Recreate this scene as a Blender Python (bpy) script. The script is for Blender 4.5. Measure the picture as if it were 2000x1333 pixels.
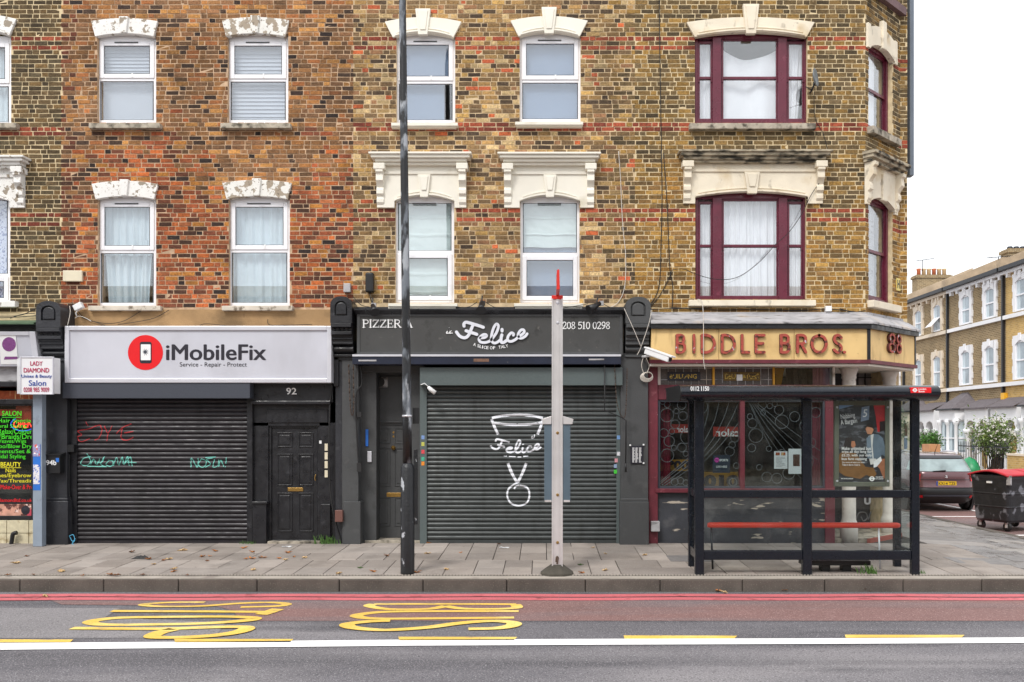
import bpy, math, random
from mathutils import Vector, Matrix, noise as mnoise

for _o in list(bpy.data.objects):
    bpy.data.objects.remove(_o)
SC = bpy.context.scene
COL = SC.collection
R = math.radians

# ------------------------------------------------------------------ camera, sky, sun, exposure
D, F, CX, HY, CZ = 15.65, 1800.0, 1060.0, 840.0, 1.91      # camera stands D metres in front of the brick fronts (Y = 0)
cam = bpy.data.cameras.new('camera')
cam.sensor_width = 36.0
cam.lens = 36.0 * F / 2000.0
cam.shift_x = -(CX - 1000.0) / 2000.0
cam.shift_y = (HY - 666.5) / 2000.0
cam.clip_end = 1000
camo = bpy.data.objects.new('camera', cam)
COL.objects.link(camo)
camo.location = (0, -D, CZ)
camo.rotation_euler = (R(90), 0, 0)
SC.camera = camo

SUN_EL, SUN_AZ = 48.0, 205.0                                # overcast noon, from behind the camera's left shoulder
world = bpy.data.worlds.new('World')
SC.world = world
world.use_nodes = True
wn, wl = world.node_tree.nodes, world.node_tree.links
wn.clear()
w_out = wn.new('ShaderNodeOutputWorld')
w_sky = wn.new('ShaderNodeTexSky')
w_sky.sky_type = 'NISHITA'
w_sky.sun_disc = False
w_sky.sun_elevation = R(SUN_EL)
w_sky.sun_rotation = R(SUN_AZ)
w_b1 = wn.new('ShaderNodeBackground'); w_b1.inputs[1].default_value = 0.10
wl.new(w_sky.outputs[0], w_b1.inputs[0])
w_tc = wn.new('ShaderNodeTexCoord')
w_no = wn.new('ShaderNodeTexNoise')
w_no.inputs['Scale'].default_value = 2.2
w_no.inputs['Detail'].default_value = 5
wl.new(w_tc.outputs['Generated'], w_no.inputs['Vector'])
w_rp = wn.new('ShaderNodeValToRGB')
w_rp.color_ramp.elements[0].position = 0.3
w_rp.color_ramp.elements[0].color = (0.80, 0.83, 0.88, 1)
w_rp.color_ramp.elements[1].position = 0.62
w_rp.color_ramp.elements[1].color = (1.0, 1.0, 1.0, 1)
wl.new(w_no.outputs[0], w_rp.inputs[0])
w_b2 = wn.new('ShaderNodeBackground'); w_b2.inputs[1].default_value = 0.98
wl.new(w_rp.outputs[0], w_b2.inputs[0])
w_mx = wn.new('ShaderNodeMixShader'); w_mx.inputs[0].default_value = 0.88    # cloud cover
wl.new(w_b1.outputs[0], w_mx.inputs[1]); wl.new(w_b2.outputs[0], w_mx.inputs[2])
wl.new(w_mx.outputs[0], w_out.inputs[0])

sun = bpy.data.lights.new('sun', 'SUN')
sun.energy = 1.3
sun.angle = R(16)
sun.color = (1.0, 0.97, 0.92)
suno = bpy.data.objects.new('sun', sun)
COL.objects.link(suno)
_sd = Vector((math.sin(R(SUN_AZ)) * math.cos(R(SUN_EL)), math.cos(R(SUN_AZ)) * math.cos(R(SUN_EL)), math.sin(R(SUN_EL))))
suno.rotation_euler = _sd.to_track_quat('Z', 'Y').to_euler()

vs = SC.view_settings
vs.view_transform = 'Standard'
vs.look = 'None'
vs.exposure = 0.72
vs.gamma = 1.0
vs.use_curve_mapping = False
SC.cycles.use_denoising = True
SC.cycles.max_bounces = 8
SC.cycles.transparent_max_bounces = 16

rng = random.Random(7)

# ------------------------------------------------------------------ helpers
def X(px, Y=0.0): return (px - CX) * (Y + D) / F
def Z(py, Y=0.0): return CZ - (py - HY) * (Y + D) / F
def L(px, Y=0.0): return px * (Y + D) / F                   # a length of px at depth Y
def lin(v):
    v = v / 255.0
    return v / 12.92 if v <= 0.04045 else ((v + 0.055) / 1.055) ** 2.4
def rgb(c): return (lin(c[0]), lin(c[1]), lin(c[2]), 1.0)

WO = {}
def tag(o, label=None, cat=None, group=None, kind=None):
    if label: o['label'] = label
    if cat: o['category'] = cat
    if group: o['group'] = group
    if kind: o['kind'] = kind
    return o
def thing(name, loc, label, cat, group=None):
    o = bpy.data.objects.new(name, None)
    o.empty_display_size = 0.2
    COL.objects.link(o)
    o.location = loc
    WO[o.name] = Vector(loc)
    return tag(o, label, cat, group)

class MB:
    def __init__(s):
        s.v, s.f, s.m, s.sm = [], [], [], []
    def quad(s, a, b, c, d, m=0, sm=False):
        n = len(s.v); s.v += [a, b, c, d]; s.f.append((n, n + 1, n + 2, n + 3)); s.m.append(m); s.sm.append(sm)
    def poly(s, pts, m=0):
        n = len(s.v); s.v += list(pts); s.f.append(tuple(range(n, n + len(pts)))); s.m.append(m); s.sm.append(False)
    def box(s, x0, x1, y0, y1, z0, z1, m=0):
        n = len(s.v)
        s.v += [(x0,y0,z0),(x1,y0,z0),(x1,y1,z0),(x0,y1,z0),(x0,y0,z1),(x1,y0,z1),(x1,y1,z1),(x0,y1,z1)]
        for q in ((0,3,2,1),(4,5,6,7),(0,1,5,4),(1,2,6,5),(2,3,7,6),(3,0,4,7)):
            s.f.append(tuple(n + i for i in q)); s.m.append(m); s.sm.append(False)
        return s
    def pbox(s, a, b, t, u, yf, yb, m=0):                    # photo rectangle seen at depth yf, pushed back to yb
        return s.box(X(a, yf), X(b, yf), yf, yb, Z(u, yf), Z(t, yf), m)
    def prism(s, pts, y0, y1, m=0):                          # polygon in XZ (any winding) extruded along Y
        ar = sum(pts[i][0]*pts[(i+1)%len(pts)][1] - pts[(i+1)%len(pts)][0]*pts[i][1] for i in range(len(pts)))
        if ar < 0: pts = pts[::-1]
        n, k = len(s.v), len(pts)
        s.v += [(p[0], y0, p[1]) for p in pts] + [(p[0], y1, p[1]) for p in pts]
        s.f.append(tuple(range(n, n + k))); s.m.append(m); s.sm.append(False)
        s.f.append(tuple(range(n + 2*k - 1, n + k - 1, -1))); s.m.append(m); s.sm.append(False)
        for i in range(k):
            j = (i + 1) % k
            s.f.append((n + j, n + i, n + k + i, n + k + j)); s.m.append(m); s.sm.append(False)
        return s
    def extx(s, prof, x0, x1, m=0, smooth=False):            # polygon in YZ extruded along X
        ar = sum(prof[i][0]*prof[(i+1)%len(prof)][1] - prof[(i+1)%len(prof)][0]*prof[i][1] for i in range(len(prof)))
        if ar < 0: prof = prof[::-1]
        n, k = len(s.v), len(prof)
        s.v += [(x0, p[0], p[1]) for p in prof] + [(x1, p[0], p[1]) for p in prof]
        s.f.append(tuple(range(n + k - 1, n - 1, -1))); s.m.append(m); s.sm.append(False)
        s.f.append(tuple(range(n + k, n + 2*k))); s.m.append(m); s.sm.append(False)
        for i in range(k):
            j = (i + 1) % k
            s.f.append((n + i, n + j, n + k + j, n + k + i)); s.m.append(m); s.sm.append(smooth)
        return s
    def extp(s, pts, z0, z1, m=0):                           # polygon in XY extruded along Z
        ar = sum(pts[i][0]*pts[(i+1)%len(pts)][1] - pts[(i+1)%len(pts)][0]*pts[i][1] for i in range(len(pts)))
        if ar < 0: pts = pts[::-1]
        n, k = len(s.v), len(pts)
        s.v += [(p[0], p[1], z0) for p in pts] + [(p[0], p[1], z1) for p in pts]
        s.f.append(tuple(range(n + k - 1, n - 1, -1))); s.m.append(m); s.sm.append(False)
        s.f.append(tuple(range(n + k, n + 2*k))); s.m.append(m); s.sm.append(False)
        for i in range(k):
            j = (i + 1) % k
            s.f.append((n + i, n + j, n + k + j, n + k + i)); s.m.append(m); s.sm.append(False)
        return s
    def tube(s, pts, r, m=0, seg=8, closed=False, cap=True):
        pts = [Vector(p) for p in pts]
        n0, k = len(s.v), len(pts)
        rr = r if isinstance(r, (list, tuple)) else [r] * k
        up = None
        for i, p in enumerate(pts):
            a = pts[i - 1] if (i or closed) else p
            b = pts[(i + 1) % k] if (i < k - 1 or closed) else p
            t = (b - a)
            t = t.normalized() if t.length > 1e-9 else Vector((0, 0, 1))
            if up is None:
                up = Vector((0, 0, 1)) if abs(t.z) < .9 else Vector((0, 1, 0))
            u = t.cross(up)
            if u.length < 1e-6: u = t.cross(Vector((1, 0.3, 0)))
            u.normalize(); w = u.cross(t).normalized(); up = w
            for j in range(seg):
                an = 2 * math.pi * j / seg
                s.v.append(tuple(p + u * math.cos(an) * rr[i] + w * math.sin(an) * rr[i]))
        for i in range(k if closed else k - 1):
            i2 = (i + 1) % k
            for j in range(seg):
                j2 = (j + 1) % seg
                s.f.append((n0 + i*seg + j, n0 + i2*seg + j, n0 + i2*seg + j2, n0 + i*seg + j2)); s.m.append(m); s.sm.append(True)
        if cap and not closed:
            s.f.append(tuple(n0 + j for j in range(seg))); s.m.append(m); s.sm.append(False)
            s.f.append(tuple(n0 + (k-1)*seg + j for j in reversed(range(seg)))); s.m.append(m); s.sm.append(False)
        return s
    def lathe(s, prof, cx, cy, m=0, seg=24, axis='Z', cap=True):   # prof: (radius, height)
        n0, k = len(s.v), len(prof)
        for r, h in prof:
            for j in range(seg):
                a = 2 * math.pi * j / seg
                if axis == 'Z': s.v.append((cx + r*math.cos(a), cy + r*math.sin(a), h))
                elif axis == 'Y': s.v.append((cx + r*math.cos(a), h, cy + r*math.sin(a)))
                else: s.v.append((h, cx + r*math.cos(a), cy + r*math.sin(a)))
        for i in range(k - 1):
            for j in range(seg):
                j2 = (j + 1) % seg
                q = (n0+i*seg+j, n0+i*seg+j2, n0+(i+1)*seg+j2, n0+(i+1)*seg+j)
                s.f.append(q if axis != 'Y' else q[::-1]); s.m.append(m); s.sm.append(True)
        if cap:
            s.f.append(tuple(n0 + j for j in reversed(range(seg)))); s.m.append(m); s.sm.append(False)
            s.f.append(tuple(n0 + (k-1)*seg + j for j in range(seg))); s.m.append(m); s.sm.append(False)
        return s
    def grid(s, fn, nu, nv, m=0, sm=True):
        n = len(s.v)
        for j in range(nv + 1):
            for i in range(nu + 1):
                s.v.append(tuple(fn(i / nu, j / nv)))
        for j in range(nv):
            for i in range(nu):
                a = n + j*(nu+1) + i
                s.f.append((a, a+1, a+nu+2, a+nu+1)); s.m.append(m); s.sm.append(sm)
        return s
    def ribbon(s, pts, r, yf, th=0.0, m=0, ms=None):                  # stroke in XZ with round ends; yf(x,z) front depth; th thickness
        fy = yf if callable(yf) else (lambda x, z: yf)
        k = len(pts)
        Lp, Rp = [], []
        for i in range(k):
            a, b = pts[max(0, i-1)], pts[min(k-1, i+1)]
            dx, dz = b[0]-a[0], b[1]-a[1]
            l = math.hypot(dx, dz) or 1
            ri = r[i] if isinstance(r, (list, tuple)) else r
            nx, nz = -dz/l*ri, dx/l*ri
            Lp.append((pts[i][0]+nx, pts[i][1]+nz)); Rp.append((pts[i][0]-nx, pts[i][1]-nz))
        def cap(c, frm, ri):
            a0 = math.atan2(frm[1]-c[1], frm[0]-c[0])
            return [(c[0]+ri*math.cos(a0-math.pi*t/6), c[1]+ri*math.sin(a0-math.pi*t/6)) for t in range(1, 6)]
        rl = (lambda i: r[i] if isinstance(r, (list, tuple)) else r)
        for i in range(k-1):
            q = [Rp[i], Rp[i+1], Lp[i+1], Lp[i]]
            s.quad(*[(p[0], fy(*p), p[1]) for p in q], m)
            if th:
                for a, b in ((Rp[i+1], Rp[i]), (Lp[i], Lp[i+1])):
                    s.quad((a[0],fy(*a),a[1]), (b[0],fy(*b),b[1]), (b[0],fy(*b)+th,b[1]), (a[0],fy(*a)+th,a[1]), m if ms is None else ms)
        for c, frm, to, ri in ((pts[-1], Lp[-1], Rp[-1], rl(k-1)), (pts[0], Rp[0], Lp[0], rl(0))):
            ring = [frm] + cap(c, frm, ri) + [to]
            s.poly([(p[0], fy(*p), p[1]) for p in reversed(ring)], m)
            if th:
                for a, b in zip(ring[:-1], ring[1:]):
                    s.quad((a[0],fy(*a),a[1]), (b[0],fy(*b),b[1]), (b[0],fy(*b)+th,b[1]), (a[0],fy(*a)+th,a[1]), m if ms is None else ms)
        return s
    def mesh(s, name, mats, org=(0, 0, 0)):
        me = bpy.data.meshes.new(name)
        o = Vector(org)
        me.from_pydata([(v[0]-o[0], v[1]-o[1], v[2]-o[2]) for v in s.v], [], s.f)
        for mt in mats: me.materials.append(mt)
        if len(mats) > 1: me.polygons.foreach_set('material_index', s.m)
        if any(s.sm): me.polygons.foreach_set('use_smooth', s.sm)
        me.update()
        return me
    def build(s, name, mats, parent=None, label=None, cat=None, group=None, kind=None, bevel=0, seg=2, org=None, local=False):
        if not isinstance(mats, (list, tuple)): mats = [mats]
        if local: org = Vector((0, 0, 0))
        elif org is None:
            xs = [v[0] for v in s.v]; ys = [v[1] for v in s.v]; zs = [v[2] for v in s.v]
            org = Vector(((min(xs)+max(xs))/2, (min(ys)+max(ys))/2, min(zs)))
        o = bpy.data.objects.new(name, s.mesh(name, mats, org))
        COL.objects.link(o)
        WO[o.name] = Vector(org)
        if parent is not None:
            o.parent = parent
            o.location = Vector(org) - (Vector((0,0,0)) if local else WO[parent.name])
        else:
            o.location = org
        if bevel:
            b = o.modifiers.new('bevel', 'BEVEL'); b.width = bevel; b.segments = seg; b.limit_method = 'ANGLE'; b.angle_limit = R(40)
        return tag(o, label, cat, group, kind)

def cr(pts, n=8, closed=False):                              # Catmull-Rom through the points (any dimension)
    k = len(pts); out = []
    for i in range(k if closed else k - 1):
        if closed:
            p0, p1, p2, p3 = pts[i-1], pts[i], pts[(i+1) % k], pts[(i+2) % k]
        else:
            p0, p1, p2, p3 = pts[max(0, i-1)], pts[i], pts[i+1], pts[min(k-1, i+2)]
        for j in range(n):
            t = j / n
            out.append(tuple(0.5*((2*b) + (c-a)*t + (2*a-5*b+4*c-d)*t*t + (3*b-a-3*c+d)*t**3) for a, b, c, d in zip(p0, p1, p2, p3)))
    if not closed: out.append(tuple(pts[-1]))
    return out
def PP(pts, Y): return [(X(a, Y), Z(b, Y)) for a, b in pts]   # photo points on the plane at depth Y -> XZ
def P3(pts, Y): return [(X(a, Y), Y, Z(b, Y)) for a, b in pts]

def textmesh(s, bold=0.0, shear=0.0):
    cu = bpy.data.curves.new('t', 'FONT'); cu.body = s; cu.size = 1.0; cu.offset = bold; cu.shear = shear; cu.resolution_u = 4
    ob = bpy.data.objects.new('t', cu)
    me = ob.to_mesh()
    vs_ = [tuple(v.co) for v in me.vertices]; fs = [tuple(p.vertices) for p in me.polygons]
    ob.to_mesh_clear()
    bpy.data.objects.remove(ob); bpy.data.curves.remove(cu)
    return vs_, fs
def text(name, s, box, Y, m, parent, th=0.003, bold=0.0, shear=0.0, mirror=False, keep=False, rot=0.0, xf=None, label=None, fat=0.0):
    vs_, fs = textmesh(s, bold, shear)
    if fat:
        nv_ = len(vs_); v0, f0_ = list(vs_), list(fs)
        vs_ = [(v[0]-fat, v[1], 0) for v in v0]+[(v[0]+fat, v[1], 1) for v in v0]+[(v[0], v[1]-fat*.5, 2) for v in v0]+[(v[0], v[1]+fat*.5, 3) for v in v0]
        fs = [tuple(i+k*nv_ for i in f) for k in range(4) for f in f0_]
    x0 = min(v[0] for v in vs_); x1 = max(v[0] for v in vs_); z0 = min(v[1] for v in vs_); z1 = max(v[1] for v in vs_)
    a, b, t, u = box
    X0, X1, Z0, Z1 = X(a, Y), X(b, Y), Z(u, Y), Z(t, Y)
    sx, sz = (X1-X0)/(x1-x0), (Z1-Z0)/(z1-z0)
    if keep: sx = sz
    mb = MB()
    out = []
    for v in vs_:
        px = (v[0]-x0)*sx
        if mirror: px = (x1-x0)*sx - px
        out.append((X0+px, Z0+(v[1]-z0)*sz))
    if rot:
        cx_, cz_ = (X0+X1)/2, (Z0+Z1)/2
        out = [(cx_+(p[0]-cx_)*math.cos(rot)-(p[1]-cz_)*math.sin(rot), cz_+(p[0]-cx_)*math.sin(rot)+(p[1]-cz_)*math.cos(rot)) for p in out]
    n = len(out)
    dk = [(.0005*v[2] if fat else 0.0) for v in vs_]
    pts = [(p[0], Y-q, p[1]) for p, q in zip(out, dk)] + ([(p[0], Y+th, p[1]) for p in out] if th else [])
    if xf: pts = [xf(p) for p in pts]
    mb.v = pts
    edges = {}
    for f in fs:
        g = f if not mirror else f[::-1]
        mb.f.append(g); mb.m.append(0); mb.sm.append(False)
        for i in range(len(g)):
            e = (g[i], g[(i+1) % len(g)])
            edges[e] = edges.get(e, 0) + 1
    if th:
        for (i, j) in edges:
            if (j, i) not in edges:
                mb.f.append((j, i, n+i, n+j)); mb.m.append(0); mb.sm.append(False)
    return mb.build(name, m, parent, label=label)

# ------------------------------------------------------------------ materials
MATS = {}
def mat(name, c, rough=0.6, var=0.12, vscale=4.0, bump=0.0, bscale=60.0, metal=0.0, spec=0.5, layers=(), coat=0.0,
        emit=0.0, attr=None, stretch=None, rvar=0.0):
    m = bpy.data.materials.new(name); MATS[name] = m
    m.use_nodes = True
    N, K = m.node_tree.nodes, m.node_tree.links
    b = N['Principled BSDF']
    b.inputs['Roughness'].default_value = rough
    b.inputs['Metallic'].default_value = metal
    b.inputs['Specular IOR Level'].default_value = spec
    b.inputs['Coat Weight'].default_value = coat
    b.inputs['Coat Roughness'].default_value = 0.08
    geo = N.new('ShaderNodeNewGeometry')
    pos = geo.outputs['Position']
    if stretch:
        mp = N.new('ShaderNodeMapping'); mp.inputs['Scale'].default_value = stretch
        K.new(pos, mp.inputs['Vector']); pos = mp.outputs['Vector']
    def noi(sc, det=4, src=None):
        t = N.new('ShaderNodeTexNoise'); t.inputs['Scale'].default_value = sc; t.inputs['Detail'].default_value = det
        K.new(src or pos, t.inputs['Vector']); return t.outputs[0]
    if attr == 'col':
        a = N.new('ShaderNodeAttribute'); a.attribute_name = 'col'; col = a.outputs['Color']
    elif attr == 'obj':
        a = N.new('ShaderNodeObjectInfo'); col = a.outputs['Color']
    else:
        a = N.new('ShaderNodeRGB'); a.outputs[0].default_value = rgb(c); col = a.outputs[0]
    if var:
        mr = N.new('ShaderNodeMapRange')
        mr.inputs['From Min'].default_value = .25; mr.inputs['From Max'].default_value = .75
        mr.inputs['To Min'].default_value = 1-var*1.3; mr.inputs['To Max'].default_value = 1+var
        K.new(noi(vscale, 6), mr.inputs['Value'])
        mx = N.new('ShaderNodeMix'); mx.data_type = 'RGBA'; mx.blend_type = 'MULTIPLY'; mx.inputs['Factor'].default_value = 1
        K.new(col, mx.inputs['A']); K.new(mr.outputs[0], mx.inputs['B']); col = mx.outputs['Result']
    for ly in layers:
        lc, sc, lo, hi = ly[:4]
        st = ly[4] if len(ly) > 4 else None
        src = pos
        if st:
            mp = N.new('ShaderNodeMapping'); mp.inputs['Scale'].default_value = st
            mp.inputs['Location'].default_value = (rng.random()*9, rng.random()*9, rng.random()*9)
            K.new(geo.outputs['Position'], mp.inputs['Vector']); src = mp.outputs['Vector']
        mr = N.new('ShaderNodeMapRange')
        mr.inputs['From Min'].default_value = lo; mr.inputs['From Max'].default_value = hi
        if len(ly) > 5: mr.inputs['To Max'].default_value = ly[5]
        K.new(noi(sc, 8, src), mr.inputs['Value'])
        mx = N.new('ShaderNodeMix'); mx.data_type = 'RGBA'
        K.new(mr.outputs[0], mx.inputs['Factor']); K.new(col, mx.inputs['A']); mx.inputs['B'].default_value = rgb(lc)
        col = mx.outputs['Result']
    K.new(col, b.inputs['Base Color'])
    if emit:
        K.new(col, b.inputs['Emission Color']); b.inputs['Emission Strength'].default_value = emit
    if rvar:
        mr = N.new('ShaderNodeMapRange')
        mr.inputs['From Min'].default_value = .3; mr.inputs['From Max'].default_value = .7
        mr.inputs['To Min'].default_value = max(.03, rough-rvar); mr.inputs['To Max'].default_value = min(1, rough+rvar)
        K.new(noi(vscale*1.7, 5), mr.inputs['Value']); K.new(mr.outputs[0], b.inputs['Roughness'])
    if bump:
        bp = N.new('ShaderNodeBump'); bp.inputs['Strength'].default_value = bump; bp.inputs['Distance'].default_value = 0.01
        K.new(noi(bscale, 5), bp.inputs['Height']); K.new(bp.outputs[0], b.inputs['Normal'])
    return m
def glass(name, tint=(235, 243, 245), refl=1.0, rough=0.0, dirt=0.0, f0=.045):
    m = bpy.data.materials.new(name); MATS[name] = m
    m.use_nodes = True
    N, K = m.node_tree.nodes, m.node_tree.links
    N.clear()
    out = N.new('ShaderNodeOutputMaterial'); mx = N.new('ShaderNodeMixShader')
    tr = N.new('ShaderNodeBsdfTransparent'); tr.inputs[0].default_value = rgb(tint)
    gl = N.new('ShaderNodeBsdfGlossy'); gl.inputs['Roughness'].default_value = rough; gl.inputs[0].default_value = (refl, refl, refl, 1)
    lw = N.new('ShaderNodeLayerWeight'); lw.inputs['Blend'].default_value = .5
    pw = N.new('ShaderNodeMath'); pw.operation = 'POWER'; pw.inputs[1].default_value = 4.0; K.new(lw.outputs['Facing'], pw.inputs[0])
    fr = N.new('ShaderNodeMath'); fr.operation = 'MULTIPLY_ADD'; fr.inputs[1].default_value = .8; fr.inputs[2].default_value = f0; K.new(pw.outputs[0], fr.inputs[0])
    K.new(fr.outputs[0], mx.inputs[0]); K.new(tr.outputs[0], mx.inputs[1]); K.new(gl.outputs[0], mx.inputs[2])
    src = mx.outputs[0]
    if dirt:
        df = N.new('ShaderNodeBsdfDiffuse'); df.inputs[0].default_value = rgb((190, 190, 185))
        no = N.new('ShaderNodeTexNoise'); no.inputs['Scale'].default_value = 3.5; no.inputs['Detail'].default_value = 8
        g = N.new('ShaderNodeNewGeometry'); K.new(g.outputs['Position'], no.inputs['Vector'])
        mr = N.new('ShaderNodeMapRange'); mr.inputs['From Min'].default_value = .42; mr.inputs['From Max'].default_value = .8; mr.inputs['To Max'].default_value = dirt
        K.new(no.outputs[0], mr.inputs['Value'])
        m2 = N.new('ShaderNodeMixShader'); K.new(mr.outputs[0], m2.inputs[0]); K.new(src, m2.inputs[1]); K.new(df.outputs[0], m2.inputs[2]); src = m2.outputs[0]
    K.new(src, out.inputs[0])
    return m

m_brick = mat('brick', (0, 0, 0), .9, .36, 32, .6, 120, attr='col', spec=.25, layers=[((46, 40, 34), 26, .66, .8), ((48, 40, 33), 1.5, .48, .72, (1.3, 1.3, .4), .55), ((190, 160, 128), 18, .66, .74, None, .45)])
m_brick_o = mat('brick_single', (0, 0, 0), .9, .36, 32, .6, 120, attr='obj', spec=.25, layers=[((46, 40, 34), 26, .66, .8), ((48, 40, 33), 1.5, .48, .72, (1.3, 1.3, .4), .55), ((190, 160, 128), 18, .66, .74, None, .45)])
m_mortA = mat('mortar_cream', (214, 194, 156), .95, .2, 9, .3, 120, layers=[((120, 104, 78), 3, .6, .8)])
m_mortB = mat('mortar_tan', (196, 166, 136), .95, .25, 9, .3, 120, layers=[((110, 85, 66), 2.5, .55, .75)])
m_mortC = mat('mortar_buff', (208, 184, 148), .95, .22, 9, .3, 120, layers=[((130, 108, 82), 2.5, .55, .75)])
m_mortD = mat('mortar_pale', (216, 196, 158), .95, .22, 9, .3, 120, layers=[((138, 116, 84), 2.5, .58, .75)])
m_dark = mat('dark_interior', (40, 38, 38), .9, .2)
m_roof = mat('roof_felt', (80, 80, 82), .9)
m_render = mat('old_render', (165, 132, 92), .9, .2, 3, .4, 50, layers=[((120, 96, 66), 2, .5, .72), ((86, 70, 52), 9, .68, .85)])
m_peel = mat('peeling_white_paint', (232, 230, 226), .7, .05, 5, .4, 40, layers=[((150, 138, 122), 9, .57, .6), ((185, 178, 168), 26, .62, .68)])
m_peel2 = mat('badly_peeled_paint', (228, 226, 220), .7, .06, 5, .5, 40, layers=[((160, 146, 128), 8, .5, .53), ((120, 108, 94), 22, .6, .66)])
m_stone = mat('weathered_stone', (176, 166, 150), .9, .25, 8, .5, 50, layers=[((84, 78, 68), 10, .5, .68), ((60, 56, 48), 3, .58, .7)])
m_cream = mat('cream_masonry_paint', (232, 227, 214), .65, .05, 2, .12, 60, layers=[((190, 178, 150), 2.2, .62, .85)])
m_creamold = mat('stained_cream_paint', (228, 217, 196), .75, .1, 3, .3, 40, layers=[((196, 172, 132), 2.4, .54, .8), ((96, 86, 70), 6, .62, .76, (1, 1, .6), .8)])
m_sootstone = mat('sooty_stone', (176, 164, 142), .9, .25, 6, .5, 40, layers=[((62, 58, 50), 5, .46, .62, (1, 1, 3))])
m_upvc = mat('white_upvc', (238, 238, 242), .3, .03, 2, layers=[((205, 205, 208), 3, .62, .85)])
m_seal = mat('rubber_seal', (70, 72, 76), .6)
m_burg = mat('burgundy_gloss', (98, 30, 50), .32, .15, 4, .08, 40, layers=[((126, 58, 76), 7, .64, .8)], rvar=.12)
m_glass = glass('window_glass', (251, 253, 254), f0=.13)
m_glassd = glass('dirty_shelter_glass', (248, 251, 250), .8, 0.0, .03, f0=.025)
m_glassshop = glass('shop_glass', (238, 242, 242), .9, 0.0, .02, f0=.03)
m_blindb = mat('pale_blue_blind', (126, 145, 172), .7, .04, 1.5)
m_blindw = mat('white_blind', (184, 189, 199), .6, .05, 2)
m_net = mat('net_curtain', (202, 215, 221), .85, .06, 3)
m_sheet = mat('white_sheet', (234, 234, 238), .85, .04, 3)
m_roman = mat('roman_blind', (212, 224, 222), .85, .04, 3)
m_lace = mat('lace_curtain', (206, 212, 232), .85, .05, 3, layers=[((110, 124, 170), 26, .52, .58)])
m_black = mat('black_gloss_paint', (30, 30, 34), .38, .25, 5, .25, 40, layers=[((62, 62, 66), 9, .62, .8)], rvar=.15)
m_blackm = mat('black_masonry_paint', (44, 45, 50), .42, .25, 4, .5, 35, layers=[((70, 70, 74), 7, .6, .8), ((190, 188, 184), 24, .78, .8)])
m_char = mat('charcoal_paint', (68, 69, 70), .6, .15, 3, .25, 45, layers=[((84, 84, 84), 5, .6, .8), ((40, 40, 40), 3, .6, .8)])
m_fascia = mat('charcoal_fascia', (66, 66, 65), .7, .15, 2.5, .15, 60, layers=[((40, 39, 38), 5, .58, .78), ((96, 94, 90), 10, .66, .8)])
m_grey = mat('grey_green_steel', (84, 94, 94), .5, .06, 30, .1, 90)
m_greyb = mat('blue_grey_steel', (62, 66, 76), .5, .08, 40, .12, 90)
m_slatb = mat('black_slat', (40, 37, 41), .46, .2, 6, .05, 60, metal=.2, layers=[((78, 73, 76), 4, .6, .8, (.3, 1, 6)), ((26, 24, 26), 2.5, .5, .7, (3, 1, .3), .7)], rvar=.12)
m_slatg = mat('grey_slat', (66, 70, 70), .4, .15, 6, .05, 60, metal=.2, layers=[((98, 102, 102), 4, .62, .8, (.3, 1, 6)), ((48, 50, 50), 2.5, .52, .7, (3, 1, .3), .7)], rvar=.12)
m_silver = mat('silver_sign_panel', (198, 199, 208), .35, .05, 1.2, layers=[((182, 182, 190), 1.1, .5, .75, (1, 1, .5))])
m_alu = mat('brushed_aluminium', (210, 210, 217), .32, .05, 3, metal=.25)
m_white = mat('white_plastic', (232, 232, 232), .45, .05)
m_offw = mat('aged_cream_plastic', (222, 212, 186), .5, .08)
m_red = mat('red_vinyl', (225, 22, 30), .35, .03)
m_ink = mat('dark_lettering', (38, 36, 46), .4, .03)
m_lw = mat('white_lettering', (236, 236, 236), .45, .04)
m_lsil = mat('silver_white_lettering', (222, 224, 232), .4, .04)
m_gold = mat('gold_leaf', (190, 150, 55), .35, .25, 30, metal=.4)
m_brass = mat('brass', (176, 140, 78), .3, .2, 20, metal=.8)
m_navy = mat('navy_awning_box', (30, 36, 54), .35, .2, 5, layers=[((150, 146, 140), 14, .74, .8)])
m_lead = mat('lead_flashing', (172, 170, 172), .6, .2, 4, .4, 20, layers=[((70, 66, 64), 4, .55, .72, (1, 3, 3)), ((196, 176, 150), 2, .6, .8)])
m_tan = mat('tan_fascia_board', (228, 194, 132), .6, .08, 2.5, .1, 60, layers=[((184, 148, 90), 2, .56, .82), ((150, 118, 70), 3, .58, .78, (2.5, 1, .35), .7), ((120, 94, 60), 13, .68, .84)])
m_rust = mat('peeling_red_letters', (172, 74, 60), .6, .15, 12, .6, 50, layers=[((92, 44, 38), 12, .53, .6), ((196, 192, 204), 10, .64, .66)])
m_rustd = mat('letter_edges', (84, 40, 36), .7, .2, 12)
m_burgp = mat('chipped_burgundy', (104, 38, 50), .5, .2, 5, .3, 40, layers=[((146, 84, 92), 8, .62, .78), ((214, 200, 190), 26, .72, .75)])
m_stall = mat('peeling_stall_riser', (56, 58, 64), .6, .25, 4, .4, 30, layers=[((96, 96, 98), 3, .56, .75), ((192, 180, 164), 6, .64, .67, (.45, 1, 2.2), .9)])
m_colst = mat('painted_column', (206, 200, 192), .7, .12, 5, .4, 30, layers=[((160, 148, 132), 6, .58, .75), ((110, 100, 88), 14, .7, .8)])
m_shel = mat('shelter_dark_blue', (18, 23, 32), .24, .12, 6, 0, 60, layers=[((40, 47, 56), 24, .7, .85)], rvar=.06)
m_bench = mat('red_bench_rail', (236, 66, 42), .35, .08, 5, layers=[((186, 48, 34), 10, .7, .85)])
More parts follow.
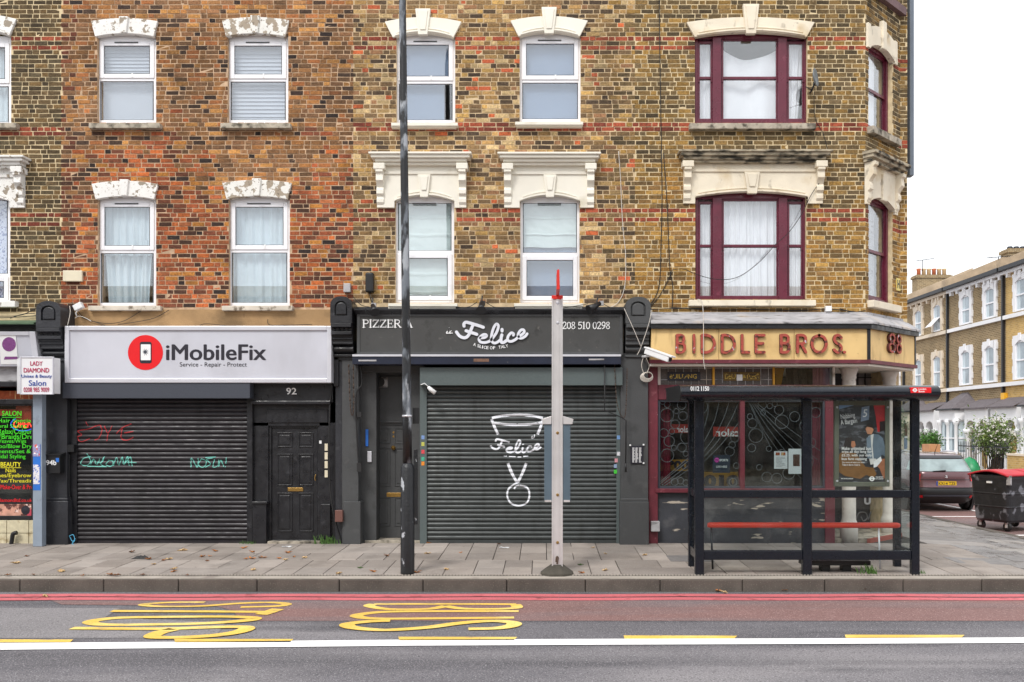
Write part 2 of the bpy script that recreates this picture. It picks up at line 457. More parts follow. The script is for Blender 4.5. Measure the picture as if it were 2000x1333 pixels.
m_lamp = mat('flaking_lamp_post', (36, 38, 42), .45, .2, 6, .4, 30, layers=[((108, 114, 122), 3.6, .45, .52, (1, 1, .4)), ((160, 164, 170), 9, .56, .62, (1, 1, .3)), ((20, 21, 24), 5, .5, .55, (1, 1, .4))])
m_lampb = mat('lamp_post_base', (26, 28, 32), .42, .2, 6, .5, 30, layers=[((168, 172, 178), 12, .64, .68, (1, 1, .5))])
m_cable = mat('black_cable', (28, 27, 28), .6)
m_cablew = mat('white_cable', (214, 206, 196), .6)
m_plast = mat('black_plastic', (26, 26, 28), .45)
m_pinkc = mat('pink_curtain', (190, 130, 136), .9, .15, 8)
m_pebble = mat('leaded_texture_glass', (92, 84, 80), .35, .3, 40, .4, 90)
m_asph = mat('asphalt', (104, 101, 105), .85, .12, 1.2, .8, 70, layers=[((132, 128, 130), .45, .46, .66, (.6, 1.5, 1)), ((80, 78, 82), .8, .54, .68, (.4, 1.6, 1)), ((74, 72, 76), 1.1, .5, .64, (.05, 1.3, 1), .6), ((58, 56, 58), 3.5, .68, .74, None, .55), ((178, 174, 176), 62, .57, .66, None, .75), ((60, 58, 62), 52, .55, .66, None, .75), ((206, 202, 202), 100, .66, .7, None, .8)])
m_asphr = mat('red_asphalt', (130, 98, 94), .85, .12, 1.5, .8, 70, layers=[((118, 108, 110), .9, .46, .66, (.25, 1.4, 1)), ((96, 76, 74), 1.1, .54, .66, (.06, 1.5, 1), .6), ((192, 164, 158), 62, .57, .66, None, .7), ((92, 64, 62), 52, .55, .66, None, .7)])
m_redln = mat('red_line_paint', (206, 106, 112), .7, .1, 3, .4, 100, layers=[((160, 74, 78), 6, .56, .7), ((120, 98, 100), 40, .6, .68)])
m_yel = mat('yellow_road_paint', (236, 194, 88), .75, .1, 2, .5, 80, layers=[((246, 216, 126), 1.2, .5, .65), ((140, 124, 96), 46, .6, .68, None, .8), ((128, 120, 108), 7, .58, .68, (.5, 2, 1), .6)])
m_wln = mat('white_road_paint', (244, 243, 242), .7, .04, 2, .5, 80, layers=[((170, 168, 168), 60, .66, .72), ((150, 148, 150), 4, .7, .76, (.4, 2, 1), .6)])
m_slab = mat('paving_slab', (0, 0, 0), .8, .12, 2.2, .35, 110, attr='obj', layers=[((196, 188, 180), 90, .6, .7, None, .7), ((112, 104, 97), 1.6, .54, .74, None, .7), ((84, 78, 72), 11, .7, .73, None, .8), ((214, 208, 200), 13, .73, .75, None, .6)], rvar=.15)
m_slabw = mat('wet_paving_slab', (0, 0, 0), .36, .12, 2.2, .25, 110, attr='obj', layers=[((100, 94, 90), 2, .56, .75)], rvar=.26)
m_joint = mat('paving_bed', (62, 57, 52), .95, .2)
m_kerb = mat('granite_kerb', (94, 87, 80), .85, .2, 3, .6, 90, layers=[((78, 72, 66), 2, .5, .7), ((136, 128, 118), 60, .58, .7, None, .6)])
m_kerbt = mat('kerb_edging', (172, 163, 152), .85, .12, 2, .5, 90, layers=[((140, 130, 122), 3, .55, .72)])
m_drain = mat('drain_slot', (60, 56, 54), .9)
m_leaf = mat('fallen_leaf', (186, 120, 62), .8, .3, 40)
m_leafd = mat('brown_leaf', (120, 78, 48), .8, .3, 40)
m_leafp = mat('pale_leaf', (206, 176, 130), .8, .2, 40)
m_gleaf = mat('green_leaf', (70, 104, 42), .7, .3, 20)
m_ground = mat('far_ground', (104, 102, 104), .95, .2, .4)
# ------------------------------------------------------------------ the ground
ROADZ = -0.256
def pavz(x, y):
    return min(.025 * (y + .15), 0) - .05 * max(0.0, x - 6.4)
def on_pav(px, py):                                          # photo point -> point on the paving
    k = (py - HY) / F
    d = 2.2975 / (k + .025)
    y = d - D
    return (px - CX) * d / F, y, .025 * (y + .15)
def on_road(px, py, dz=0.0):
    d = (CZ - ROADZ - dz) * F / (py - HY)
    return (px - CX) * d / F, d - D, ROADZ + dz

KY = -3.335                                                  # front of the kerb
mb = MB(); mb.quad((-250, -250, -.45), (250, -250, -.45), (250, 250, -.45), (-250, 250, -.45))
mb.build('ground', m_ground, kind='structure')
mb = MB()
mb.box(-120, 120, -14, KY + .05, ROADZ - .15, ROADZ)
mb.build('road', m_asph, kind='structure')
mb = MB()
mb.box(9.22, 15.4, KY + .05, 120, ROADZ - .15, ROADZ)
mb.build('side_road', m_asphr, kind='structure')
# red bus-lane surfacing: the right part full, ragged towards the left
mb = MB()
edge = [(3000, 1172), (100, 1173), (120, 1181), (420, 1184), (455, 1193), (470, 1213), (1010, 1213), (3000, 1213)]
mb.poly([on_road(a, b, .004) for a, b in edge][::-1])
mb.build('bus_lane_surfacing', m_asphr, kind='structure')

m_patch = mat('patched_asphalt', (92, 90, 95), .9, .12, 1.5, .8, 70, layers=[((150, 147, 150), 60, .58, .66, None, .7), ((56, 54, 58), 50, .55, .66, None, .7)])
m_patchl = mat('worn_pale_asphalt', (132, 128, 129), .9, .12, 1.5, .8, 70, layers=[((184, 180, 180), 60, .56, .66, None, .7), ((74, 72, 76), 50, .55, .66, None, .7)])
for pts, mm in (([(-300, 1187), (235, 1188), (205, 1206), (440, 1216), (420, 1246), (-300, 1247)], m_patchl),):
    mb = MB(); mb.poly([on_road(a, b, .0035) for a, b in pts][::-1]); mb.build('road_patch', mm, kind='structure')
def road_mark(name, quads, m, label, cat, group=None, dz=.008):
    mb = MB()
    for q in quads: mb.poly([on_road(a, b, dz) for a, b in q])
    return mb.build(name, m, label=label, cat=cat, group=group)
mb = MB()
for t, b in ((1160.5, 1165.8), (1167.3, 1172.6)):
    n = 70
    for i in range(n):
        a0, a1 = -900 + 3900*i/n, -900 + 3900*(i+1)/n
        j0, j1 = .5*math.sin(i*.9), .5*math.sin((i+1)*.9)
        mb.quad(on_road(a0, b+j0, .008), on_road(a1, b+j1, .008), on_road(a1, t+j1, .008), on_road(a0, t+j0, .008))
mb.build('double_red_line', m_redln, label='double red line painted along the road beside the kerb', cat='road marking')
mb = MB()
pl = [(-900, 1262, 1275), (-200, 1257.5, 1270.5), (0, 1256, 1269.5), (400, 1253.5, 1265.5), (800, 1249.5, 1261.5), (1200, 1248, 1259.5), (1600, 1247, 1258), (2200, 1244.5, 1255), (3000, 1241, 1251)]
for (a0, t0, b0), (a1, t1, b1) in zip(pl[:-1], pl[1:]):
    mb.quad(on_road(a0, b0, .008), on_road(a1, b1, .008), on_road(a1, t1, .008), on_road(a0, t0, .008))
mb.build('white_lane_line', m_wln, label='thick solid white line painted along the bus lane', cat='road marking')
for i, (a, b, t, u, w) in enumerate(((-30, 143, 1249, 1255, 'at the left edge of the picture'), (340, 573, 1248, 1255, 'below the P of STOP'), (778, 1010, 1244, 1251, 'below the S of BUS'),
                                  (1218, 1440, 1241.5, 1248, 'in front of the bus stop pole, to its right'), (1650, 1884, 1240, 1246, 'in front of the bus shelter'))):
    road_mark('yellow_dash', [[(a+2, u), (b-6, u-.6), (b, t+.4), (a, t)][::1]], m_yel, 'yellow road dash ' + w, 'road marking', 'yellow bay dashes')
# BUS and STOP, letters stretched along the lane
def road_letter(name, strokes, r, parent, dz):
    mb = MB()
    for k, pts in enumerate(strokes):
        w = [on_road(a, b, dz + .0012*k) for a, b in cr(pts, 10)]
        n = len(w)
        Lf, Rt = [], []
        for i in range(n):
            a, b = w[max(0, i-1)], w[min(n-1, i+1)]
            dx, dy = b[0]-a[0], b[1]-a[1]
            l = math.hypot(dx, dy) or 1
            # thermoplastic strokes: slim along the lane's length, wider at the turned ends
            rr = r * 1.05 * (1 + .5*abs(dy)/l)
            nx, ny = -dy/l*rr, dx/l*rr
            z = w[i][2]
            Lf.append((w[i][0]+nx, w[i][1]+ny, z)); Rt.append((w[i][0]-nx, w[i][1]-ny, z))
        for i in range(n-1):
            mb.quad(Rt[i], Rt[i+1], Lf[i+1], Lf[i])
    return mb.build(name, m_yel, parent)
bus = thing('road_lettering', on_road(850, 1205), 'yellow word BUS painted on the road, letters stretched lengthwise', 'road marking', 'yellow bus stop lettering')
road_letter('letter_b', [[(1008, 1180.5), (890, 1180), (730, 1180)], [(730, 1180), (722, 1184), (760, 1190), (835, 1189.5), (870, 1184)], [(870, 1184), (905, 1189), (970, 1189.5), (1008, 1187), (1006, 1180.5)]], .045, bus, .009)
road_letter('letter_u', [[(1013, 1194), (880, 1194), (760, 1195), (705, 1200), (700, 1205), (740, 1208.5), (860, 1208), (1004, 1206.5)]], .05, bus, .010)
road_letter('letter_s', [[(762, 1212.5), (720, 1214), (680, 1219), (690, 1226), (750, 1230.5), (830, 1226), (900, 1217), (960, 1213), (1000, 1216), (1000, 1222), (970, 1227), (915, 1228.5)]], .055, bus, .011)
stp = thing('road_lettering', on_road(350, 1212), 'yellow word STOP painted on the road, slanting letters left of BUS', 'road marking', 'yellow bus stop lettering')
road_letter('letter_s', [[(400, 1176.5), (330, 1177), (280, 1181), (310, 1184.5), (390, 1184), (470, 1178.5), (530, 1177), (560, 1180), (540, 1184), (470, 1186)]], .04, stp, .009)
road_letter('letter_t', [[(218, 1193.5), (300, 1194), (420, 1194.5), (520, 1195.5)], [(543, 1189.5), (530, 1194), (510, 1200.5)]], .055, stp, .010)
road_letter('letter_o', [[(330, 1205), (230, 1207), (178, 1214), (200, 1220), (290, 1220), (400, 1217.5), (480, 1212), (494, 1207), (440, 1204.5), (330, 1205)]], .055, stp, .011)
road_letter('letter_p', [[(140, 1227), (240, 1228), (330, 1228), (420, 1225), (478, 1225), (470, 1233), (420, 1241), (350, 1245), (300, 1244), (310, 1236), (340, 1229)]], .058, stp, .012)

# pavement bed, slabs, drain, kerb
pav = thing('pavement', (0, -1.7, -.1), None, None); tag(pav, kind='structure')
mb = MB()
cc = (6.7, -.85); rad = 2.5
arc = [(cc[0]+rad*math.sin(R(a)), cc[1]-rad*math.cos(R(a))) for a in range(0, 91, 9)]
outl = [(-14, KY+.03), (cc[0], KY+.03)] + [(x-.02, y+.02) for x, y in arc] + [(9.18, 8), (9.18, 60), (6.0, 60), (6.0, .6), (-14, .6)]
nv = len(outl)
def bedz(x, y): return pavz(x, y) - .012
xs = [-14, 0, 5, 6.4, 7, 7.5, 8, 8.5, 9.18]
for i in range(len(xs)-1):
    ys = [KY+.03, -2.5, -1.5, -.15, .6] + ([3, 8, 25, 60] if xs[i] >= 6 or xs[i+1] > 6.4 else [])
    if xs[i] < 6.4 and xs[i+1] <= 6.4: ys = [KY+.03, -.15, .6]
    for y0, y1 in zip(ys[:-1], ys[1:]):
        q = [(xs[i], y0), (xs[i+1], y0), (xs[i+1], y1), (xs[i], y1)]
        def clampc(p):
            x, y = p
            if x > cc[0] and y < cc[1]:
                dx, dy = x-cc[0], y-cc[1]; l = math.hypot(dx, dy)
                if l > rad-.03: x, y = cc[0]+dx/l*(rad-.03), cc[1]+dy/l*(rad-.03)
            return x, y
        q = [clampc(p) for p in q]
        mb.quad(*[(x, y, bedz(x, y)) for x, y in q])
mb.build('bed', m_joint, pav)
slabn = [0]
def slab(x0, x1, y0, y1, tone=None):
    g = .0055
    t = rng.uniform(-.0015, .0015)
    lift = rng.uniform(.002, .006)
    mb = MB()
    c4 = [(x0+g, y0+g), (x1-g, y0+g), (x1-g, y1-g), (x0+g, y1-g)]
    zt = [pavz(x, y) + lift + (t if k % 2 else -t) for k, (x, y) in enumerate(c4)]
    n = 0
    mb.v = [(x, y, z-.03) for (x, y), z in zip(c4, zt)] + [(x, y, z-.003) for (x, y), z in zip(c4, zt)] + \
           [(x+(.004 if k in (0, 3) else -.004), y+(.004 if k < 2 else -.004), z) for k, ((x, y), z) in enumerate(zip(c4, zt))]
    for a in (0, 4):
        for i in range(4):
            j = (i+1) % 4
            mb.f.append((a+i, a+j, a+4+j, a+4+i)); mb.m.append(0); mb.sm.append(False)
    mb.f.append((8, 9, 10, 11)); mb.m.append(0); mb.sm.append(False)
    o = mb.build('slab', m_slabw if x0 > 6.5 else m_slab, pav)
    b = tone or rng.choice([(172, 161, 152), (166, 155, 146), (178, 167, 158), (160, 149, 140), (170, 160, 152), (156, 146, 138)])
    k = rng.uniform(.88, .97)
    o.color = rgb(tuple(min(255, v*k) for v in b))
rows = [-.14, -.52, -1.18, -1.84, -2.48, -3.02]
cols = [-10.6]
while cols[-1] < 6.3: cols.append(cols[-1] + rng.choice([.40, .41, .42, .41, .62]))
for r in range(5):
    off = [0, 0, 0, .2, .2][r]
    i = 0
    while i < len(cols) - 1:
        j = i + (2 if rng.random() < .1 and i < len(cols)-2 else 1)
        slab(cols[i]+off, cols[j]+(off if j < len(cols)-1 else .2), rows[r+1], rows[r])
        i = j
xe = cols[-1] + .2
x = xe
xx = [x]
while x < 9.0: x += .6; xx.append(min(x, 9.02))
yy = [-3.02, -2.4, -1.8, -1.2, -.6, -.14, .5, 1.1, 1.8, 2.6, 3.5, 4.6, 6, 8]
for j in range(len(yy)-1):
    for i in range(len(xx)-1):
        x0, x1, y0, y1 = xx[i]+(.28 if j % 2 and i else 0), xx[i+1]+(.28 if j % 2 and i < len(xx)-2 else 0), yy[j], yy[j+1]
        if x1-x0 < .1: continue
        if y0 < cc[1] and math.hypot(max(0, x1-cc[0]), min(0, y0-cc[1])) > rad-.2: continue
        if i == 0 and y0 > -.2: x0 = 6.47
        if y0 < -3.0 and x1 > 7.4: continue
        slab(x0, x1, y0, y1, rng.choice([(150, 146, 144), (160, 154, 150), (140, 136, 134), (172, 166, 160)]))
kb = thing('kerb', (0, KY, -.2), None, None); tag(kb, kind='structure')
mb = MB(); mb.box(-14, cc[0], -3.065, -3.02, -.2, pavz(0, -3.04)-.008)
mb.build('drain_slot', m_drain, kb)
mb = MB()
x = -13.9
while x < 6.6:
    mb.box(x, x+.026, -3.06, -3.026, -.1, pavz(0, -3.04)+.003); x += .044
mb.build('drain_grating', m_kerbt, kb, kind='stuff')
x = -13.4
while x < 6.6:
    l = rng.choice([1.05, 1.1, 1.0, 1.12])
    x1 = min(x+l, cc[0])
    z = pavz(0, -3.2) + rng.uniform(-.002, .003)
    zt = -.086 + rng.uniform(-.002, .003)
    mb = MB(); mb.box(x+.004, x1-.004, KY, -3.07, -.42, zt)
    mb.build('kerbstone', m_kerb, kb, bevel=.018, seg=3)
    if rng.random() < .9:
        pass
    x += l
mb = MB(); mb.box(-14, cc[0], KY+.035, -3.075, -.1, -.0815)
mb.build('kerb_edging', m_kerbt, kb)
for i in range(len(arc)-1):
    (xa, ya), (xb, yb) = arc[i], arc[i+1]
    mb = MB()
    k = .9
    inn = lambda p: (cc[0]+(p[0]-cc[0])*k, cc[1]+(p[1]-cc[1])*k)
    z = pavz((xa+xb)/2, (ya+yb)/2) + .004
    mb.extp([(xa, ya), (xb, yb), inn((xb, yb)), inn((xa, ya))], -.42, z)
    mb.build('kerbstone', m_kerb, kb, bevel=.01)
for i in range(26):
    y0 = cc[1] + i*.95
    mb = MB(); mb.box(9.03, 9.2, y0+.004, y0+.946, -.42, pavz(9.1, y0)+.004)
    mb.build('kerbstone', m_kerb, kb, bevel=.01)
mb = MB()
for i in range(2): mb.box(9.32+i*.22, 9.43+i*.22, cc[1]+.3, 6.6, ROADZ, ROADZ+.004)
mb.build('double_red_line', m_redln, label='double red line along the side street kerb behind the wheeled bin', cat='road marking')
mb = MB()
mb.box(9.3, 11.6, 7.3, 7.42, ROADZ, ROADZ+.004); mb.box(11.5, 11.62, 7.0, 30, ROADZ, ROADZ+.0045)
mb.box(9.7, 14.5, 3.2, 3.34, ROADZ, ROADZ+.004)
mb.build('parking_bay_line', m_wln, label='white parking bay lines on the side street behind the brown car', cat='road marking')
mb = MB(); mb.box(15.4, 15.55, -20, 120, -.42, -.13); mb.build('far_kerb', m_kerb, kind='structure')
mb = MB(); mb.box(15.55, 19.2, -20, 120, -.42, -.14); mb.build('far_pavement', m_kerbt, kind='structure')
# covers let into the paving
mb = MB()
a = on_pav(1225, 1075); mb.lathe([(.16, a[2]+.002), (.16, a[2]+.008)], on_pav(1170, 1067)[0], on_pav(1170, 1067)[1]-.05)
mb.build('manhole_cover', m_joint, label='round metal cover set in the paving below the grey-green shutter', cat='manhole cover')
def plate(x0, x1, y0, y1, label):
    mb = MB()
    mb.v = [(x0, y0, pavz(x0, y0)+.009), (x1, y0, pavz(x1, y0)+.009), (x1, y1, pavz(x1, y1)+.009), (x0, y1, pavz(x0, y1)+.009)]
    mb.f = [(0, 1, 2, 3)]; mb.m = [0]; mb.sm = [False]
    mb.v += [(a_, b_, c_-.02) for a_, b_, c_ in mb.v[:4]]
    for i in range(4):
        j = (i+1) % 4; mb.f.append((i, 4+i, 4+j, j)); mb.m.append(0); mb.sm.append(False)
    r = .03
    mb.build('access_cover', m_joint_light, label=label, cat='access cover')
m_joint_light = mat('cover_infill', (128, 124, 122), .6, .2, 8, .3, 60)
plate(1.9, 2.55, -2.0, -1.45, 'square access cover in the paving right of the bus stop pole')
plate(6.1, 6.95, -2.15, -1.6, 'pale rimmed access cover in the paving right of the shelter')
plate(7.1, 7.75, -1.75, -1.2, 'grey access cover in the paving near the right edge of the picture')

# ------------------------------------------------------------------ brickwork
class Pl:
    def __init__(s, org, ud):
        s.o = Vector((org[0], org[1], 0)); s.u = Vector((ud[0], ud[1], 0)).normalized(); s.n = Vector((s.u.y, -s.u.x, 0))
    def __call__(s, u, z, dep=0.0):
        p = s.o + s.u*u + s.n*dep
        return (p.x, p.y, z)
FRONT = Pl((0, 0), (1, 0))
CANT = Pl((X(1690), 0), (1, 1))
PITCH = 8.83 / 115.0
def pbx(mb, pl, u0, u1, z0, z1, d0, d1, m=0):                 # box in plane coordinates
    c = [pl(u0, z0, d1), pl(u1, z0, d1), pl(u1, z0, d0), pl(u0, z0, d0), pl(u0, z1, d1), pl(u1, z1, d1), pl(u1, z1, d0), pl(u0, z1, d0)]
    n = len(mb.v); mb.v += c
    for q in ((0,3,2,1),(4,5,6,7),(0,1,5,4),(1,2,6,5),(2,3,7,6),(3,0,4,7)):
        mb.f.append(tuple(n+i for i in q)); mb.m.append(m); mb.sm.append(False)
def backing(name, pl, u0, u1, z0, z1, ops, m, parent, th=.28):
    us = sorted({u0, u1} | {a for o in ops for a in o[:2] if u0 < a < u1})
    mb = MB()
    for a, b in zip(us[:-1], us[1:]):
        blk = sorted((o[2], o[3]) for o in ops if o[0] < (a+b)/2 < o[1])
        z = z0
        for lo, hi in blk:
            if lo > z: pbx(mb, pl, a, b, z, lo, -th, 0)
            z = max(z, hi)
        if z < z1: pbx(mb, pl, a, b, z, z1, -th, 0)
    return mb.build(name, m, parent)
STR = [None]
def brick_variants():
    out = []
    rr = random.Random(3)
    for k in range(10):
        mb = MB()
        w, h = .1035, .0306
        j = lambda a: rr.uniform(-a, a)
        fr = [(-w+j(.003), 0, -h+j(.003)), (w+j(.003), 0, -h+j(.003)), (w+j(.003), 0, h+j(.003)), (-w+j(.003), 0, h+j(.003))]
        fr = [(x, -.005+j(.003), z) for x, y, z in fr]
        bk = [(x, .012, z) for x, y, z in fr]
        mb.v = fr + bk
        mb.f = [(0, 1, 2, 3), (1, 0, 4, 5), (2, 1, 5, 6), (3, 2, 6, 7), (0, 3, 7, 4)]
        mb.m = [0]*5; mb.sm = [False]*5
        out.append(mb.mesh('brick', [m_brick_o]))
    return out
BV = brick_variants()
def brickwork(wall, pl, u0, u1, z0, z1, ops, colfn, n_ind, seed, raggedl=0, raggedr=0):
    rr = random.Random(seed)
    V, Fc, C = [], [], []
    full = []
    row0 = math.ceil((z0 - CZ)/PITCH)
    row = row0
    while True:
        zc = CZ + (row+.5)*PITCH
        if zc + .036 > z1: break
        u = u0 - rr.uniform(0, .22)
        k = rr.randint(0, 1)
        if u0 > u: pass
        uu0 = u0 + (rr.uniform(-.06, .06) if raggedl else 0)
        while u < u1:
            w = (.215 if k % 2 == 0 else .1025) * rr.uniform(.95, 1.04)
            if rr.random() < .1: k += 1
            k += 1
            a, b = u, u + w - .0065
            u += w + .008
            segs = [(max(a, uu0), min(b, u1))]
            for o in ops:
                if o[2] < zc + .01 and o[3] > zc - .01:
                    ns = []
                    for s0, s1 in segs:
                        if o[1] <= s0 or o[0] >= s1: ns.append((s0, s1))
                        else:
                            if o[0] > s0: ns.append((s0, o[0]-.002))
                            if o[1] < s1: ns.append((o[1]+.002, s1))
                    segs = ns
            for s0, s1 in segs:
                if s1 - s0 < .03: continue
                c = colfn((s0+s1)/2, zc, row, rr)
                if c is None: continue
                if s1 - s0 > .2 and abs(s1-s0-.21) < .016:
                    full.append(((s0+s1)/2, zc, c)); continue
                h = .0306
                j = lambda q: rr.uniform(-q, q)
                fd = .005 + j(.004)
                n = len(V)
                pts = [(s0+j(.003), zc-h+j(.003)), (s1+j(.003), zc-h+j(.003)), (s1+j(.003), zc+h+j(.003)), (s0+j(.003), zc+h+j(.003))]
                V += [pl(p[0], p[1], fd+j(.002)) for p in pts] + [pl(p[0], p[1], -.012) for p in pts]
                for q in ((0, 1, 2, 3), (1, 0, 4, 5), (2, 1, 5, 6), (3, 2, 6, 7), (0, 3, 7, 4)):
                    Fc.append(tuple(n+i for i in q)); C.append(c)
        row += 1
    full.sort(key=lambda f: (f[1]-CZ)**2 + f[0]**2 + rr.uniform(0, 6))
    rest = full[n_ind:]
    for uc, zc, c in rest:
        j = lambda q: rr.uniform(-q, q)
        n = len(V); fd = .005 + j(.004)
        pts = [(uc-.1035+j(.003), zc-.0306+j(.003)), (uc+.1035+j(.003), zc-.0306+j(.003)), (uc+.1035+j(.003), zc+.0306+j(.003)), (uc-.1035+j(.003), zc+.0306+j(.003))]
        V += [pl(p[0], p[1], fd+j(.002)) for p in pts] + [pl(p[0], p[1], -.012) for p in pts]
        for q in ((0, 1, 2, 3), (1, 0, 4, 5), (2, 1, 5, 6), (3, 2, 6, 7), (0, 3, 7, 4)):
            Fc.append(tuple(n+i for i in q)); C.append(c)
    me = bpy.data.meshes.new('bricks'); me.from_pydata(V, [], Fc); me.materials.append(m_brick)
    at = me.color_attributes.new('col', 'FLOAT_COLOR', 'CORNER')
    buf = []
    for f, c in zip(Fc, C): buf += list(c)*len(f)
    at.data.foreach_set('color', buf)
    o = bpy.data.objects.new('bricks', me); COL.objects.link(o); o.parent = wall
    o.location = -WO[wall.name]; o['kind'] = 'stuff'
    rot = math.atan2(pl.u.y, pl.u.x)
    for uc, zc, c in full[:n_ind]:
        o = bpy.data.objects.new('brick', rr.choice(BV)); COL.objects.link(o); o.parent = wall
        o.location = Vector(pl(uc, zc, rr.uniform(-.002, .003))) - WO[wall.name]
        o.rotation_euler = (0, rr.uniform(-.006, .006), rot)
        o.color = c
def pick(rr, pal, k=.08, lift=1.0):
    c = rr.choice(pal); s = lift*(1 + rr.uniform(-k, k))
    g = .3*c[0]+.55*c[1]+.15*c[2]
    c = tuple(g+(v-g)*1.0 for v in c)
    mn = [sum(x[i] for x in pal)/len(pal) for i in range(3)]
    c = tuple(.2*a+.8*b for a, b in zip(mn, c))
    return rgb(tuple(min(255, max(0, v*s)) for v in c))
REDS = [(166, 84, 60), (140, 68, 52), (180, 92, 66), (122, 62, 50)]
def rowz(py): return round((Z(py) - CZ)/PITCH - .5)
RED_C = {rowz(77), rowz(95), rowz(246), rowz(255.5), rowz(411), rowz(429)}
RED_A = {rowz(78), rowz(96), rowz(250), rowz(259), rowz(418), rowz(436)}
PA = [(96, 80, 58), (84, 70, 50), (112, 92, 64), (70, 60, 46), (126, 100, 64), (88, 78, 60)]
PBu = [(156, 112, 72), (132, 96, 66), (176, 120, 70), (110, 84, 62), (60, 50, 46), (192, 138, 78), (146, 106, 76), (122, 92, 68), (170, 106, 64), (140, 100, 64)]
PBl = [(186, 100, 58), (166, 88, 56), (126, 72, 54), (206, 112, 60), (96, 60, 48), (150, 82, 56), (198, 136, 64), (66, 50, 44), (172, 96, 62), (178, 108, 70), (112, 68, 52)]
PC = [(166, 132, 86), (142, 112, 74), (190, 158, 108), (120, 96, 70), (74, 62, 52), (200, 160, 94), (152, 110, 80), (132, 106, 74), (108, 88, 66), (178, 140, 88), (64, 54, 48), (202, 176, 130)]
PDl = [(172, 132, 70), (154, 118, 64), (186, 146, 80), (130, 102, 62), (96, 78, 54), (164, 120, 60), (146, 112, 70)]
PDu = [(126, 104, 70), (108, 90, 62), (146, 116, 70), (90, 76, 56), (160, 124, 66), (118, 100, 74), (76, 66, 50)]
def colA(u, z, row, rr):
    if row in RED_A: return pick(rr, REDS, .08, .9)
    return pick(rr, PA)
def colB(u, z, row, rr):
    t = (Z(300) - z)/1.6 + mnoise.noise((u*.7, z*.7, 3))*.8
    n = mnoise.noise((u*.9, z*.9, 9))
    if rr.random() < .05: return pick(rr, [(52, 44, 42), (66, 52, 46)])
    if u < X(150) and rr.random() < .35: return pick(rr, [(104, 60, 46), (88, 56, 44), (124, 74, 52)])
    pal = PBl if t > rr.uniform(-.3, .6) else PBu
    return pick(rr, pal, .1, 1.0 + .2*n)
def colC(u, z, row, rr):
    if row in RED_C and rr.random() < (.93 if u > X(700) else .4): return pick(rr, REDS)
    if rr.random() < .035: return pick(rr, [(206, 108, 66), (190, 98, 66)])
    n = mnoise.noise((u*.8, z*.8, 5))
    if u > X(1170) and rr.random() < (u-X(1170))*1.2: return pick(rr, PDu, .08, 1.02)
    return pick(rr, PC, .08, 1.0+.24*n)
def colD(u, z, row, rr):
    if row in RED_C and rr.random() < .96: return pick(rr, REDS, .08, 1.0)
    t = (Z(330) - z)/1.5 + mnoise.noise((u*.6, z*.6, 8))
    return pick(rr, PDl if t > rr.uniform(-.4, .5) else PDu, .08, 1.0+.1*mnoise.noise((u, z, 2)))

ZB, ZT = Z(607), 10.3
def px4(a, b, t, u): return (X(a), X(b), Z(u), Z(t))
def hollow(house, x0, x1, side_l=True, side_r=True, yb=8.0):
    mb = MB()
    mb.box(x0, x1, yb, yb+.25, -.2, ZT)
    mb.build('rear_wall', m_roof, house)
    mb = MB(); mb.box(x0, x1, .02, yb+.25, ZT, ZT+.2); mb.build('roof', m_roof, house)
    mb = MB(); mb.box(x0, x1, .3, yb, 3.55, 3.8); mb.build('floor', m_dark, house)
    mb = MB(); mb.box(x0, x1, .3, yb, 6.3, 6.5); mb.build('floor', m_dark, house)
    if side_l:
        mb = MB(); mb.box(x0, x0+.12, .29, yb, -.2, ZT); mb.build('party_wall', m_dark, house)
    if side_r:
        mb = MB(); mb.box(x1-.12, x1, .29, yb, -.2, ZT); mb.build('party_wall', m_dark, house)

XA, XB, XC, XD, XE = X(-270), X(122), X(690), X(1240), X(1690)
hA = thing('terraced_house', ((XA+XB)/2, 0, 0), 'dark brown brick house with cream mortar above the hair salon', 'house', 'terraced shop houses')
hB = thing('terraced_house', ((XB+XC)/2, 0, 0), 'orange red brick house with white peeling lintels above the phone repair shop', 'house', 'terraced shop houses')
hC = thing('terraced_house', ((XC+XD)/2, 0, 0), 'yellow brick house with cream hooded windows above the pizzeria', 'house', 'terraced shop houses')
hD = thing('corner_building', ((XD+XE)/2, 0, 0), 'yellow brick corner building with burgundy sash windows and a cut off corner', 'house', 'terraced shop houses')
opA = [px4(-92, 22, 62, 245), px4(-94, 20, 372, 595)]
opB = [px4(190, 305, 66, 241), px4(445, 563, 66, 241), px4(191, 305, 380, 598), px4(447, 566, 380, 598)]
opC = [px4(774, 889, 64, 242), px4(1015, 1134, 62, 240), px4(772, 887, 380, 592), px4(1016, 1132, 380, 592)]
opD = [px4(1357, 1577, 62, 242), px4(1358, 1575, 374, 587)]
for h, x0, x1, ops, m, zb in ((hA, XA, XB, opA, m_mortA, ZB), (hB, XB, XC, opB, m_mortB, ZB), (hC, XC, XD, opC, m_mortC, ZB), (hD, XD, XE, opD, m_mortD, Z(615))):
    w = backing('wall', FRONT, x0, x1, 3.4, ZT, ops, m, h)
    h['_w'] = w.name
wall = lambda h: bpy.data.objects[h['_w']]
brickwork(wall(hA), FRONT, XA, XB-.02, Z(612), ZT, opA, colA, 150, 11)
brickwork(wall(hB), FRONT, XB-.02, XC, Z(607), ZT, opB, colB, 300, 12)
brickwork(wall(hC), FRONT, XC, XD, Z(600), ZT, opC, colC, 300, 13)
brickwork(wall(hD), FRONT, XD, XE, Z(612), ZT, opD, colD, 300, 14)
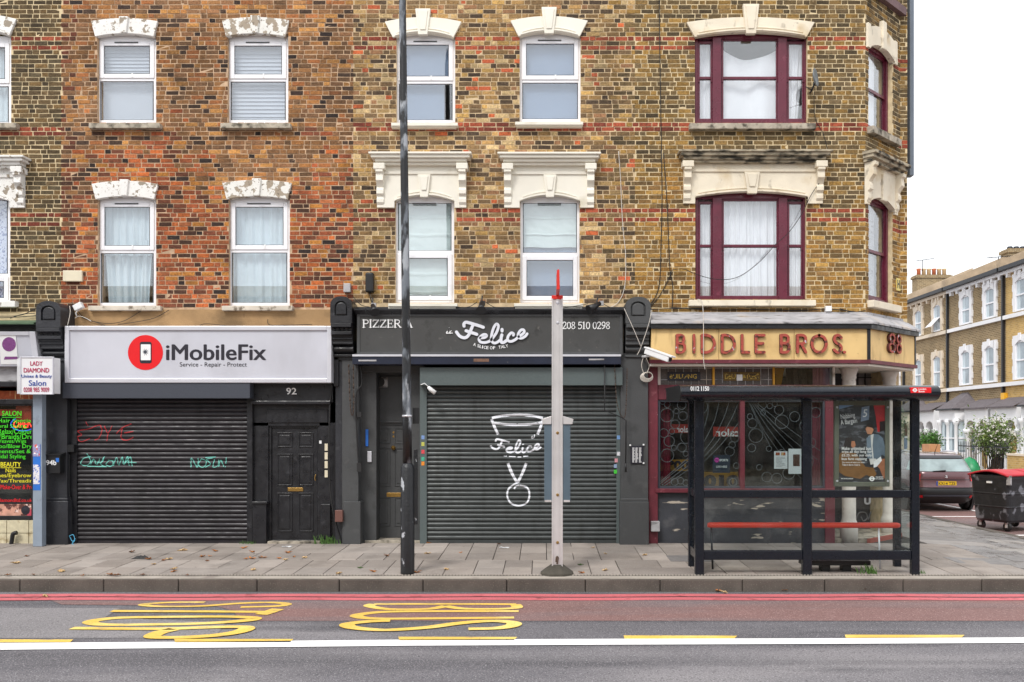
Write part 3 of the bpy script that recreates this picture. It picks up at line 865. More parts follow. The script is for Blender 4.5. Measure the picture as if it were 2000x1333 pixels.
# the cut-off corner
CW = .962*math.sqrt(2)
def cu(px):                                                   # photo x on the canted wall -> distance along it
    k = (px-CX)/F
    t = (k*D - XE)/(1-k)
    return t*math.sqrt(2)
def cz(px, py):
    t = cu(px)/math.sqrt(2)
    return CZ - (py-HY)*(D+t)/F
cwin = (cu(1696), cu(1743))
opK = [(cwin[0], cwin[1], cz(1697, 252)+.02, cz(1697, 92)+.12), (cwin[0], cwin[1], cz(1697, 588), cz(1697, 395)+.14)]
wk = backing('canted_wall', CANT, 0, CW, 3.4, ZT, opK, m_mortD, hD)
brickwork(wk, CANT, 0, CW, Z(612), ZT, opK, colD, 120, 15)
# pier and side wall along the side street
px0, py0 = XE+.962, .962
SIDE = Pl((px0, py0), (1, 0))
wp = backing('pier', SIDE, -.02, .13, 3.0, ZT, [], m_mortD, hD, th=.5)
brickwork(wp, SIDE, -.01, .13, Z(612), ZT, [], colD, 0, 16)
mb = MB(); mb.box(px0-.3, px0, py0+.05, 9, -.3, ZT); mb.build('side_wall', m_mortD, hD)
for h, a, b in ((hA, XA, XB), (hB, XB, XC), (hC, XC, XD), (hD, XD, XE)):
    hollow(h, a, b, True, h != hD)
mb = MB(); mb.extp([(XE, .3), (XE+.75, .98), (XE+.75, 8), (XE, 8)], ZT, ZT+.2); mb.build('roof', m_roof, hD)
mb = MB(); mb.extp([(XE, .3), (XE+.75, .98), (XE+.75, 8), (XE, 8)], 3.55, 3.8); mb.build('floor', m_dark, hD)
mb = MB(); mb.box(XE, px0, 8, 8.25, -.2, ZT); mb.build('rear_wall', m_roof, hD)
# string course high on the corner
mb = MB()
a = [CANT(-.06, 0, 0), CANT(CW+.05, 0, 0), CANT(CW+.05, 0, .1), CANT(-.06, 0, .1)]
mb.extp([(p[0], p[1]) for p in a], 9.36, 9.5)
mb.build('string_course', mat('dull_mauve_stone', (112, 88, 90), .8, .2, 6), hD)

# ------------------------------------------------------------------ windows
def fr_rect(mb, a, b, t, u, w, yf, yb, m=0, wb=None, wt=None):  # four bars round a rectangle (photo units at yf)
    wb = wb or w; wt = wt or w
    mb.pbox(a, a+w, t, u, yf, yb, m); mb.pbox(b-w, b, t, u, yf, yb, m)
    mb.pbox(a+w, b-w, t, t+wt, yf, yb, m); mb.pbox(a+w, b-w, u-wb, u, yf, yb, m)
def pane(parent, a, b, t, u, y, m=None):
    mb = MB(); mb.pbox(a, b, t, u, y, y+.012)
    return mb.build('pane', m or m_glass, parent)
def upvc(house, a, b, t, u, split, opener, ajar=0.0):
    """white plastic window; opener = 'top' or 'bottom' has the extra casement frame"""
    mb = MB()
    fr_rect(mb, a-1, b+1, t-13, u, 6, .075, .15, wt=14)
    mb.pbox(a+5, b-5, split-3, split+4, .078, .15)
    win = mb.build('window', m_upvc, house, bevel=.006)
    for half, tt, uu in (('top', t+1, split-3), ('bottom', split+4, u-6)):
        aa, bb = a+5, b-5
        if half == opener:
            mb = MB()
            dy = -.012
            fr_rect(mb, aa-1, bb+1, tt-1, uu+1, 8.5, .06, .1)
            s = mb.build('sash', m_upvc, win, bevel=.008)
            p = pane(win, aa+8, bb-8, tt+8, uu-8, .085)
            mb = MB(); fr_rect(mb, aa+7.5, bb-7.5, tt+7.5, uu-7.5, 1, .078, .09); mb.build('seal', m_seal, win)
            if ajar:
                zt = Z(tt, .06)
                for o in (s, p):
                    pass
            mb = MB(); mb.pbox((aa+bb)/2+9, (aa+bb)/2+12, uu-9, uu-1, .052, .06); mb.build('handle', m_white, win)
        else:
            pane(win, aa+1, bb-1, tt, uu, .1)
            mb = MB(); fr_rect(mb, aa+.5, bb-.5, tt-.5, uu+.5, 1.2, .092, .11); mb.build('seal', m_seal, win)
    mb = MB(); mb.pbox((a+b)/2-24, (a+b)/2+22, t+1, t+3.2, .05, .06); mb.build('vent', m_seal, win)
    return win
def arch_poly(x0, x1, zb, zt, rise, inset, n=14, trise=None):
    trise = rise if trise is None else trise
    bot = [(x0+inset+(x1-x0-2*inset)*i/n, zb + rise*(1-(2*i/n-1)**2)) for i in range(n+1)]
    top = [(x1-(x1-x0)*i/n, zt + trise*(1-(2*i/n-1)**2)) for i in range(n+1)]
    return bot + top
def lintel(house, a, b, t, u, m, keyw=10, key_t=None, y=-.05, rise=6, inset=10, moulded=False):
    """segmental painted lintel with keystone; photo units"""
    mb = MB(); mb.prism(arch_poly(X(a), X(b), Z(u), Z(t+rise), L(rise), L(inset)), y, .05)
    li = mb.build('lintel', m, house, bevel=.008)
    c = (a+b)/2
    kt = key_t if key_t is not None else t-2
    mb = MB(); mb.prism([(X(c-keyw), Z(kt)), (X(c+keyw), Z(kt)), (X(c+keyw*.6), Z(u-rise+ (5 if moulded else 0))), (X(c-keyw*.6), Z(u-rise+(5 if moulded else 0)))], y-.035, .0)
    mb.build('keystone', m, li, bevel=.01)
    if moulded:
        mb = MB(); mb.prism([(X(c-keyw*.68), Z(kt+4)), (X(c+keyw*.68), Z(kt+4)), (X(c+keyw*.36), Z(u-rise-4)), (X(c-keyw*.36), Z(u-rise-4))], y-.05, y-.03)
        mb.build('keystone_panel', m, li, bevel=.008)
        for k, (o, th) in enumerate(((2, 3.2), (7.5, 2.2))):
            x0, x1 = X(a+inset+4+k*3), X(b-inset-4-k*3)
            n = 18
            f = lambda i: Z(u-o) + L(rise)*(1-(2*i/n-1)**2)
            pts = [(x0+(x1-x0)*i/n, f(i)) for i in range(n+1)] + [(x1-(x1-x0)*i/n, f(n-i)+L(th)) for i in range(n+1)]
            mb = MB(); mb.prism(pts, y-.022+.008*k, y+.01); mb.build('moulding', m, li, bevel=.005)
    return li
def sill(house, a, b, t, u, m, y=-.12):
    mb = MB(); mb.pbox(a, b, t, u, y, .16)
    return mb.build('sill', m, house, bevel=.008)

def drape(name, a, b, t, u, y, m, label, folds=7, amp=.03, taper=0.0, shift=0.0, seed=0, hang=None, cat='curtain', nu=60, nv=14):
    rr = random.Random(seed)
    ph = [rr.uniform(0, 6.28) for _ in range(6)]
    x0, x1, z0, z1 = X(a, y), X(b, y), Z(u, y), Z(t, y)
    def f(i, j):
        s = i + .012*math.sin(9*i+ph[0])*(1-j)
        dpt = amp*(.6*math.sin(folds*6.28*s+ph[1]) + .3*math.sin(folds*2.3*6.28*s+ph[2]+j*1.2) + .25*math.sin(folds*.6*6.28*s+ph[3]+2*j))
        xx = x0 + (x1-x0)*(i*(1-taper*(1-j)) + taper*(1-j)*shift)
        zz = z0 + (z1-z0)*j
        if hang: zz += hang(i, j)
        return (xx, y + dpt, zz)
    mb = MB(); mb.grid(f, nu, nv)
    o = mb.build(name, m, label=label, cat=cat)
    return o
def blind(a, b, t, u, y, m, label, slats=0, name='window_blind'):
    mb = MB()
    if slats:
        z0, z1 = Z(u, y), Z(t, y); p = (z1-z0)/slats
        x0, x1 = X(a, y), X(b, y)
        for i in range(slats):
            z = z0 + i*p
            mb.quad((x0, y-.012, z), (x1, y-.012, z), (x1, y+.012, z+p*.96), (x0, y+.012, z+p*.96))
            mb.quad((x0, y+.012, z+p*.96), (x1, y+.012, z+p*.96), (x1, y-.012, z+p), (x0, y-.012, z+p))
    else:
        mb.pbox(a, b, t, u, y, y+.006)
    return mb.build(name, m, label=label, cat='blind')

m_sillp = mat('worn_pale_sill', (206, 196, 180), .85, .15, 6, .4, 40, layers=[((120, 108, 92), 9, .56, .66)])
# house B: four white windows, painted lintels, rough sills
for (a, b, t, u, sp, la, lb, lt, lu, sa, sb, st, su, pm, sm_) in (
    (190, 305, 81, 241, 155, 180, 310, 44, 74, 173, 312, 240.5, 250.5, m_peel, m_stone),
    (445, 563, 81, 241, 156, 435, 566, 42, 74, 430, 567, 240.5, 250.5, m_peel2, m_stone),
    (191, 305, 396, 598, 491, 181, 311, 361, 391, 172, 313, 597.5, 606.5, m_peel, m_sillp),
    (447, 566, 396, 598, 490, 436, 571, 359, 391, 433, 571, 597.5, 606.5, m_peel2, m_sillp)):
    upvc(hB, a, b, t, u, sp, 'top')
    lintel(hB, la, lb, lt-6, lu, pm, 9, lt-8, rise=6, inset=8)
    sill(hB, sa, sb, st, su, sm_)
blind(196, 300, 84, 160, .2, m_blindw, 'half lowered slatted blind in the upper left window of the orange brick house', 11)
blind(196, 300, 160, 240, .22, m_blindw, 'plain pale blind filling the lower pane of the upper left orange house window')
blind(452, 558, 84, 237, .2, m_blindw, 'white slatted blind in the upper right window of the orange brick house', 20)
def swag(i, j): return -.0
drape('curtain', 196, 300, 398, 500, .22, m_net, 'torn white net curtain sagging from the top of the left first floor window', 6, .03, seed=2)
drape('curtain', 206, 299, 470, 592, .24, m_net, 'white curtain bunched over the lower pane of the left first floor window', 5, .05, .16, .55, seed=3)
drape('curtain', 453, 561, 398, 594, .22, m_net, 'pale blue white curtains drawn behind the right window over the phone shop', 5, .025, seed=4)

# house A: the slice of windows at the left edge
upvc(hA, -92, 22, 84, 245, 165, 'top')
lintel(hA, -105, 35, 30, 72, m_peel, 11, 22, rise=10, inset=14, moulded=True)
sill(hA, -104, 31, 240, 250, m_stone)
drape('curtain', -88, 18, 100, 242, .22, m_net, 'white curtain in the upper window at the left edge of the picture', 5, .03, seed=5)
upvc(hA, -94, 20, 390, 596, 538, 'bottom')
sill(hA, -106, 29, 588, 600, m_peel)
drape('curtain', -90, 17, 392, 590, .22, m_lace, 'patterned blue and white lace curtain at the left edge of the picture', 4, .015, seed=6)

def corbel(parent, cx, w, t, u, m, pl=None):
    """scrolled bracket: side profile extruded across its width; photo units at Y=0 or along a wall plane"""
    h = u-t
    pr = [(0, 0), (.19, 0), (.19, .08), (.15, .12), (.16, .3), (.11, .38), (.075, .46), (.1, .54), (.1, .64), (.055, .7), (.07, .78), (.07, .86), (.04, .93), (.04, 1.0), (0, 1.0)]
    mb = MB()
    if pl is None:
        mb.extx([(-p[0], Z(t+h*p[1])) for p in cr2(pr)] + [(.03, Z(u)), (.03, Z(t))], X(cx-w/2), X(cx+w/2))
    else:
        pts = [(p[0], t+(u-t)*p[1]) for p in cr2(pr)]
        n = len(mb.v); k = len(pts)
        for uu in (cx-w/2, cx+w/2): mb.v += [pl(uu, z, d) for d, z in pts]
        mb.f.append(tuple(range(n, n+k))); mb.f.append(tuple(range(n+2*k-1, n+k-1, -1)))
        mb.m += [0, 0]; mb.sm += [False, False]
        for i in range(k-1):
            mb.f.append((n+i+1, n+i, n+k+i, n+k+i+1)); mb.m.append(0); mb.sm.append(False)
    return mb.build('corbel', m, parent, bevel=.006 if pl is None else 0)
def cr2(p): return p
def hood(house, a, b, t, ba, bb, bu, rise, m, mc, keyw=11):
    """cornice on two brackets over a frieze with an arched bottom. a,b,t cornice; ba,bb,bu frieze bottom (window head)"""
    ca, cb = a+13, b-13
    mb = MB()
    steps = [(0, 4, -.27), (4, 10, -.235), (10, 16, -.18), (16, 21, -.13)]
    for s0, s1, y in steps:
        ov = (-.27-y)*-60
        mb.box(X(a)+(.27+y), X(b)-(.27+y), y, .03, Z(t+s1), Z(t+s0))
    co = mb.build('cornice', mc, house, bevel=.008)
    fa, fb = ca+12, cb-12
    # frieze: arched underside
    zt, zb = Z(t+21), Z(bu)
    n = 20
    x0, x1 = X(ba), X(bb)
    arch = [(x0+(x1-x0)*i/n, Z(bu-13)+L(rise)*(1-(2*i/n-1)**2)) for i in range(n+1)]
    pts = [(X(fa), zt), (X(fa), zb), (x0, zb)] + arch + [(x1, zb), (X(fb), zb), (X(fb), zt)]
    mb = MB()
    # split into columns so that the polygon stays simple
    cols_ = [(X(fa), x0, zb, zb)] + [(arch[i][0], arch[i+1][0], arch[i][1], arch[i+1][1]) for i in range(n)] + [(x1, X(fb), zb, zb)]
    for xa, xb, za, zbb in cols_:
        mb.prism([(xa, za), (xb, zbb), (xb, zt), (xa, zt)], -.045, .05)
    fz = mb.build('frieze', m, house)
    mb = MB(); mb.box(X(fa), X(fb), -.07, -.0455, Z(t+37), Z(t+31)); mb.build('moulding', m, fz, bevel=.006)
    for k, (o, th, yy_) in enumerate(((0, 3.5, -.075), (6, 2.5, -.062))):
        f = lambda i: Z(bu-13-o)+L(rise)*(1-(2*i/n-1)**2)
        xa, xb = x0+L(2+k*4), x1-L(2+k*4)
        pp = [(xa+(xb-xa)*i/n, f(i)) for i in range(n+1)] + [(xb-(xb-xa)*i/n, f(n-i)+L(th)) for i in range(n+1)]
        mb = MB(); mb.prism(pp, yy_, -.04); mb.build('moulding', m, fz, bevel=.005)
    c = (ba+bb)/2
    mb = MB(); mb.prism([(X(c-keyw*1.15), Z(t+38)), (X(c+keyw*1.15), Z(t+38)), (X(c+keyw*.7), Z(bu-13-rise+5)), (X(c-keyw*.7), Z(bu-13-rise+5))], -.095, -.03)
    mb.build('keystone', m, fz, bevel=.008)
    mb = MB(); mb.prism([(X(c-keyw*.75), Z(t+42)), (X(c+keyw*.75), Z(t+42)), (X(c+keyw*.42), Z(bu-13-rise-8)), (X(c-keyw*.42), Z(bu-13-rise-8))], -.115, -.09)
    mb.build('keystone_panel', m, fz, bevel=.008)
    for cxx in (ca+6, cb-6):
        mb = MB(); mb.box(X(cxx-11), X(cxx+11), -.2, .02, Z(t+31), Z(t+19)); mb.build('corbel_cap', m, co, bevel=.01)
        corbel(house, cxx, 14, t+30, bu, m)
# house C
upvc(hC, 774, 889, 79, 241, 160, 'top')
upvc(hC, 1015, 1134, 77, 239, 158, 'top')
upvc(hC, 772, 887, 396, 592, 493, 'bottom')
upvc(hC, 1016, 1132, 396, 592, 497, 'bottom')
lintel(hC, 752, 902, 36, 76, m_cream, 15, 21, rise=9, inset=16, moulded=True)
lintel(hC, 997, 1148, 34, 74, m_cream, 15, 18, rise=9, inset=16, moulded=True)
for a, b, t in ((764, 894, 240), (1006, 1139, 238), (758, 893, 593), (1004, 1139, 593)):
    mb = MB(); mb.pbox(a, b, t, t+6, -.14, .16); mb.box(X(a)+.02, X(b)-.02, -.11, .02, Z(t+13.5), Z(t+6)); mb.build('sill', m_cream, hC, bevel=.006)
hood(hC, 725, 923, 305.5, 771, 888, 407, 11, m_cream, m_cream)
hood(hC, 973, 1172, 306, 1015, 1133, 407, 11, m_cream, m_cream)
hood(hA, -145, 62, 312, -95, 21, 407, 11, m_peel, m_peel)
blind(779, 885, 84, 150, .19, m_blindb, 'blue grey blind in the upper window behind the lamp post, top pane')
blind(779, 868, 165, 238, .2, m_blindb, 'blue grey blind in the upper window behind the lamp post, bottom pane')
blind(1020, 1129, 82, 236, .19, m_blindb, 'blue grey blind filling the upper right window over the pizzeria')
def roman(a, b, t, u, y, lines, label):
    x0, x1, z0, z1 = X(a, y), X(b, y), Z(u, y), Z(t, y)
    zl = [Z(l, y) for l in lines]
    def f(i, j):
        z = z0+(z1-z0)*j; xx = x0+(x1-x0)*i
        d = 0
        for q in zl: d += .022*math.exp(-((z-q)/.012)**2)
        sag = .012*mnoise.noise((xx*3, z*5, a*.01)) + .008*mnoise.noise((xx*9+z*5, z*9, a*.01))
        return (xx, y - d + sag, z + .006*math.sin(6.28*i*1.5))
    mb = MB(); mb.grid(f, 30, 70); mb.build('roman_blind', m_roman, label=label, cat='blind')
roman(777, 883, 398, 588, .2, [425, 460, 537, 572], 'pale folded roman blind in the first floor window beside the lamp post')
roman(1021, 1128, 398, 484, .2, [427, 459], 'pale roman blind half raised in the first floor window above the phone number')
blind(1021, 1128, 484, 590, .24, m_blindb, 'blue grey screen low in the first floor window above the phone number')

# house D: burgundy sashes
def sash_window(house, a, b, t, u, mid, divs, rise):
    """three-light sash window; divs = inner mullion spans (photo)"""
    win_mb = MB()
    n = 20
    fr_rect(win_mb, a, b, t-14, u, 6, .08, .17, wt=15, wb=9)
    c0, c1 = a, b
    for m0, m1 in divs: win_mb.pbox(m0, m1, t-2, u, .05, .17)
    win = win_mb.build('window', m_burg, house, bevel=.008)
    edges = [a+6] + [v for d in divs for v in d] + [b-6]
    for k in range(0, len(edges), 2):
        l, r = edges[k], edges[k+1]
        tt = t + 6 + (6 if k != 2 else 0)
        for hf, (s0, s1, yf) in enumerate(((tt-6, mid+1, .105), (mid-3, u-2, .125))):
            mb = MB()
            fr_rect(mb, l, r, s0, s1, 4, yf, yf+.04, wb=6 if hf else 5, wt=5)
            if hf == 0:
                for e in (l, r-4): mb.pbox(e+.3, e+3.7, s1, s1+6, yf+.002, yf+.035)
            s = mb.build('sash', m_burg, win, bevel=.005)
            mb = MB(); mb.pbox(l+4, r-4, s0+5, s1-5, yf+.02, yf+.026); mb.build('pane', m_glass, s)
    return win
sash_window(hD, 1357, 1577, 75, 241, 154, ((1392, 1409), (1520, 1537)), 8)
sash_window(hD, 1358, 1575, 388, 587, 482, ((1392, 1410), (1521, 1538)), 8)
lintel(hD, 1340, 1590, 36, 75, m_creamold, 16, 12, rise=10, inset=16, moulded=True)
sill(hD, 1347, 1594, 240.5, 252, m_stone)
sill(hD, 1346, 1594, 586, 597.5, m_creamold)
hood(hD, 1322, 1618, 301, 1357, 1577, 399, 10, m_creamold, m_sootstone, 13)
def smile(i, j): return -.22*(1-(2*i-1)**2)*(.35+.5*j)
drape('curtain', 1408, 1522, 95, 238, .24, m_sheet, 'white sheet slung across the middle of the upper burgundy window', 1, .05, seed=8, hang=smile, nu=40, nv=30)
drape('curtain', 1362, 1393, 84, 238, .24, m_sheet, 'white sheet in the left light of the upper burgundy window', 2, .03, seed=9)
drape('curtain', 1536, 1572, 84, 236, .24, m_sheet, 'white sheet pulled aside in the right light of the upper burgundy window', 2, .03, .5, .2, seed=10)
drape('curtain', 1408, 1466, 390, 586, .24, m_sheet, 'left white curtain in the middle of the lower burgundy window', 4, .03, seed=11)
drape('curtain', 1463, 1524, 390, 586, .255, m_sheet, 'right white curtain in the middle of the lower burgundy window', 4, .035, .06, 1, seed=12)
drape('curtain', 1362, 1394, 392, 584, .24, m_sheet, 'narrow white curtain in the left light of the lower burgundy window', 3, .02, seed=13)
drape('curtain', 1537, 1572, 392, 584, .24, m_sheet, 'narrow white curtain in the right light of the lower burgundy window', 3, .02, seed=14)

# canted corner windows
def cant_window(z0, z1, hooded, name):
    u0, u1 = cwin
    w = u1-u0
    mb = MB()
    for a, b, c, d in ((u0, u0+.06, z0, z1), (u1-.06, u1, z0, z1), (u0+.06, u1-.06, z0, z0+.09), (u0+.06, u1-.06, z1-.07, z1)): pbx(mb, CANT, a, b, c, d, -.16, -.08)
    win = mb.build('window', m_burg, hD, bevel=.006)
    zm = (z0+z1)/2
    for hf, (a, b, dd) in enumerate(((zm-.03, z1-.07, -.11), (z0+.09, zm+.03, -.13))):
        mb = MB()
        for q in ((u0+.06, u0+.1, a, b), (u1-.1, u1-.06, a, b), (u0+.1, u1-.1, a, a+.05), (u0+.1, u1-.1, b-.045, b)): pbx(mb, CANT, *q, dd-.03, dd)
        s = mb.build('sash', m_burg, win)
        mb = MB(); pbx(mb, CANT, u0+.1, u1-.1, a+.05, b-.045, dd-.02, dd-.015); mb.build('pane', m_glass, s)
    mb = MB(); pbx(mb, CANT, u0-.05, u1+.12, z0-.12, z0, -.16, .12); mb.build('sill', m_stone if not hooded else m_creamold, hD, bevel=.008)
    # arched head
    n = 14
    ext = .1
    for d_, nm in ((0.05, 'lintel'),):
        mb = MB()
        f = lambda i: z1-.13+.12*(1-(2*i/n-1)**2)
        top = (lambda i: z1+.21+.1*(1-(2*i/n-1)**2)) if not hooded else (lambda i: z1+.5)
        for i in range(n):
            a, b = u0+w*i/n, u0+w*(i+1)/n
            lo0, lo1 = f(i), f(i+1)
            c = [CANT(a, lo0, d_), CANT(b, lo1, d_), CANT(b, lo1, -.06), CANT(a, lo0, -.06), CANT(a, top(i), d_), CANT(b, top(i+1), d_), CANT(b, top(i+1), -.06), CANT(a, top(i), -.06)]
            k = len(mb.v); mb.v += c
            for q in ((0,3,2,1),(4,5,6,7),(0,1,5,4),(1,2,6,5),(2,3,7,6),(3,0,4,7)): mb.f.append(tuple(k+j for j in q)); mb.m.append(0); mb.sm.append(False)
        for a, b in ((u0-ext, u0), (u1, u1+ext)): pbx(mb, CANT, a, b, z1-.16, z1+(.25 if not hooded else .5), -.06, d_)
        li = mb.build(nm, m_creamold, hD)
    cm = (u0+u1)/2
    mb = MB(); pbx(mb, CANT, cm-.075, cm+.075, z1-.06, z1+(.43 if not hooded else .4), 0, .085); mb.build('keystone', m_creamold, li, bevel=.015)
    if hooded:
        mb = MB()
        for s0, s1, d_ in ((.62, .67, .24), (.56, .62, .19), (.5, .56, .13)): pbx(mb, CANT, u0-.13-d_*.4, u1+.13+d_*.4, z1+s0, z1+s1, 0, d_)
        co = mb.build('cornice', m_sootstone, hD)
        for uc in (u0-.08, u1+.08): corbel(hD, uc, .12, z1+.5, z1-.2, m_creamold, CANT)
cant_window(opK[0][2], opK[0][3], False, 'u')
cant_window(opK[1][2], opK[1][3], True, 'l')
for z0, z1, lb in ((opK[0][2], opK[0][3], 'white curtain in the upper window of the cut off corner'), (opK[1][2], opK[1][3], 'grey blind in the lower window of the cut off corner')):
    mb = MB()
    n = 20
    for i in range(n):
        a, b = cwin[0]+.08+(CW*.42)*i/n, cwin[0]+.08+(CW*.42)*(i+1)/n
        mb.quad(CANT(a, z0+.1, -.22+.02*math.sin(i*1.7)), CANT(b, z0+.1, -.22+.02*math.sin(i*1.7+1.7)), CANT(b, z1, -.22+.02*math.sin(i*1.7+1.7)), CANT(a, z1, -.22+.02*math.sin(i*1.7)))
    mb.build('curtain', m_sheet if 'white' in lb else m_lead, label=lb, cat='curtain')
# ------------------------------------------------------------------ shop fronts: pilasters and consoles
def console(parent, a, b, t, m, yb=.02, proj=.5):
    """Victorian console bracket: arched cap with a sunk panel over a ribbed scroll. photo units at the cap front"""
    yf = -proj
    w = b-a; c = (a+b)/2
    x0, x1 = X(a, yf), X(b, yf)
    zt, z1, zspr = Z(t, yf), Z(t+52, yf), Z(t+18, yf)
    n = 14
    def arch(xa, xb, zb, zs, ztp): return [(xa, zb), (xb, zb), (xb, zs)] + [((xa+xb)/2+(xb-xa)/2*math.cos(math.pi*i/n), zs+(ztp-zs)*math.sin(math.pi*i/n)**.8) for i in range(1, n)] + [(xa, zs)]
    mb = MB(); mb.prism(arch(x0, x1, z1, zspr, zt), yf+.04, yb)
    cap = mb.build('console_cap', m, parent, bevel=.012)
    # raised face with the sunk arched panel
    out_ = arch(x0, x1, z1, zspr, zt)
    xi0, xi1 = x0+(x1-x0)*.2, x1-(x1-x0)*.2
    inn_ = arch(xi0, xi1, Z(t+38, yf), Z(t+22, yf), Z(t+9, yf))
    mb = MB(); k = len(out_)
    mb.v = [(p[0], yf, p[1]) for p in out_] + [(p[0], yf, p[1]) for p in inn_] + [(p[0], yf+.045, p[1]) for p in inn_] + [(p[0], yf+.045, p[1]) for p in out_]
    for i in range(k):
        j = (i+1) % k
        mb.f += [(i, j, k+j, k+i), (k+i, k+j, 2*k+j, 2*k+i), (j, i, 3*k+i, 3*k+j)]; mb.m += [0]*3; mb.sm += [False]*3
    mb.build('panel_rim', m, cap)
    xj0, xj1 = xi0+(xi1-xi0)*.1, xi1-(xi1-xi0)*.1
    mb = MB(); mb.prism(arch(xj0, xj1, Z(t+36, yf), Z(t+23, yf), Z(t+12, yf)), yf+.008, yf+.05)
    mb.build('panel', m, cap, bevel=.014)
    # ribbed scroll
    P_ = [(52, .47), (53, .52), (60, .52), (62, .44), (66, .43), (68, .47), (74, .47), (76, .41), (79, .39), (80, .405), (83, .405), (84, .375), (88, .37), (89, .385), (92, .385), (93, .35)]
    for i in range(9):
        an = math.pi*i/8
        P_.append((94+16*i/8*1.0, .30+.06*math.sin(an) - .05*i/8))
    P_ += [(111, .27), (112, .3), (116, .3), (117, .25), (122, .25)]
    pr = [(-p[1]*proj/.5, Z(t+p[0], yf)) for p in P_]
    ins = (x1-x0)*.03
    mb = MB(); mb.extx(pr + [(yb, pr[-1][1]), (yb, pr[0][1])], x0+ins, x1-ins)
    sc = mb.build('scroll', m, parent, bevel=.003)
    for i in range(4):
        mb = MB()
        cx_ = x0+(x1-x0)*(.17+.22*i); zz = Z(t+64.5, yf); yy_ = -.44*proj/.5
        for q in range(1): mb.lathe([(.001, yy_-.02), (.012, yy_-.016), (.019, yy_-.004), (.021, yy_+.02)], cx_, zz, axis='Y', seg=10)
        mb.build('ball', m, sc)
def pilaster(parent, a, b, t, u, m, y=-.27, plinth=975, name='pilaster'):
    mb = MB(); mb.pbox(a, b, t, u, y, .05)
    p = mb.build(name, m, parent, bevel=.01)
    if plinth:
        mb = MB(); mb.pbox(a-1.5, b+1.5, plinth+4, u, y-.05, .02)
        mb.build('plinth', m, p, bevel=.012)
        mb = MB(); mb.pbox(a-.5, b+.5, plinth-2, plinth+4, y-.03, .02)
        mb.build('plinth_cap', m, p, bevel=.012)
    return p
def rollshutter(a, b, t, u, y, pitch_px, m, label):
    zb, zt = Z(u, y), Z(t, y)
    p = L(pitch_px, y); n = int(round((zt-zb)/p)); p = (zt-zb)/n
    x0, x1 = X(a, y), X(b, y)
    sh = thing('roller_shutter', ((x0+x1)/2, y, zb), label, 'roller shutter')
    prof = [(0.0, 0.0), (-.005, .06), (-.016, .2), (-.021, .42), (-.019, .62), (-.012, .82), (-.003, .92), (.002, .95), (.002, 1.0)]
    mb = MB()
    hw = (x1-x0)/2
    for i in range(len(prof)-1):
        (ya, ta), (yb, tb) = prof[i], prof[i+1]
        mb.quad((-hw, ya, ta*p), (hw, ya, ta*p), (hw, yb, tb*p), (-hw, yb, tb*p), 0, i not in (0, 6, 7))
    me = mb.mesh('slat', [m])
    for i in range(n):
        if i == 0:
            q = MB(); q.box(-hw, hw, -.012, .008, 0, p*.98); o = bpy.data.objects.new('bottom_rail', q.mesh('bottom_rail', [m]))
        else: o = bpy.data.objects.new('slat', me)
        COL.objects.link(o); o.parent = sh; o.location = (0, rng.uniform(-.0012, .0012), i*p)
    def yz(x, z):
        tt = ((z-zb)/p) % 1.0
        for (ya, ta), (yb, tb) in zip(prof[:-1], prof[1:]):
            if ta <= tt <= tb: return y + ya + (yb-ya)*(tt-ta)/(tb-ta) - .004
        return y-.004
    return sh, yz
def spray(parent, name, strokes, r, yz, y, m, fine=3):
    mb = MB()
    for k, s in enumerate(strokes):
        pts = PP(cr(s, 10), y)
        # resample finely so the stroke follows the slats
        out = [pts[0]]
        for p in pts[1:]:
            d = math.hypot(p[0]-out[-1][0], p[1]-out[-1][1]); q = out[-1]
            st = max(1, int(d/.012))
            for i in range(1, st+1): out.append((q[0]+(p[0]-q[0])*i/st, q[1]+(p[1]-q[1])*i/st))
        n = len(out); Lf, Rt = [], []
        for i in range(n):
            a, b = out[max(0, i-2)], out[min(n-1, i+2)]
            l = math.hypot(b[0]-a[0], b[1]-a[1]) or 1
            rr = r*(1+.25*mnoise.noise((i*.13, k*3.1, r*50)))
            nx, nz = -(b[1]-a[1])/l*rr, (b[0]-a[0])/l*rr
            Lf.append((out[i][0]+nx, out[i][1]+nz)); Rt.append((out[i][0]-nx, out[i][1]-nz))
        M = 4
        row = []
        for i in range(n):
            for j in range(M+1):
                t = j/M; x_, z_ = Rt[i][0]+(Lf[i][0]-Rt[i][0])*t, Rt[i][1]+(Lf[i][1]-Rt[i][1])*t
                row.append((x_, yz(x_, z_)-.0007*k, z_))
        b0 = len(mb.v); mb.v += row
        for i in range(n-1):
            for j in range(M):
                q = b0+i*(M+1)+j
                mb.f.append((q, q+M+1, q+M+2, q+1)); mb.m.append(0); mb.sm.append(False)
    return mb.build(name, m, parent)

BASE = 1066
# pilasters: A|B, B|C, C|D
pil1 = pilaster(hA, 84, 131, 690, BASE+4, m_blackm, -.27, 975)
console(hA, 70, 118, 588, m_blackm, proj=.5)
pil2 = pilaster(hB, 655, 693, 690, BASE, m_blackm, -.2, None)
mb = MB(); mb.pbox(668, 700, 690, BASE, -.235, .02); mb.build('pilaster', m_char, hC, bevel=.008)
mb = MB(); mb.pbox(670, 704, 980, BASE, -.27, .0); mb.build('plinth', m_char, hC, bevel=.01)
console(hC, 645, 687, 579, m_black, proj=.5)
pil3 = pilaster(hC, 1212, 1266, 690, BASE, m_char, -.27, 976)
console(hC, 1222, 1271, 580, m_char, proj=.5)
# render band behind the signs
for h, a, b, t, u, m in ((hB, 122, 650, 605, 655, m_render), (hA, -270, 122, 612, 640, m_mortA), (hC, 660, 1240, 600, 640, m_blackm)):
    mb = MB(); mb.pbox(a, b, t, u, -.03, .2); mb.build('render_band', m, h)

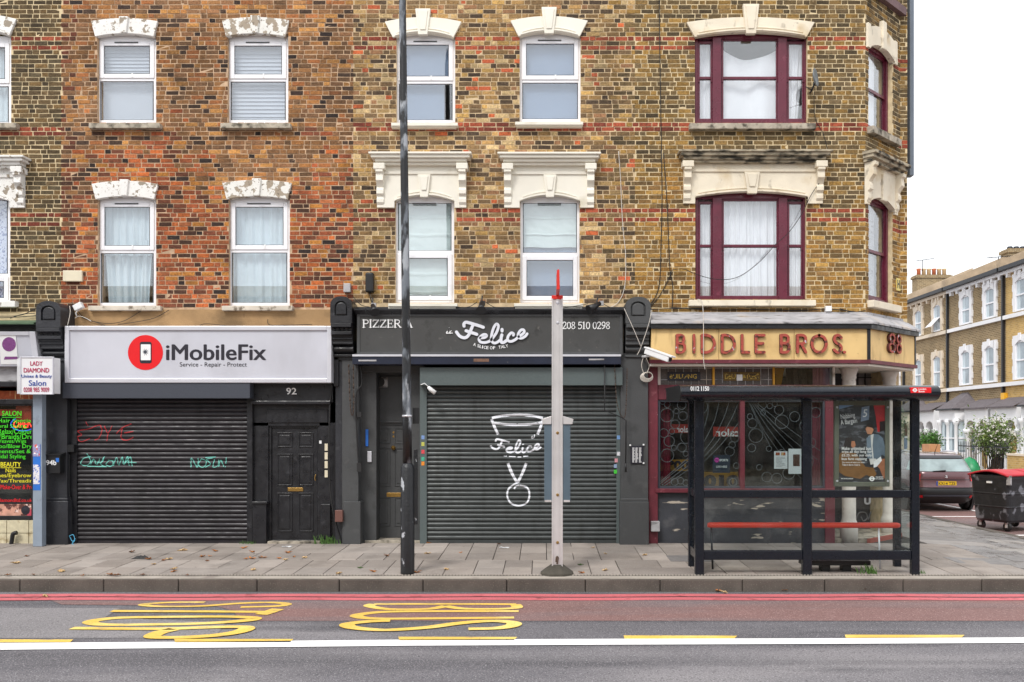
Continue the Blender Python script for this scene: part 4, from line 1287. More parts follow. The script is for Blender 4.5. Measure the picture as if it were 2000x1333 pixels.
# ------------------------------------------------------------------ phone repair shop
YS = -.42
sg = thing('shop_sign', (X(386, YS), YS, Z(748, YS)), 'wide silver light box sign reading iMobileFix with red phone logo', 'shop sign')
mb = MB(); mb.pbox(134, 640, 645, 741, YS+.03, -.05); mb.build('panel', m_silver, sg)
mb = MB(); fr_rect(mb, 126, 647, 637, 748, 8.5, YS, -.06); mb.build('frame', m_alu, sg, bevel=.008)
yt = YS+.026
mb = MB(); mb.lathe([(.29, yt), (.29, yt+.006)], X(284, yt), Z(689, yt), axis='Y', seg=48)
disc = mb.build('logo_disc', m_red, sg)
def rrect(mb, a, b, t, u, r, y0, y1, m=0):
    x0, x1, z0, z1 = X(a, y0), X(b, y0), Z(u, y0), Z(t, y0); r = L(r, y0)
    pts = []
    for cx_, cz_, s in ((x1-r, z1-r, 0), (x0+r, z1-r, 90), (x0+r, z0+r, 180), (x1-r, z0+r, 270)):
        pts += [(cx_+r*math.cos(R(s+k*22.5)), cz_+r*math.sin(R(s+k*22.5))) for k in range(5)]
    mb.prism(pts, y0, y1, m)
mb = MB(); rrect(mb, 273, 296, 668, 710, 4, yt-.004, yt); mb.build('phone_body', m_ink, disc)
mb = MB(); rrect(mb, 275, 294, 673, 704, 1, yt-.006, yt-.004); mb.build('phone_screen', m_lw, disc)
mb = MB()
pts = []
for i in range(22):
    r_ = L((2.6 if i % 2 else 5.0+3.5*rng.random()), yt); an = 2*math.pi*i/22
    pts.append((X(284, yt)+r_*math.cos(an), Z(688, yt)+r_*math.sin(an)))
for i in range(22): mb.poly([(X(284, yt), yt-.008, Z(688, yt)), (pts[i][0], yt-.008, pts[i][1]), (pts[(i+1) % 22][0], yt-.008, pts[(i+1) % 22][1])])
mb.build('crack_mark', m_greyb, disc)
text('lettering', 'iMobileFix', (324, 520, 673, 704), yt, m_ink, sg, .004, fat=.022)
text('lettering', 'Service - Repair - Protect', (351, 482, 708, 719), yt, m_ink, sg, .003)
# shutter
YH = -.40
sh1, yz1 = rollshutter(149, 484, 779, 1064, -.13, 8.75, m_slatb, 'black roller shutter with red and turquoise graffiti under the phone shop sign')
mb = MB(); mb.pbox(122, 488, 746, 778.5, YH, -.04); mb.build('housing', m_greyb, sh1, bevel=.006)
for a, b in ((131, 150), (482, 493)):
    mb = MB(); mb.pbox(a, b, 779, BASE, -.17, -.02); mb.build('guide_rail', m_black, sh1, bevel=.004)
m_spr = mat('red_spray', (176, 44, 50), .6, .2, 20)
m_spt = mat('turquoise_spray', (108, 190, 176), .6, .15, 20)
ys1 = -.13
spray(sh1, 'graffiti', [[(150, 842), (175, 838), (188, 832)], [(152, 842), (160, 850), (152, 855), (160, 863), (176, 857)], [(169, 824), (172, 832)],
      [(186, 834), (196, 831), (200, 842), (194, 856), (186, 860)], [(205, 832), (212, 846), (220, 832)], [(212, 846), (210, 862)], [(228, 848), (240, 836), (258, 828)], [(240, 836), (238, 856), (250, 860), (262, 854)], [(244, 846), (262, 843)]], .008, yz1, ys1, m_spr)
spray(sh1, 'graffiti', [[(178, 892), (164, 896), (159, 906), (168, 910), (178, 902), (171, 886)], [(178, 908), (184, 897), (190, 908), (196, 896)], [(190, 903), (200, 903), (205, 892), (198, 907), (208, 912)],
      [(214, 900), (208, 908), (218, 911), (222, 902), (212, 899)], [(222, 910), (229, 894), (233, 909), (240, 893), (243, 908), (250, 892), (253, 910)], [(246, 905), (256, 893), (259, 911)], [(250, 903), (268, 904)], [(172, 911), (210, 912)]], .0068, yz1, ys1, m_spt)
spray(sh1, 'graffiti', [[(374, 913), (375, 895), (386, 913), (388, 895)], [(394, 897), (388, 908), (398, 913), (404, 902), (394, 896)], [(416, 895), (404, 898), (412, 906), (402, 913)], [(402, 894), (422, 893)], [(420, 897), (417, 912), (426, 910), (428, 898)], [(428, 912), (432, 899), (438, 912)], [(443, 894), (442, 906)], [(441, 911), (441, 913)]], .0068, yz1, ys1, m_spt)
# door 92
mb = MB(); mb.pbox(488, 650, 748, 786, -.2, .02); mb.build('door_head', m_black, hB, bevel=.006)
mb = MB(); mb.pbox(490, 645, 783, 790, -.25, -.05); mb.build('door_cornice', m_black, hB, bevel=.012)
text('house_number', '92', (559, 579, 758, 771), -.202, m_lw, hB, .004, bold=.012)
mb = MB(); mb.pbox(493, 645, 788, 832, -.1, .05); mb.build('transom_panel', m_black, hB)
mb = MB(); mb.pbox(522, 640, 800, 826, -.12, -.09); mb.build('transom_board', m_black, hB, bevel=.006)
mb = MB(); mb.pbox(493, 524, 826, 1062, -.1, .05); mb.build('jamb', m_black, hB)
mb = MB(); mb.pbox(493, 520, 983, BASE, -.2, -.05); mb.pbox(491.5, 522, 980, 985, -.23, -.05); mb.build('plinth', m_black, hB, bevel=.01)
mb = MB(); mb.pbox(624, 658, 826, 1062, -.1, .05); mb.build('jamb', m_black, hB)
mb = MB(); mb.pbox(626, 645, 985, BASE, -.17, -.05); mb.build('plinth', m_black, hB, bevel=.01)
def panel_door(house, a, b, t, u, y, m, panels, name='door'):
    mb = MB(); mb.pbox(a, b, t, u, y, y+.05); d = mb.build(name, m, house, bevel=.004)
    for p in panels:
        mb = MB(); fr_rect(mb, *p, 2.0, y-.012, y+.01); mb.build('panel_moulding', m, d, bevel=.004)
        q = (p[0]+5, p[1]-5, p[2]+5, p[3]-5)
        mb = MB(); mb.pbox(*q, y-.008, y+.01); mb.build('panel', m, d, bevel=.007)
    return d
mb = MB(); fr_rect(mb, 523, 627, 829, 1062, 7, -.07, .06); mb.build('door_frame', m_black, hB, bevel=.006)
d1 = panel_door(hB, 531, 620, 835, 1060, -.04, m_black, ((541, 571, 845, 874), (583, 612, 845, 874), (541, 571, 887, 949), (583, 612, 887, 949), (541, 571, 963, 1039), (583, 612, 963, 1039)))
mb = MB(); mb.pbox(562, 592, 953, 960, -.052, -.04); mb.build('letter_plate', m_brass, d1, bevel=.003)
mb = MB(); mb.tube(cr(P3([(617, 927), (615, 933), (616, 940)], -.075), 5), .008); mb.build('door_handle', m_brass, d1)
for i, py in enumerate((867, 884, 901, 919)):
    mb = MB(); mb.pbox(634, 640, py, py+14, -.118, -.1)
    o = mb.build('door_buzzer', m_offw, hB, bevel=.003)
mb = MB(); mb.pbox(623.5, 628, 861, 867, -.112, -.1); mb.build('bell_push', m_white, hB)
mb = MB(); mb.pbox(522, 625, 1058, 1067, -.2, .05); mb.build('door_step', m_stone, hB, bevel=.01)
# cables, boxes by the door
mb = MB()
mb.tube(cr(P3([(648, 750), (644, 800), (643, 900), (645, 960), (655, 1020), (668, 1062)], -.22), 6), .014)
mb.build('cable', m_cable, label='thick black cable dropping beside the door marked 92', cat='cable')
mb = MB(); mb.pbox(654, 669, 997, 1020, -.34, -.26); mb.build('junction_box', mat('brown_plastic', (110, 74, 66), .5), label='small brown box near the ground beside the door marked 92', cat='box', bevel=.008)
mb = MB(); mb.pbox(652, 661, 685, 755, -.25, -.2); mb.build('conduit_cover', m_black, hB, bevel=.006)

# left edge of B: cable, alarm box, floodlight
mb = MB(); mb.pbox(122, 160, 528.5, 550, -.06, -.001); mb.build('wall_vent', m_offw, label='cream rectangular box on the orange brick wall beside the left window', cat='vent', bevel=.012)
fl = thing('floodlight', (X(152), -.1, Z(610)), 'small white floodlight tilted on the wall above the black console', 'floodlight')
mb = MB(); mb.prism(PP([(143, 598), (158, 590), (163, 601), (148, 608)], -.16), -.2, -.1); mb.build('lamp_head', m_white, fl, bevel=.008)
mb = MB(); mb.tube(P3([(152, 606), (148, 612), (150, 618)], -.06), .012); mb.build('bracket', m_white, fl)
mb = MB(); mb.pbox(670.5, 684, 553.5, 571, -.09, -.001); mb.build('alarm_box', m_lead, label='pale grey box on the brick above the black console', cat='box', bevel=.01)
def wire(label, pts, Y, r=.006, m=None, n=6, extra=()):
    if not extra:
        mb = MB(); mb.tube(cr(P3(pts, Y), n), r, seg=6)
        return mb.build('cable', m or m_cable, label=label, cat='cable')
    c0 = P3([pts[0]], Y)[0]
    t = thing('cable_run', c0, label, 'cable')
    for e in (pts,) + tuple(extra):
        mb = MB(); mb.tube(cr(P3(e, Y), n), r, seg=6); mb.build('strand', m or m_cable, t)
    return t
wire('loose cables above the silver phone shop sign', [(140, 590), (150, 612), (170, 624), (205, 632), (240, 628), (275, 608)], -.06, .005, None, 6, ([(150, 605), (165, 622), (188, 630), (205, 636)], [(230, 634), (255, 631), (300, 622), (330, 606)], [(390, 636), (400, 633), (420, 634), (440, 637)], [(523, 624), (525, 634), (545, 636), (610, 634)]))
wire('white cable looping down beside the white floodlight', [(146, 622), (155, 618), (168, 622), (178, 628)], -.12, .006, m_cablew)
wire('tan cable hanging on the side of the left black console', [(136, 598), (137, 612), (132, 636)], -.53, .006, m_cablew)
wire('tangle of cables on the green ledge left of the black console', [(-40, 617), (0, 618), (40, 616), (70, 603)], -.1, .007, None, 6, ([(20, 622), (45, 614), (68, 612)], [(-30, 622), (30, 620), (72, 617)]))

# ------------------------------------------------------------------ the hair salon at the left edge
m_greenlead = mat('mossy_flashing', (86, 108, 82), .8, .2, 5, .3, 30)
mb = MB(); mb.extx([(-.02, Z(622, -.3)), (-.45, Z(631, -.4)), (-.45, Z(634, -.4)), (-.02, Z(632, -.3))], X(-270), X(69, -.4)); mb.build('ledge', m_greenlead, hA)
mb = MB(); mb.pbox(-270, 72, 634, 660, -.2, .02); mb.build('cornice_board', m_black, hA)
ss = thing('shop_sign', (X(-60, -.5), -.4, Z(716, -.5)), 'tilted grey salon light box sign with a purple hair picture', 'shop sign')
mb = MB(); mb.extx([(-.48, Z(650, -.48)), (-.34, Z(716, -.34)), (-.05, Z(716, -.34)), (-.05, Z(650, -.48))], X(-250, -.45), X(62, -.45)); mb.build('box', m_silver, ss, bevel=.006)
mb = MB(); mb.extx([(-.5, Z(648, -.5)), (-.36, Z(716, -.36)), (-.02, Z(716, -.36)), (-.02, Z(648, -.5))], X(56, -.5), X(68, -.5)); mb.build('end_frame', m_alu, ss, bevel=.006)
mb = MB(); mb.extx([(-.505, Z(648, -.5)), (-.49, Z(655, -.5)), (-.1, Z(655, -.5)), (-.1, Z(648, -.5))], X(-250, -.5), X(56, -.5)); mb.build('top_frame', m_alu, ss)
m_purp = mat('purple_print', (132, 74, 134), .5, .35, 60)
def tilt(px, py):
    k = (py-650)/66.0; y = -.485 + .14*k
    return (X(px, y), y-.004, Z(py, y))
mb = MB(); mb.quad(tilt(2, 712), tilt(36, 712), tilt(31, 655), tilt(-2, 655)); o = mb.build('picture_card', m_lw, ss)
mb = MB(); mb.poly([(p[0], p[1]-.003, p[2]) for p in [tilt(18+13.5*math.cos(R(a)), 673-14*math.sin(R(a))) for a in range(0, 360, 18)]]); mb.build('hair_picture', m_purp, ss)
mb = MB(); mb.poly([(p[0], p[1]-.003, p[2]) for p in [tilt(10, 697), tilt(34, 697), tilt(36, 702), tilt(8, 703)]]); mb.build('shoulder_picture', m_purp, ss)
mb = MB(); mb.pbox(-270, 84, 714, 748, -.22, 0); mb.build('fascia_panel', m_lead, hA)
mb = MB(); mb.pbox(-270, 84, 745, 756, -.3, 0); mb.build('shop_cornice', m_black, hA, bevel=.01)
m_orn = mat('orange_fabric_trim', (168, 78, 40), .8, .3, 20, layers=[((216, 176, 120), 30, .58, .62, (1, 1, .1))])
mb = MB(); mb.pbox(-270, 66, 764, 781, -.1, .1); mb.build('patterned_blind', m_orn, hA)
mb = MB(); mb.pbox(-270, 66, 780, 790, -.16, .1); mb.build('window_head', m_black, hA, bevel=.006)
mb = MB(); fr_rect(mb, -270, 66, 788, 1016, 5, -.13, .0, wb=8); mb.build('shop_window_frame', m_black, hA, bevel=.004)
mb = MB(); mb.pbox(-265, 62, 793, 1008, -.08, -.07); mb.build('shop_window_glass', m_glassshop, hA)
mb = MB(); mb.pbox(-270, 66, 788, 1016, .5, .52); mb.build('window_back', m_dark, hA)
m_or = mat('orange_red_backing', (190, 72, 34), .6, .2, 3)
mb = MB(); mb.pbox(31, 62, 790, 826, -.05, -.045); mb.pbox(-30, 31, 800, 812, -.05, -.044); mb.build('window_card', m_or, hA)
m_gr = mat('green_vinyl', (70, 226, 30), .5, .05, emit=0.0)
m_ye = mat('yellow_vinyl', (236, 224, 40), .5, .05)
m_rv = mat('red_vinyl_text', (232, 24, 34), .5, .05)
yv = -.086
for s, bx, m, bd in (('SALON', (4, 42, 803, 813), m_gr, .03), ('Afro Euro Hair Specialist', (-70, 78, 818, 828), m_gr, .01), ('Natural Styling', (-22, 52, 829, 838), m_gr, .012), ('Perms/Relax/Colour', (-38, 63, 838, 848), m_gr, .012),
                  ('Cornrows/Braids/Dreads', (-62, 84, 848, 858), m_gr, .012), ('Weaves/Wigs', (-8, 51, 858, 868), m_gr, .012), ('Shampoo/Blow Dry', (-34, 62, 868, 878), m_gr, .012), ('Treatments/Set & Style', (-38, 90, 878, 888), m_gr, .012), ('Bridal Styling', (-12, 50, 888, 898), m_gr, .012),
                  ('BEAUTY', (1, 41, 903, 912), m_ye, .03), ('Nails', (11, 31, 915, 923), m_ye, .012), ('Eyelashes/Eyebrow', (-34, 61, 925, 935), m_ye, .012), ('Wax/Threading', (-12, 70, 936, 945), m_ye, .012),
                  ('Make-Over & Products', (1, 84, 947, 956), m_rv, .02), ('www.ladydiamondltd.co.uk', (-42, 63, 974, 983), m_rv, .01)):
    text('window_lettering', s, bx, yv, m, hA, 0, fat=bd*.7)
for px0_, px1_, py in ((4, 42, 815), (1, 41, 913.5)):
    mb = MB(); mb.pbox(px0_, px1_, py, py+1, yv, yv+.004); mb.build('underline', m_gr if py < 900 else m_ye, hA)
m_photo = mat('beauty_photo_print', (206, 152, 132), .5, .3, 8, layers=[((92, 50, 44), 9, .52, .58), ((236, 206, 196), 12, .6, .66), ((196, 70, 88), 5, .62, .7)])
mb = MB(); mb.pbox(-60, 62, 985, 1008, yv-.002, yv); mb.build('eye_photo_strip', m_photo, hA)
mb = MB(); mb.lathe([(.02, yv-.006), (.075, yv-.004), (.001, yv-.002)][:2], X(50, yv), Z(997, yv), axis='Y', seg=20); mb.build('eye_print', m_ink, hA)
m_neonr = mat('neon_red', (255, 70, 50), .4, 0, emit=2.0)
m_neonb = mat('neon_blue', (60, 100, 230), .4, 0, emit=.8)
ns = thing('neon_sign', (X(45, .05), .05, Z(840, .05)), 'oval neon OPEN sign hanging inside the salon window', 'neon sign')
ov = [(X(45+24*math.cos(R(a)), .04), .04, Z(829-13*math.sin(R(a)), .04)) for a in range(0, 360, 15)]
mb = MB(); mb.poly([(p[0], .07, p[2]) for p in ov]); mb.build('backing', m_plast, ns)
mb = MB(); mb.tube(ov, .008, closed=True, seg=6); mb.build('blue_border', m_neonb, ns)
text('letters', 'OPEN', (26, 64, 822, 836), .03, m_neonr, ns, .006, shear=.15)
m_tile = mat('cream_stone_tile', (206, 196, 166), .8, .15, 12, .4, 80, layers=[((166, 150, 116), 8, .58, .7)])
for i in range(-5, 3):
    for j in range(2):
        mb = MB(); a = -30+i*43; mb.pbox(a+.6+ (0), min(a+42.4, 66), 1017+j*25.5, 1041.5+j*25.5, -.17, 0)
        if a < 66: mb.build('stall_riser_tile', m_tile, hA, bevel=.004)
mb = MB(); mb.tube(cr(P3([(22, 1064), (24, 1050), (26, 1043), (33, 1041)], -.25), 5), .035); mb.build('waste_pipe', m_plast, label='short black waste pipe on the cream tiles below the salon window', cat='pipe')
# post with the projecting sign
ps = thing('projecting_sign', (X(72, -.55), -.55, -.02), 'grey post with white box sign reading Lady Diamond Salon', 'shop sign')
m_post = mat('grey_blue_post', (140, 152, 166), .45, .08, 4, layers=[((110, 118, 128), 6, .6, .75)])
mb = MB(); mb.pbox(64, 82, 768, BASE+2, -.55, -.42); mb.build('post', m_post, ps, bevel=.006)
m_stick = mat('blue_sticker_paint', (40, 110, 200), .5, .1)
mb = MB(); mb.pbox(64.5, 79, 868, 958, -.554, -.55); mb.build('sticker', m_stick, ps)
mb = MB(); mb.pbox(65, 77, 908, 946, -.558, -.554); mb.build('sticker', mat('torn_sticker', (224, 222, 226), .6, .2, 60, layers=[((60, 100, 200), 30, .55, .6)]), ps)
mb = MB(); mb.pbox(64, 78, 868, 892, -.558, -.554); mb.build('sticker', mat('graffiti_sticker', (150, 150, 190), .6, .3, 60, layers=[((220, 90, 60), 28, .58, .62), ((240, 240, 240), 20, .6, .64)]), ps)
yb_ = -.72
m_signw = mat('white_acrylic', (226, 226, 228), .35, .04, 3)
bxs = [(X(40, yb_), yb_), (X(104, yb_), yb_+.02), (X(107, yb_), yb_+.2), (X(18, yb_), yb_+.24), (X(19, yb_), yb_+.2)]
mb = MB(); mb.extp([(X(39, yb_), yb_), (X(103, yb_), yb_), (X(103, yb_)+.02, yb_+.2), (X(18, yb_), yb_+.22)], Z(769, yb_), Z(699, yb_)); mb.build('sign_box', m_signw, ps, bevel=.004)
mb = MB(); fr_rect(mb, 38.5, 104, 697, 771, 2.2, yb_-.012, yb_+.02); mb.build('sign_frame', m_alu, ps, bevel=.003)
mb = MB(); mb.pbox(104.5, 108, 706, 764, yb_+.12, yb_+.2); mb.build('sign_bracket', m_white, ps)
m_magt = mat('magenta_lettering', (186, 50, 92), .5, .1, 20)
m_bluet = mat('blue_lettering', (36, 70, 160), .5, .1, 20)
for s, bx, m, bd in (('LADY', (59, 83, 706, 714.5), m_magt, .03), ('DIAMOND', (46, 96, 719, 728), m_magt, .035), ('Unisex & Beauty', (42, 101, 732, 740), m_bluet, .005), ('Salon', (56, 90, 743, 754), m_bluet, .015), ('0208 985 9009', (46, 96, 757, 766), m_magt, .012)):
    text('lettering', s, bx, yb_-.006, m, ps, .003, fat=bd*.6)
# letter box 94b
lb = thing('letter_box', (X(103, -.42), -.42, Z(925, -.42)), 'black letter box marked 94b on the black pillar', 'letter box')
mb = MB(); mb.pbox(88, 117, 888, 925, -.42, -.27); mb.build('body', m_plast, lb, bevel=.008)
mb = MB(); mb.extx([(-.44, Z(890, -.44)), (-.44, Z(888, -.44)), (-.27, Z(884, -.4)), (-.27, Z(890, -.44))], X(87, -.44), X(118.5, -.44)); mb.build('lid', m_plast, lb)
text('number', '94b', (90, 110, 899, 909), -.424, m_lw, lb, .003, bold=.02)
mb = MB(); mb.pbox(109, 115, 895, 903, -.423, -.42); mb.build('sticker', m_stick, lb)
# lock and pipe left of the black shutter
mb = MB(); mb.tube(P3([(134, 798), (134, 868)], -.2), .012); mb.tube(cr(P3([(136, 885), (135, 960), (139, 985), (139, 1040)], -.2), 5), .01); mb.pbox(131, 144, 869, 883, -.26, -.17)
mb.build('shutter_control', m_plast, label='black conduit and lock box left of the black shutter', cat='conduit')
wire('loop of blue cord lying at the foot of the black shutter', [(135, 1048), (143, 1045), (146, 1056), (141, 1062), (150, 1066), (168, 1067)], -.3, .006, mat('blue_cord', (90, 180, 220), .6), 6, ([(137, 1050), (142, 1058), (147, 1052)],))

# ------------------------------------------------------------------ pizzeria
fa = thing('shop_sign', (X(956, -.36), -.36, Z(692, -.36)), 'charcoal pizzeria fascia board lettered da Felice with phone number', 'shop sign')
mb = MB(); mb.pbox(697, 1217, 612, 692, -.36, .02); mb.build('board', m_fascia, fa)
mb = MB(); mb.extx([(-.36, Z(616, -.36)), (-.40, Z(612, -.4)), (-.44, Z(608, -.44)), (-.46, Z(606, -.46)), (-.46, Z(603, -.46)), (-.02, Z(597, -.4)), (-.02, Z(616, -.36))], X(693, -.4), X(1219, -.4)); mb.build('cornice', m_black, fa)
mb = MB(); fr_rect(mb, 697, 1216, 613, 694, 6, -.375, -.3); mb.build('frame', m_char, fa, bevel=.006)
ft = -.372
# serif lettering drawn as strokes
SER = {
 'P': [([(0.12,0),(0.12,1)],.085), ([(0.12,.97),(.42,.97),(.55,.86),(.55,.64),(.42,.5),(.14,.49)],.05), ([(0,.02),(.27,.02)],.028), ([(0,.98),(.14,.98)],.028)],
 'I': [([(.14,0),(.14,1)],.085), ([(0,.02),(.28,.02)],.028), ([(0,.98),(.28,.98)],.028)],
 'Z': [([(.05,.96),(.6,.96)],.045), ([(.58,.96),(.05,.04)],.08), ([(.03,.04),(.62,.04)],.045), ([(.04,.98),(.04,.76)],.028), ([(.61,.02),(.62,.26)],.028)],
 'E': [([(.12,0),(.12,1)],.085), ([(0,.97),(.56,.97)],.035), ([(.12,.5),(.44,.5)],.035), ([(0,.03),(.58,.03)],.035), ([(.56,.99),(.57,.76)],.028), ([(.58,.01),(.6,.25)],.028), ([(.44,.6),(.44,.4)],.025)],
 'R': [([(0.12,0),(0.12,1)],.085), ([(0.12,.97),(.42,.97),(.54,.86),(.54,.66),(.42,.52),(.14,.51)],.05), ([(.32,.5),(.66,.02)],.075), ([(0,.02),(.27,.02)],.028), ([(.56,.02),(.76,.02)],.028)],
 'A': [([(.36,1),(.1,.02)],.04), ([(.34,1),(.62,.02)],.085), ([(.18,.34),(.54,.34)],.035), ([(0,.02),(.22,.02)],.028), ([(.5,.02),(.76,.02)],.028)],
 '0': [([(.28,.97),(.1,.8),(.06,.5),(.1,.2),(.28,.03),(.46,.2),(.5,.5),(.46,.8),(.28,.97)],.06)],
 '2': [([(.06,.74),(.1,.9),(.27,.97),(.44,.88),(.46,.68),(.3,.4),(.06,.06)],.055), ([(.05,.05),(.5,.05)],.06), ([(.5,.02),(.54,.2)],.03)],
 '8': [([(.28,.97),(.12,.88),(.12,.68),(.28,.54),(.46,.36),(.48,.16),(.28,.03),(.08,.16),(.1,.36),(.28,.54),(.44,.7),(.42,.9),(.28,.97)],.05)],
 '5': [([(.48,.95),(.14,.95)],.05), ([(.14,.97),(.1,.54),(.3,.6),(.46,.48),(.48,.26),(.34,.06),(.14,.03),(.05,.14)],.055)],
 '1': [([(.22,.03),(.22,.97)],.075), ([(.05,.84),(.22,.96)],.035), ([(.05,.02),(.4,.02)],.028)],
 '9': [([(.46,.62),(.3,.42),(.12,.5),(.06,.7),(.14,.9),(.3,.97),(.46,.86),(.5,.6),(.42,.28),(.14,.03)],.055)],
 ' ': []}
ADV = {'P':.66,'I':.36,'Z':.72,'E':.68,'R':.78,'A':.74,'0':.6,'2':.6,'8':.6,'5':.58,'1':.5,'9':.6,' ':.32}
def serif(name, s, box, y, m, parent):
    tot = sum(ADV[c] for c in s); a, b, t, u = box
    sx = (X(b, y)-X(a, y))/tot; sz = Z(t, y)-Z(u, y)
    x = X(a, y); z0 = Z(u, y)
    mb = MB()
    for c in s:
        for k, (pts, w) in enumerate(SER[c]):
            q = [(x+p[0]*sx, z0+p[1]*sz) for p in (cr(pts, 5) if len(pts) > 2 else pts)]
            mb.ribbon(q, w*sz, y-.0006*k, .004)
        x += ADV[c]*sx
    return mb.build(name, m, parent)
serif('lettering', 'PIZZERIA', (708, 806, 625, 640), ft, m_lw, fa)
serif('lettering', '0208 510 0298', (1090, 1192, 629, 643), ft, m_lw, fa)
def fz(pts): return [(870+a/11.11, 620+b/11.11) for a, b in pts]
FEL = [[(405,195),(402,150),(440,112),(520,124),(640,160),(740,190),(822,220)], [(600,165),(560,260),(515,370),(455,436),(385,444),(305,405),(240,322)], [(448,295),(540,328),(640,358),(680,374)],
       [(760,452),(850,442),(893,408),(880,382),(830,378),(765,420),(728,480),(762,538),(850,552),(945,528),(1010,480)], [(990,500),(1100,350),(1148,220),(1140,168),(1104,152),(1055,215),(1012,340),(997,460),(1012,530),(1062,562),(1125,545),(1180,500)],
       [(1225,385),(1205,480),(1215,540),(1260,550),(1330,505)], [(1228,268),(1230,300)], [(1474,392),(1478,362),(1430,342),(1372,398),(1348,470),(1374,518),(1432,526),(1510,492),(1575,440)],
       [(1592,425),(1690,352),(1710,310),(1690,276),(1640,282),(1592,340),(1577,400),(1602,448),(1660,456),(1735,412),(1772,362)]]
mb = MB()
for k, s in enumerate(FEL): mb.ribbon(PP(cr(fz(s), 8), ft), L(3.0 if k not in (3, 4, 7, 8) else 2.6, ft), ft-.012-.0012*k, .02)
mb.build('script_lettering', m_lsil, fa)
mb = MB()
for k, s in enumerate([[(70,300),(40,312),(22,340),(40,350),(62,320),(80,225),(62,320),(70,350)], [(130,300),(102,312),(90,340),(108,350),(126,318),(132,302),(126,340),(148,344)]]): mb.ribbon(PP(cr(fz(s), 6), ft), L(1.0, ft), ft-.004-.001*k, .004)
mb.build('script_lettering', m_lw, fa)
for ch, px, py, ro in (('A', 927, 673.3, -.25), ('S', 934.5, 676, -.2), ('L', 938.8, 677.3, -.16), ('I', 942.5, 678.2, -.12), ('C', 947, 678.9, -.06), ('E', 952, 679.5, 0), ('O', 959.5, 679.8, .02), ('F', 965.2, 679.6, .05), ('T', 976, 678.6, .1), ('A', 981, 677.8, .14), ('L', 985.5, 677, .18), ('Y', 990, 676, .22)):
    w = {'I': 1, 'A': 2.6, 'O': 2.6, 'L': 1.9}.get(ch, 2.2)
    text('lettering', ch, (px-w, px+w, py-3, py+3), ft, m_lw, fa, .003, fat=.03, rot=ro)
# awning box
aw = thing('awning_box', (X(950, -.46), -.46, Z(712, -.46)), 'long dark blue awning box with pale top edge under the pizzeria sign', 'awning')
mb = MB(); mb.pbox(688, 1213, 696, 712, -.47, -.1); mb.build('case', m_navy, aw, bevel=.006)
mb = MB(); mb.pbox(688, 1213, 692.5, 696.5, -.485, -.2); mb.build('top_rail', m_alu, aw)
for a, b, py in ((700, 735, 703), (1150, 1180, 701)):
    mb = MB(); mb.pbox(a, b, py, py+3, -.475, -.46); mb.build('bracket_plate', m_lead, aw)
mb = MB(); mb.pbox(925, 955, 701, 707, -.476, -.46); mb.build('rust_patch', mat('rusty_plate', (120, 90, 74), .8, .3, 30), aw)
# shutter + housing
sh2, yz2 = rollshutter(832, 1206, 753, 1063, -.13, 8.55, m_slatg, 'grey green roller shutter with white pizza slice logo and medal')
mb = MB(); mb.pbox(820, 1216, 718, 753, -.36, -.05); mb.build('housing', m_grey, sh2, bevel=.005)
for a, b in ((820, 833.5), (1204, 1216)):
    mb = MB(); mb.pbox(a, b, 753, BASE, -.18, -.02); mb.build('guide_rail', m_grey, sh2, bevel=.004)
for i, (px, py, c) in enumerate(((826, 855, (120,150,200)), (826, 868, (190,190,90)), (826, 883, (214,70,80)), (826, 897, (70,170,140)), (826, 906, (230,140,40)), (1208, 855, (120,160,210)), (1208, 887, (220,220,226)), (1203.5, 900, (214,150,160)), (1202, 911, (140,160,190)), (1202, 922, (70,200,60)))):
    mb = MB(); mb.pbox(px-3, px+3, py-4, py+3.5, -.184, -.18); mb.build('sticker', mat('sticker_%d' % i, c, .5, .3, 60), sh2)
m_spw = mat('white_spray', (226, 228, 234), .6, .12, 14, layers=[((120, 124, 128), 20, .62, .7)])
y2 = -.13
spray(sh2, 'spray_logo', [[(961, 817), (980, 813), (1008, 811), (1036, 812), (1060, 817)], [(961, 826), (985, 829), (1010, 830), (1036, 829), (1058, 826)], [(960, 819), (966, 834), (973, 849)], [(1060, 819), (1056, 834), (1050, 849)]], .022, yz2, y2, m_spw)
def shp(pts): return [(956 + (a-210)/1600*103, 857 + (b-90)/500*29) for a, b in pts]
spray(sh2, 'spray_logo', [shp(s) for s in FEL], .016, yz2, y2, m_spw)
spray(sh2, 'spray_logo', [[(1040, 852), (1038, 856), (1043, 855), (1044, 849)], [(984, 891), (990, 891)], [(994, 892), (1007, 892.5)], [(1011, 893), (1018, 893)], [(1022, 892), (1032, 891)]], .009, yz2, y2, m_spw)
spray(sh2, 'spray_logo', [[(992, 905), (1000, 925), (1010, 943)], [(1028, 905), (1020, 925), (1011, 943)]], .024, yz2, y2, m_spw)
spray(sh2, 'spray_logo', [[(1011, 943), (1003, 947), (993, 956), (991, 970), (998, 983), (1013, 988), (1028, 983), (1034, 970), (1032, 956), (1024, 950), (1010, 949), (1004, 955)]], .015, yz2, y2, m_spw)
cl = thing('security_light', (X(845, -.5), -.45, Z(770, -.5)), 'small white lamp on a bracket at the corner of the shutter housing', 'lamp')
mb = MB(); mb.tube(P3([(822, 752), (829, 749), (838, 757)], -.42), .008); mb.build('bracket', m_white, cl)
mb = MB(); mb.tube(P3([(836, 756), (840, 760), (850, 768)], -.42), [.025, .035, .038], seg=12); mb.build('lamp_head', m_white, cl)
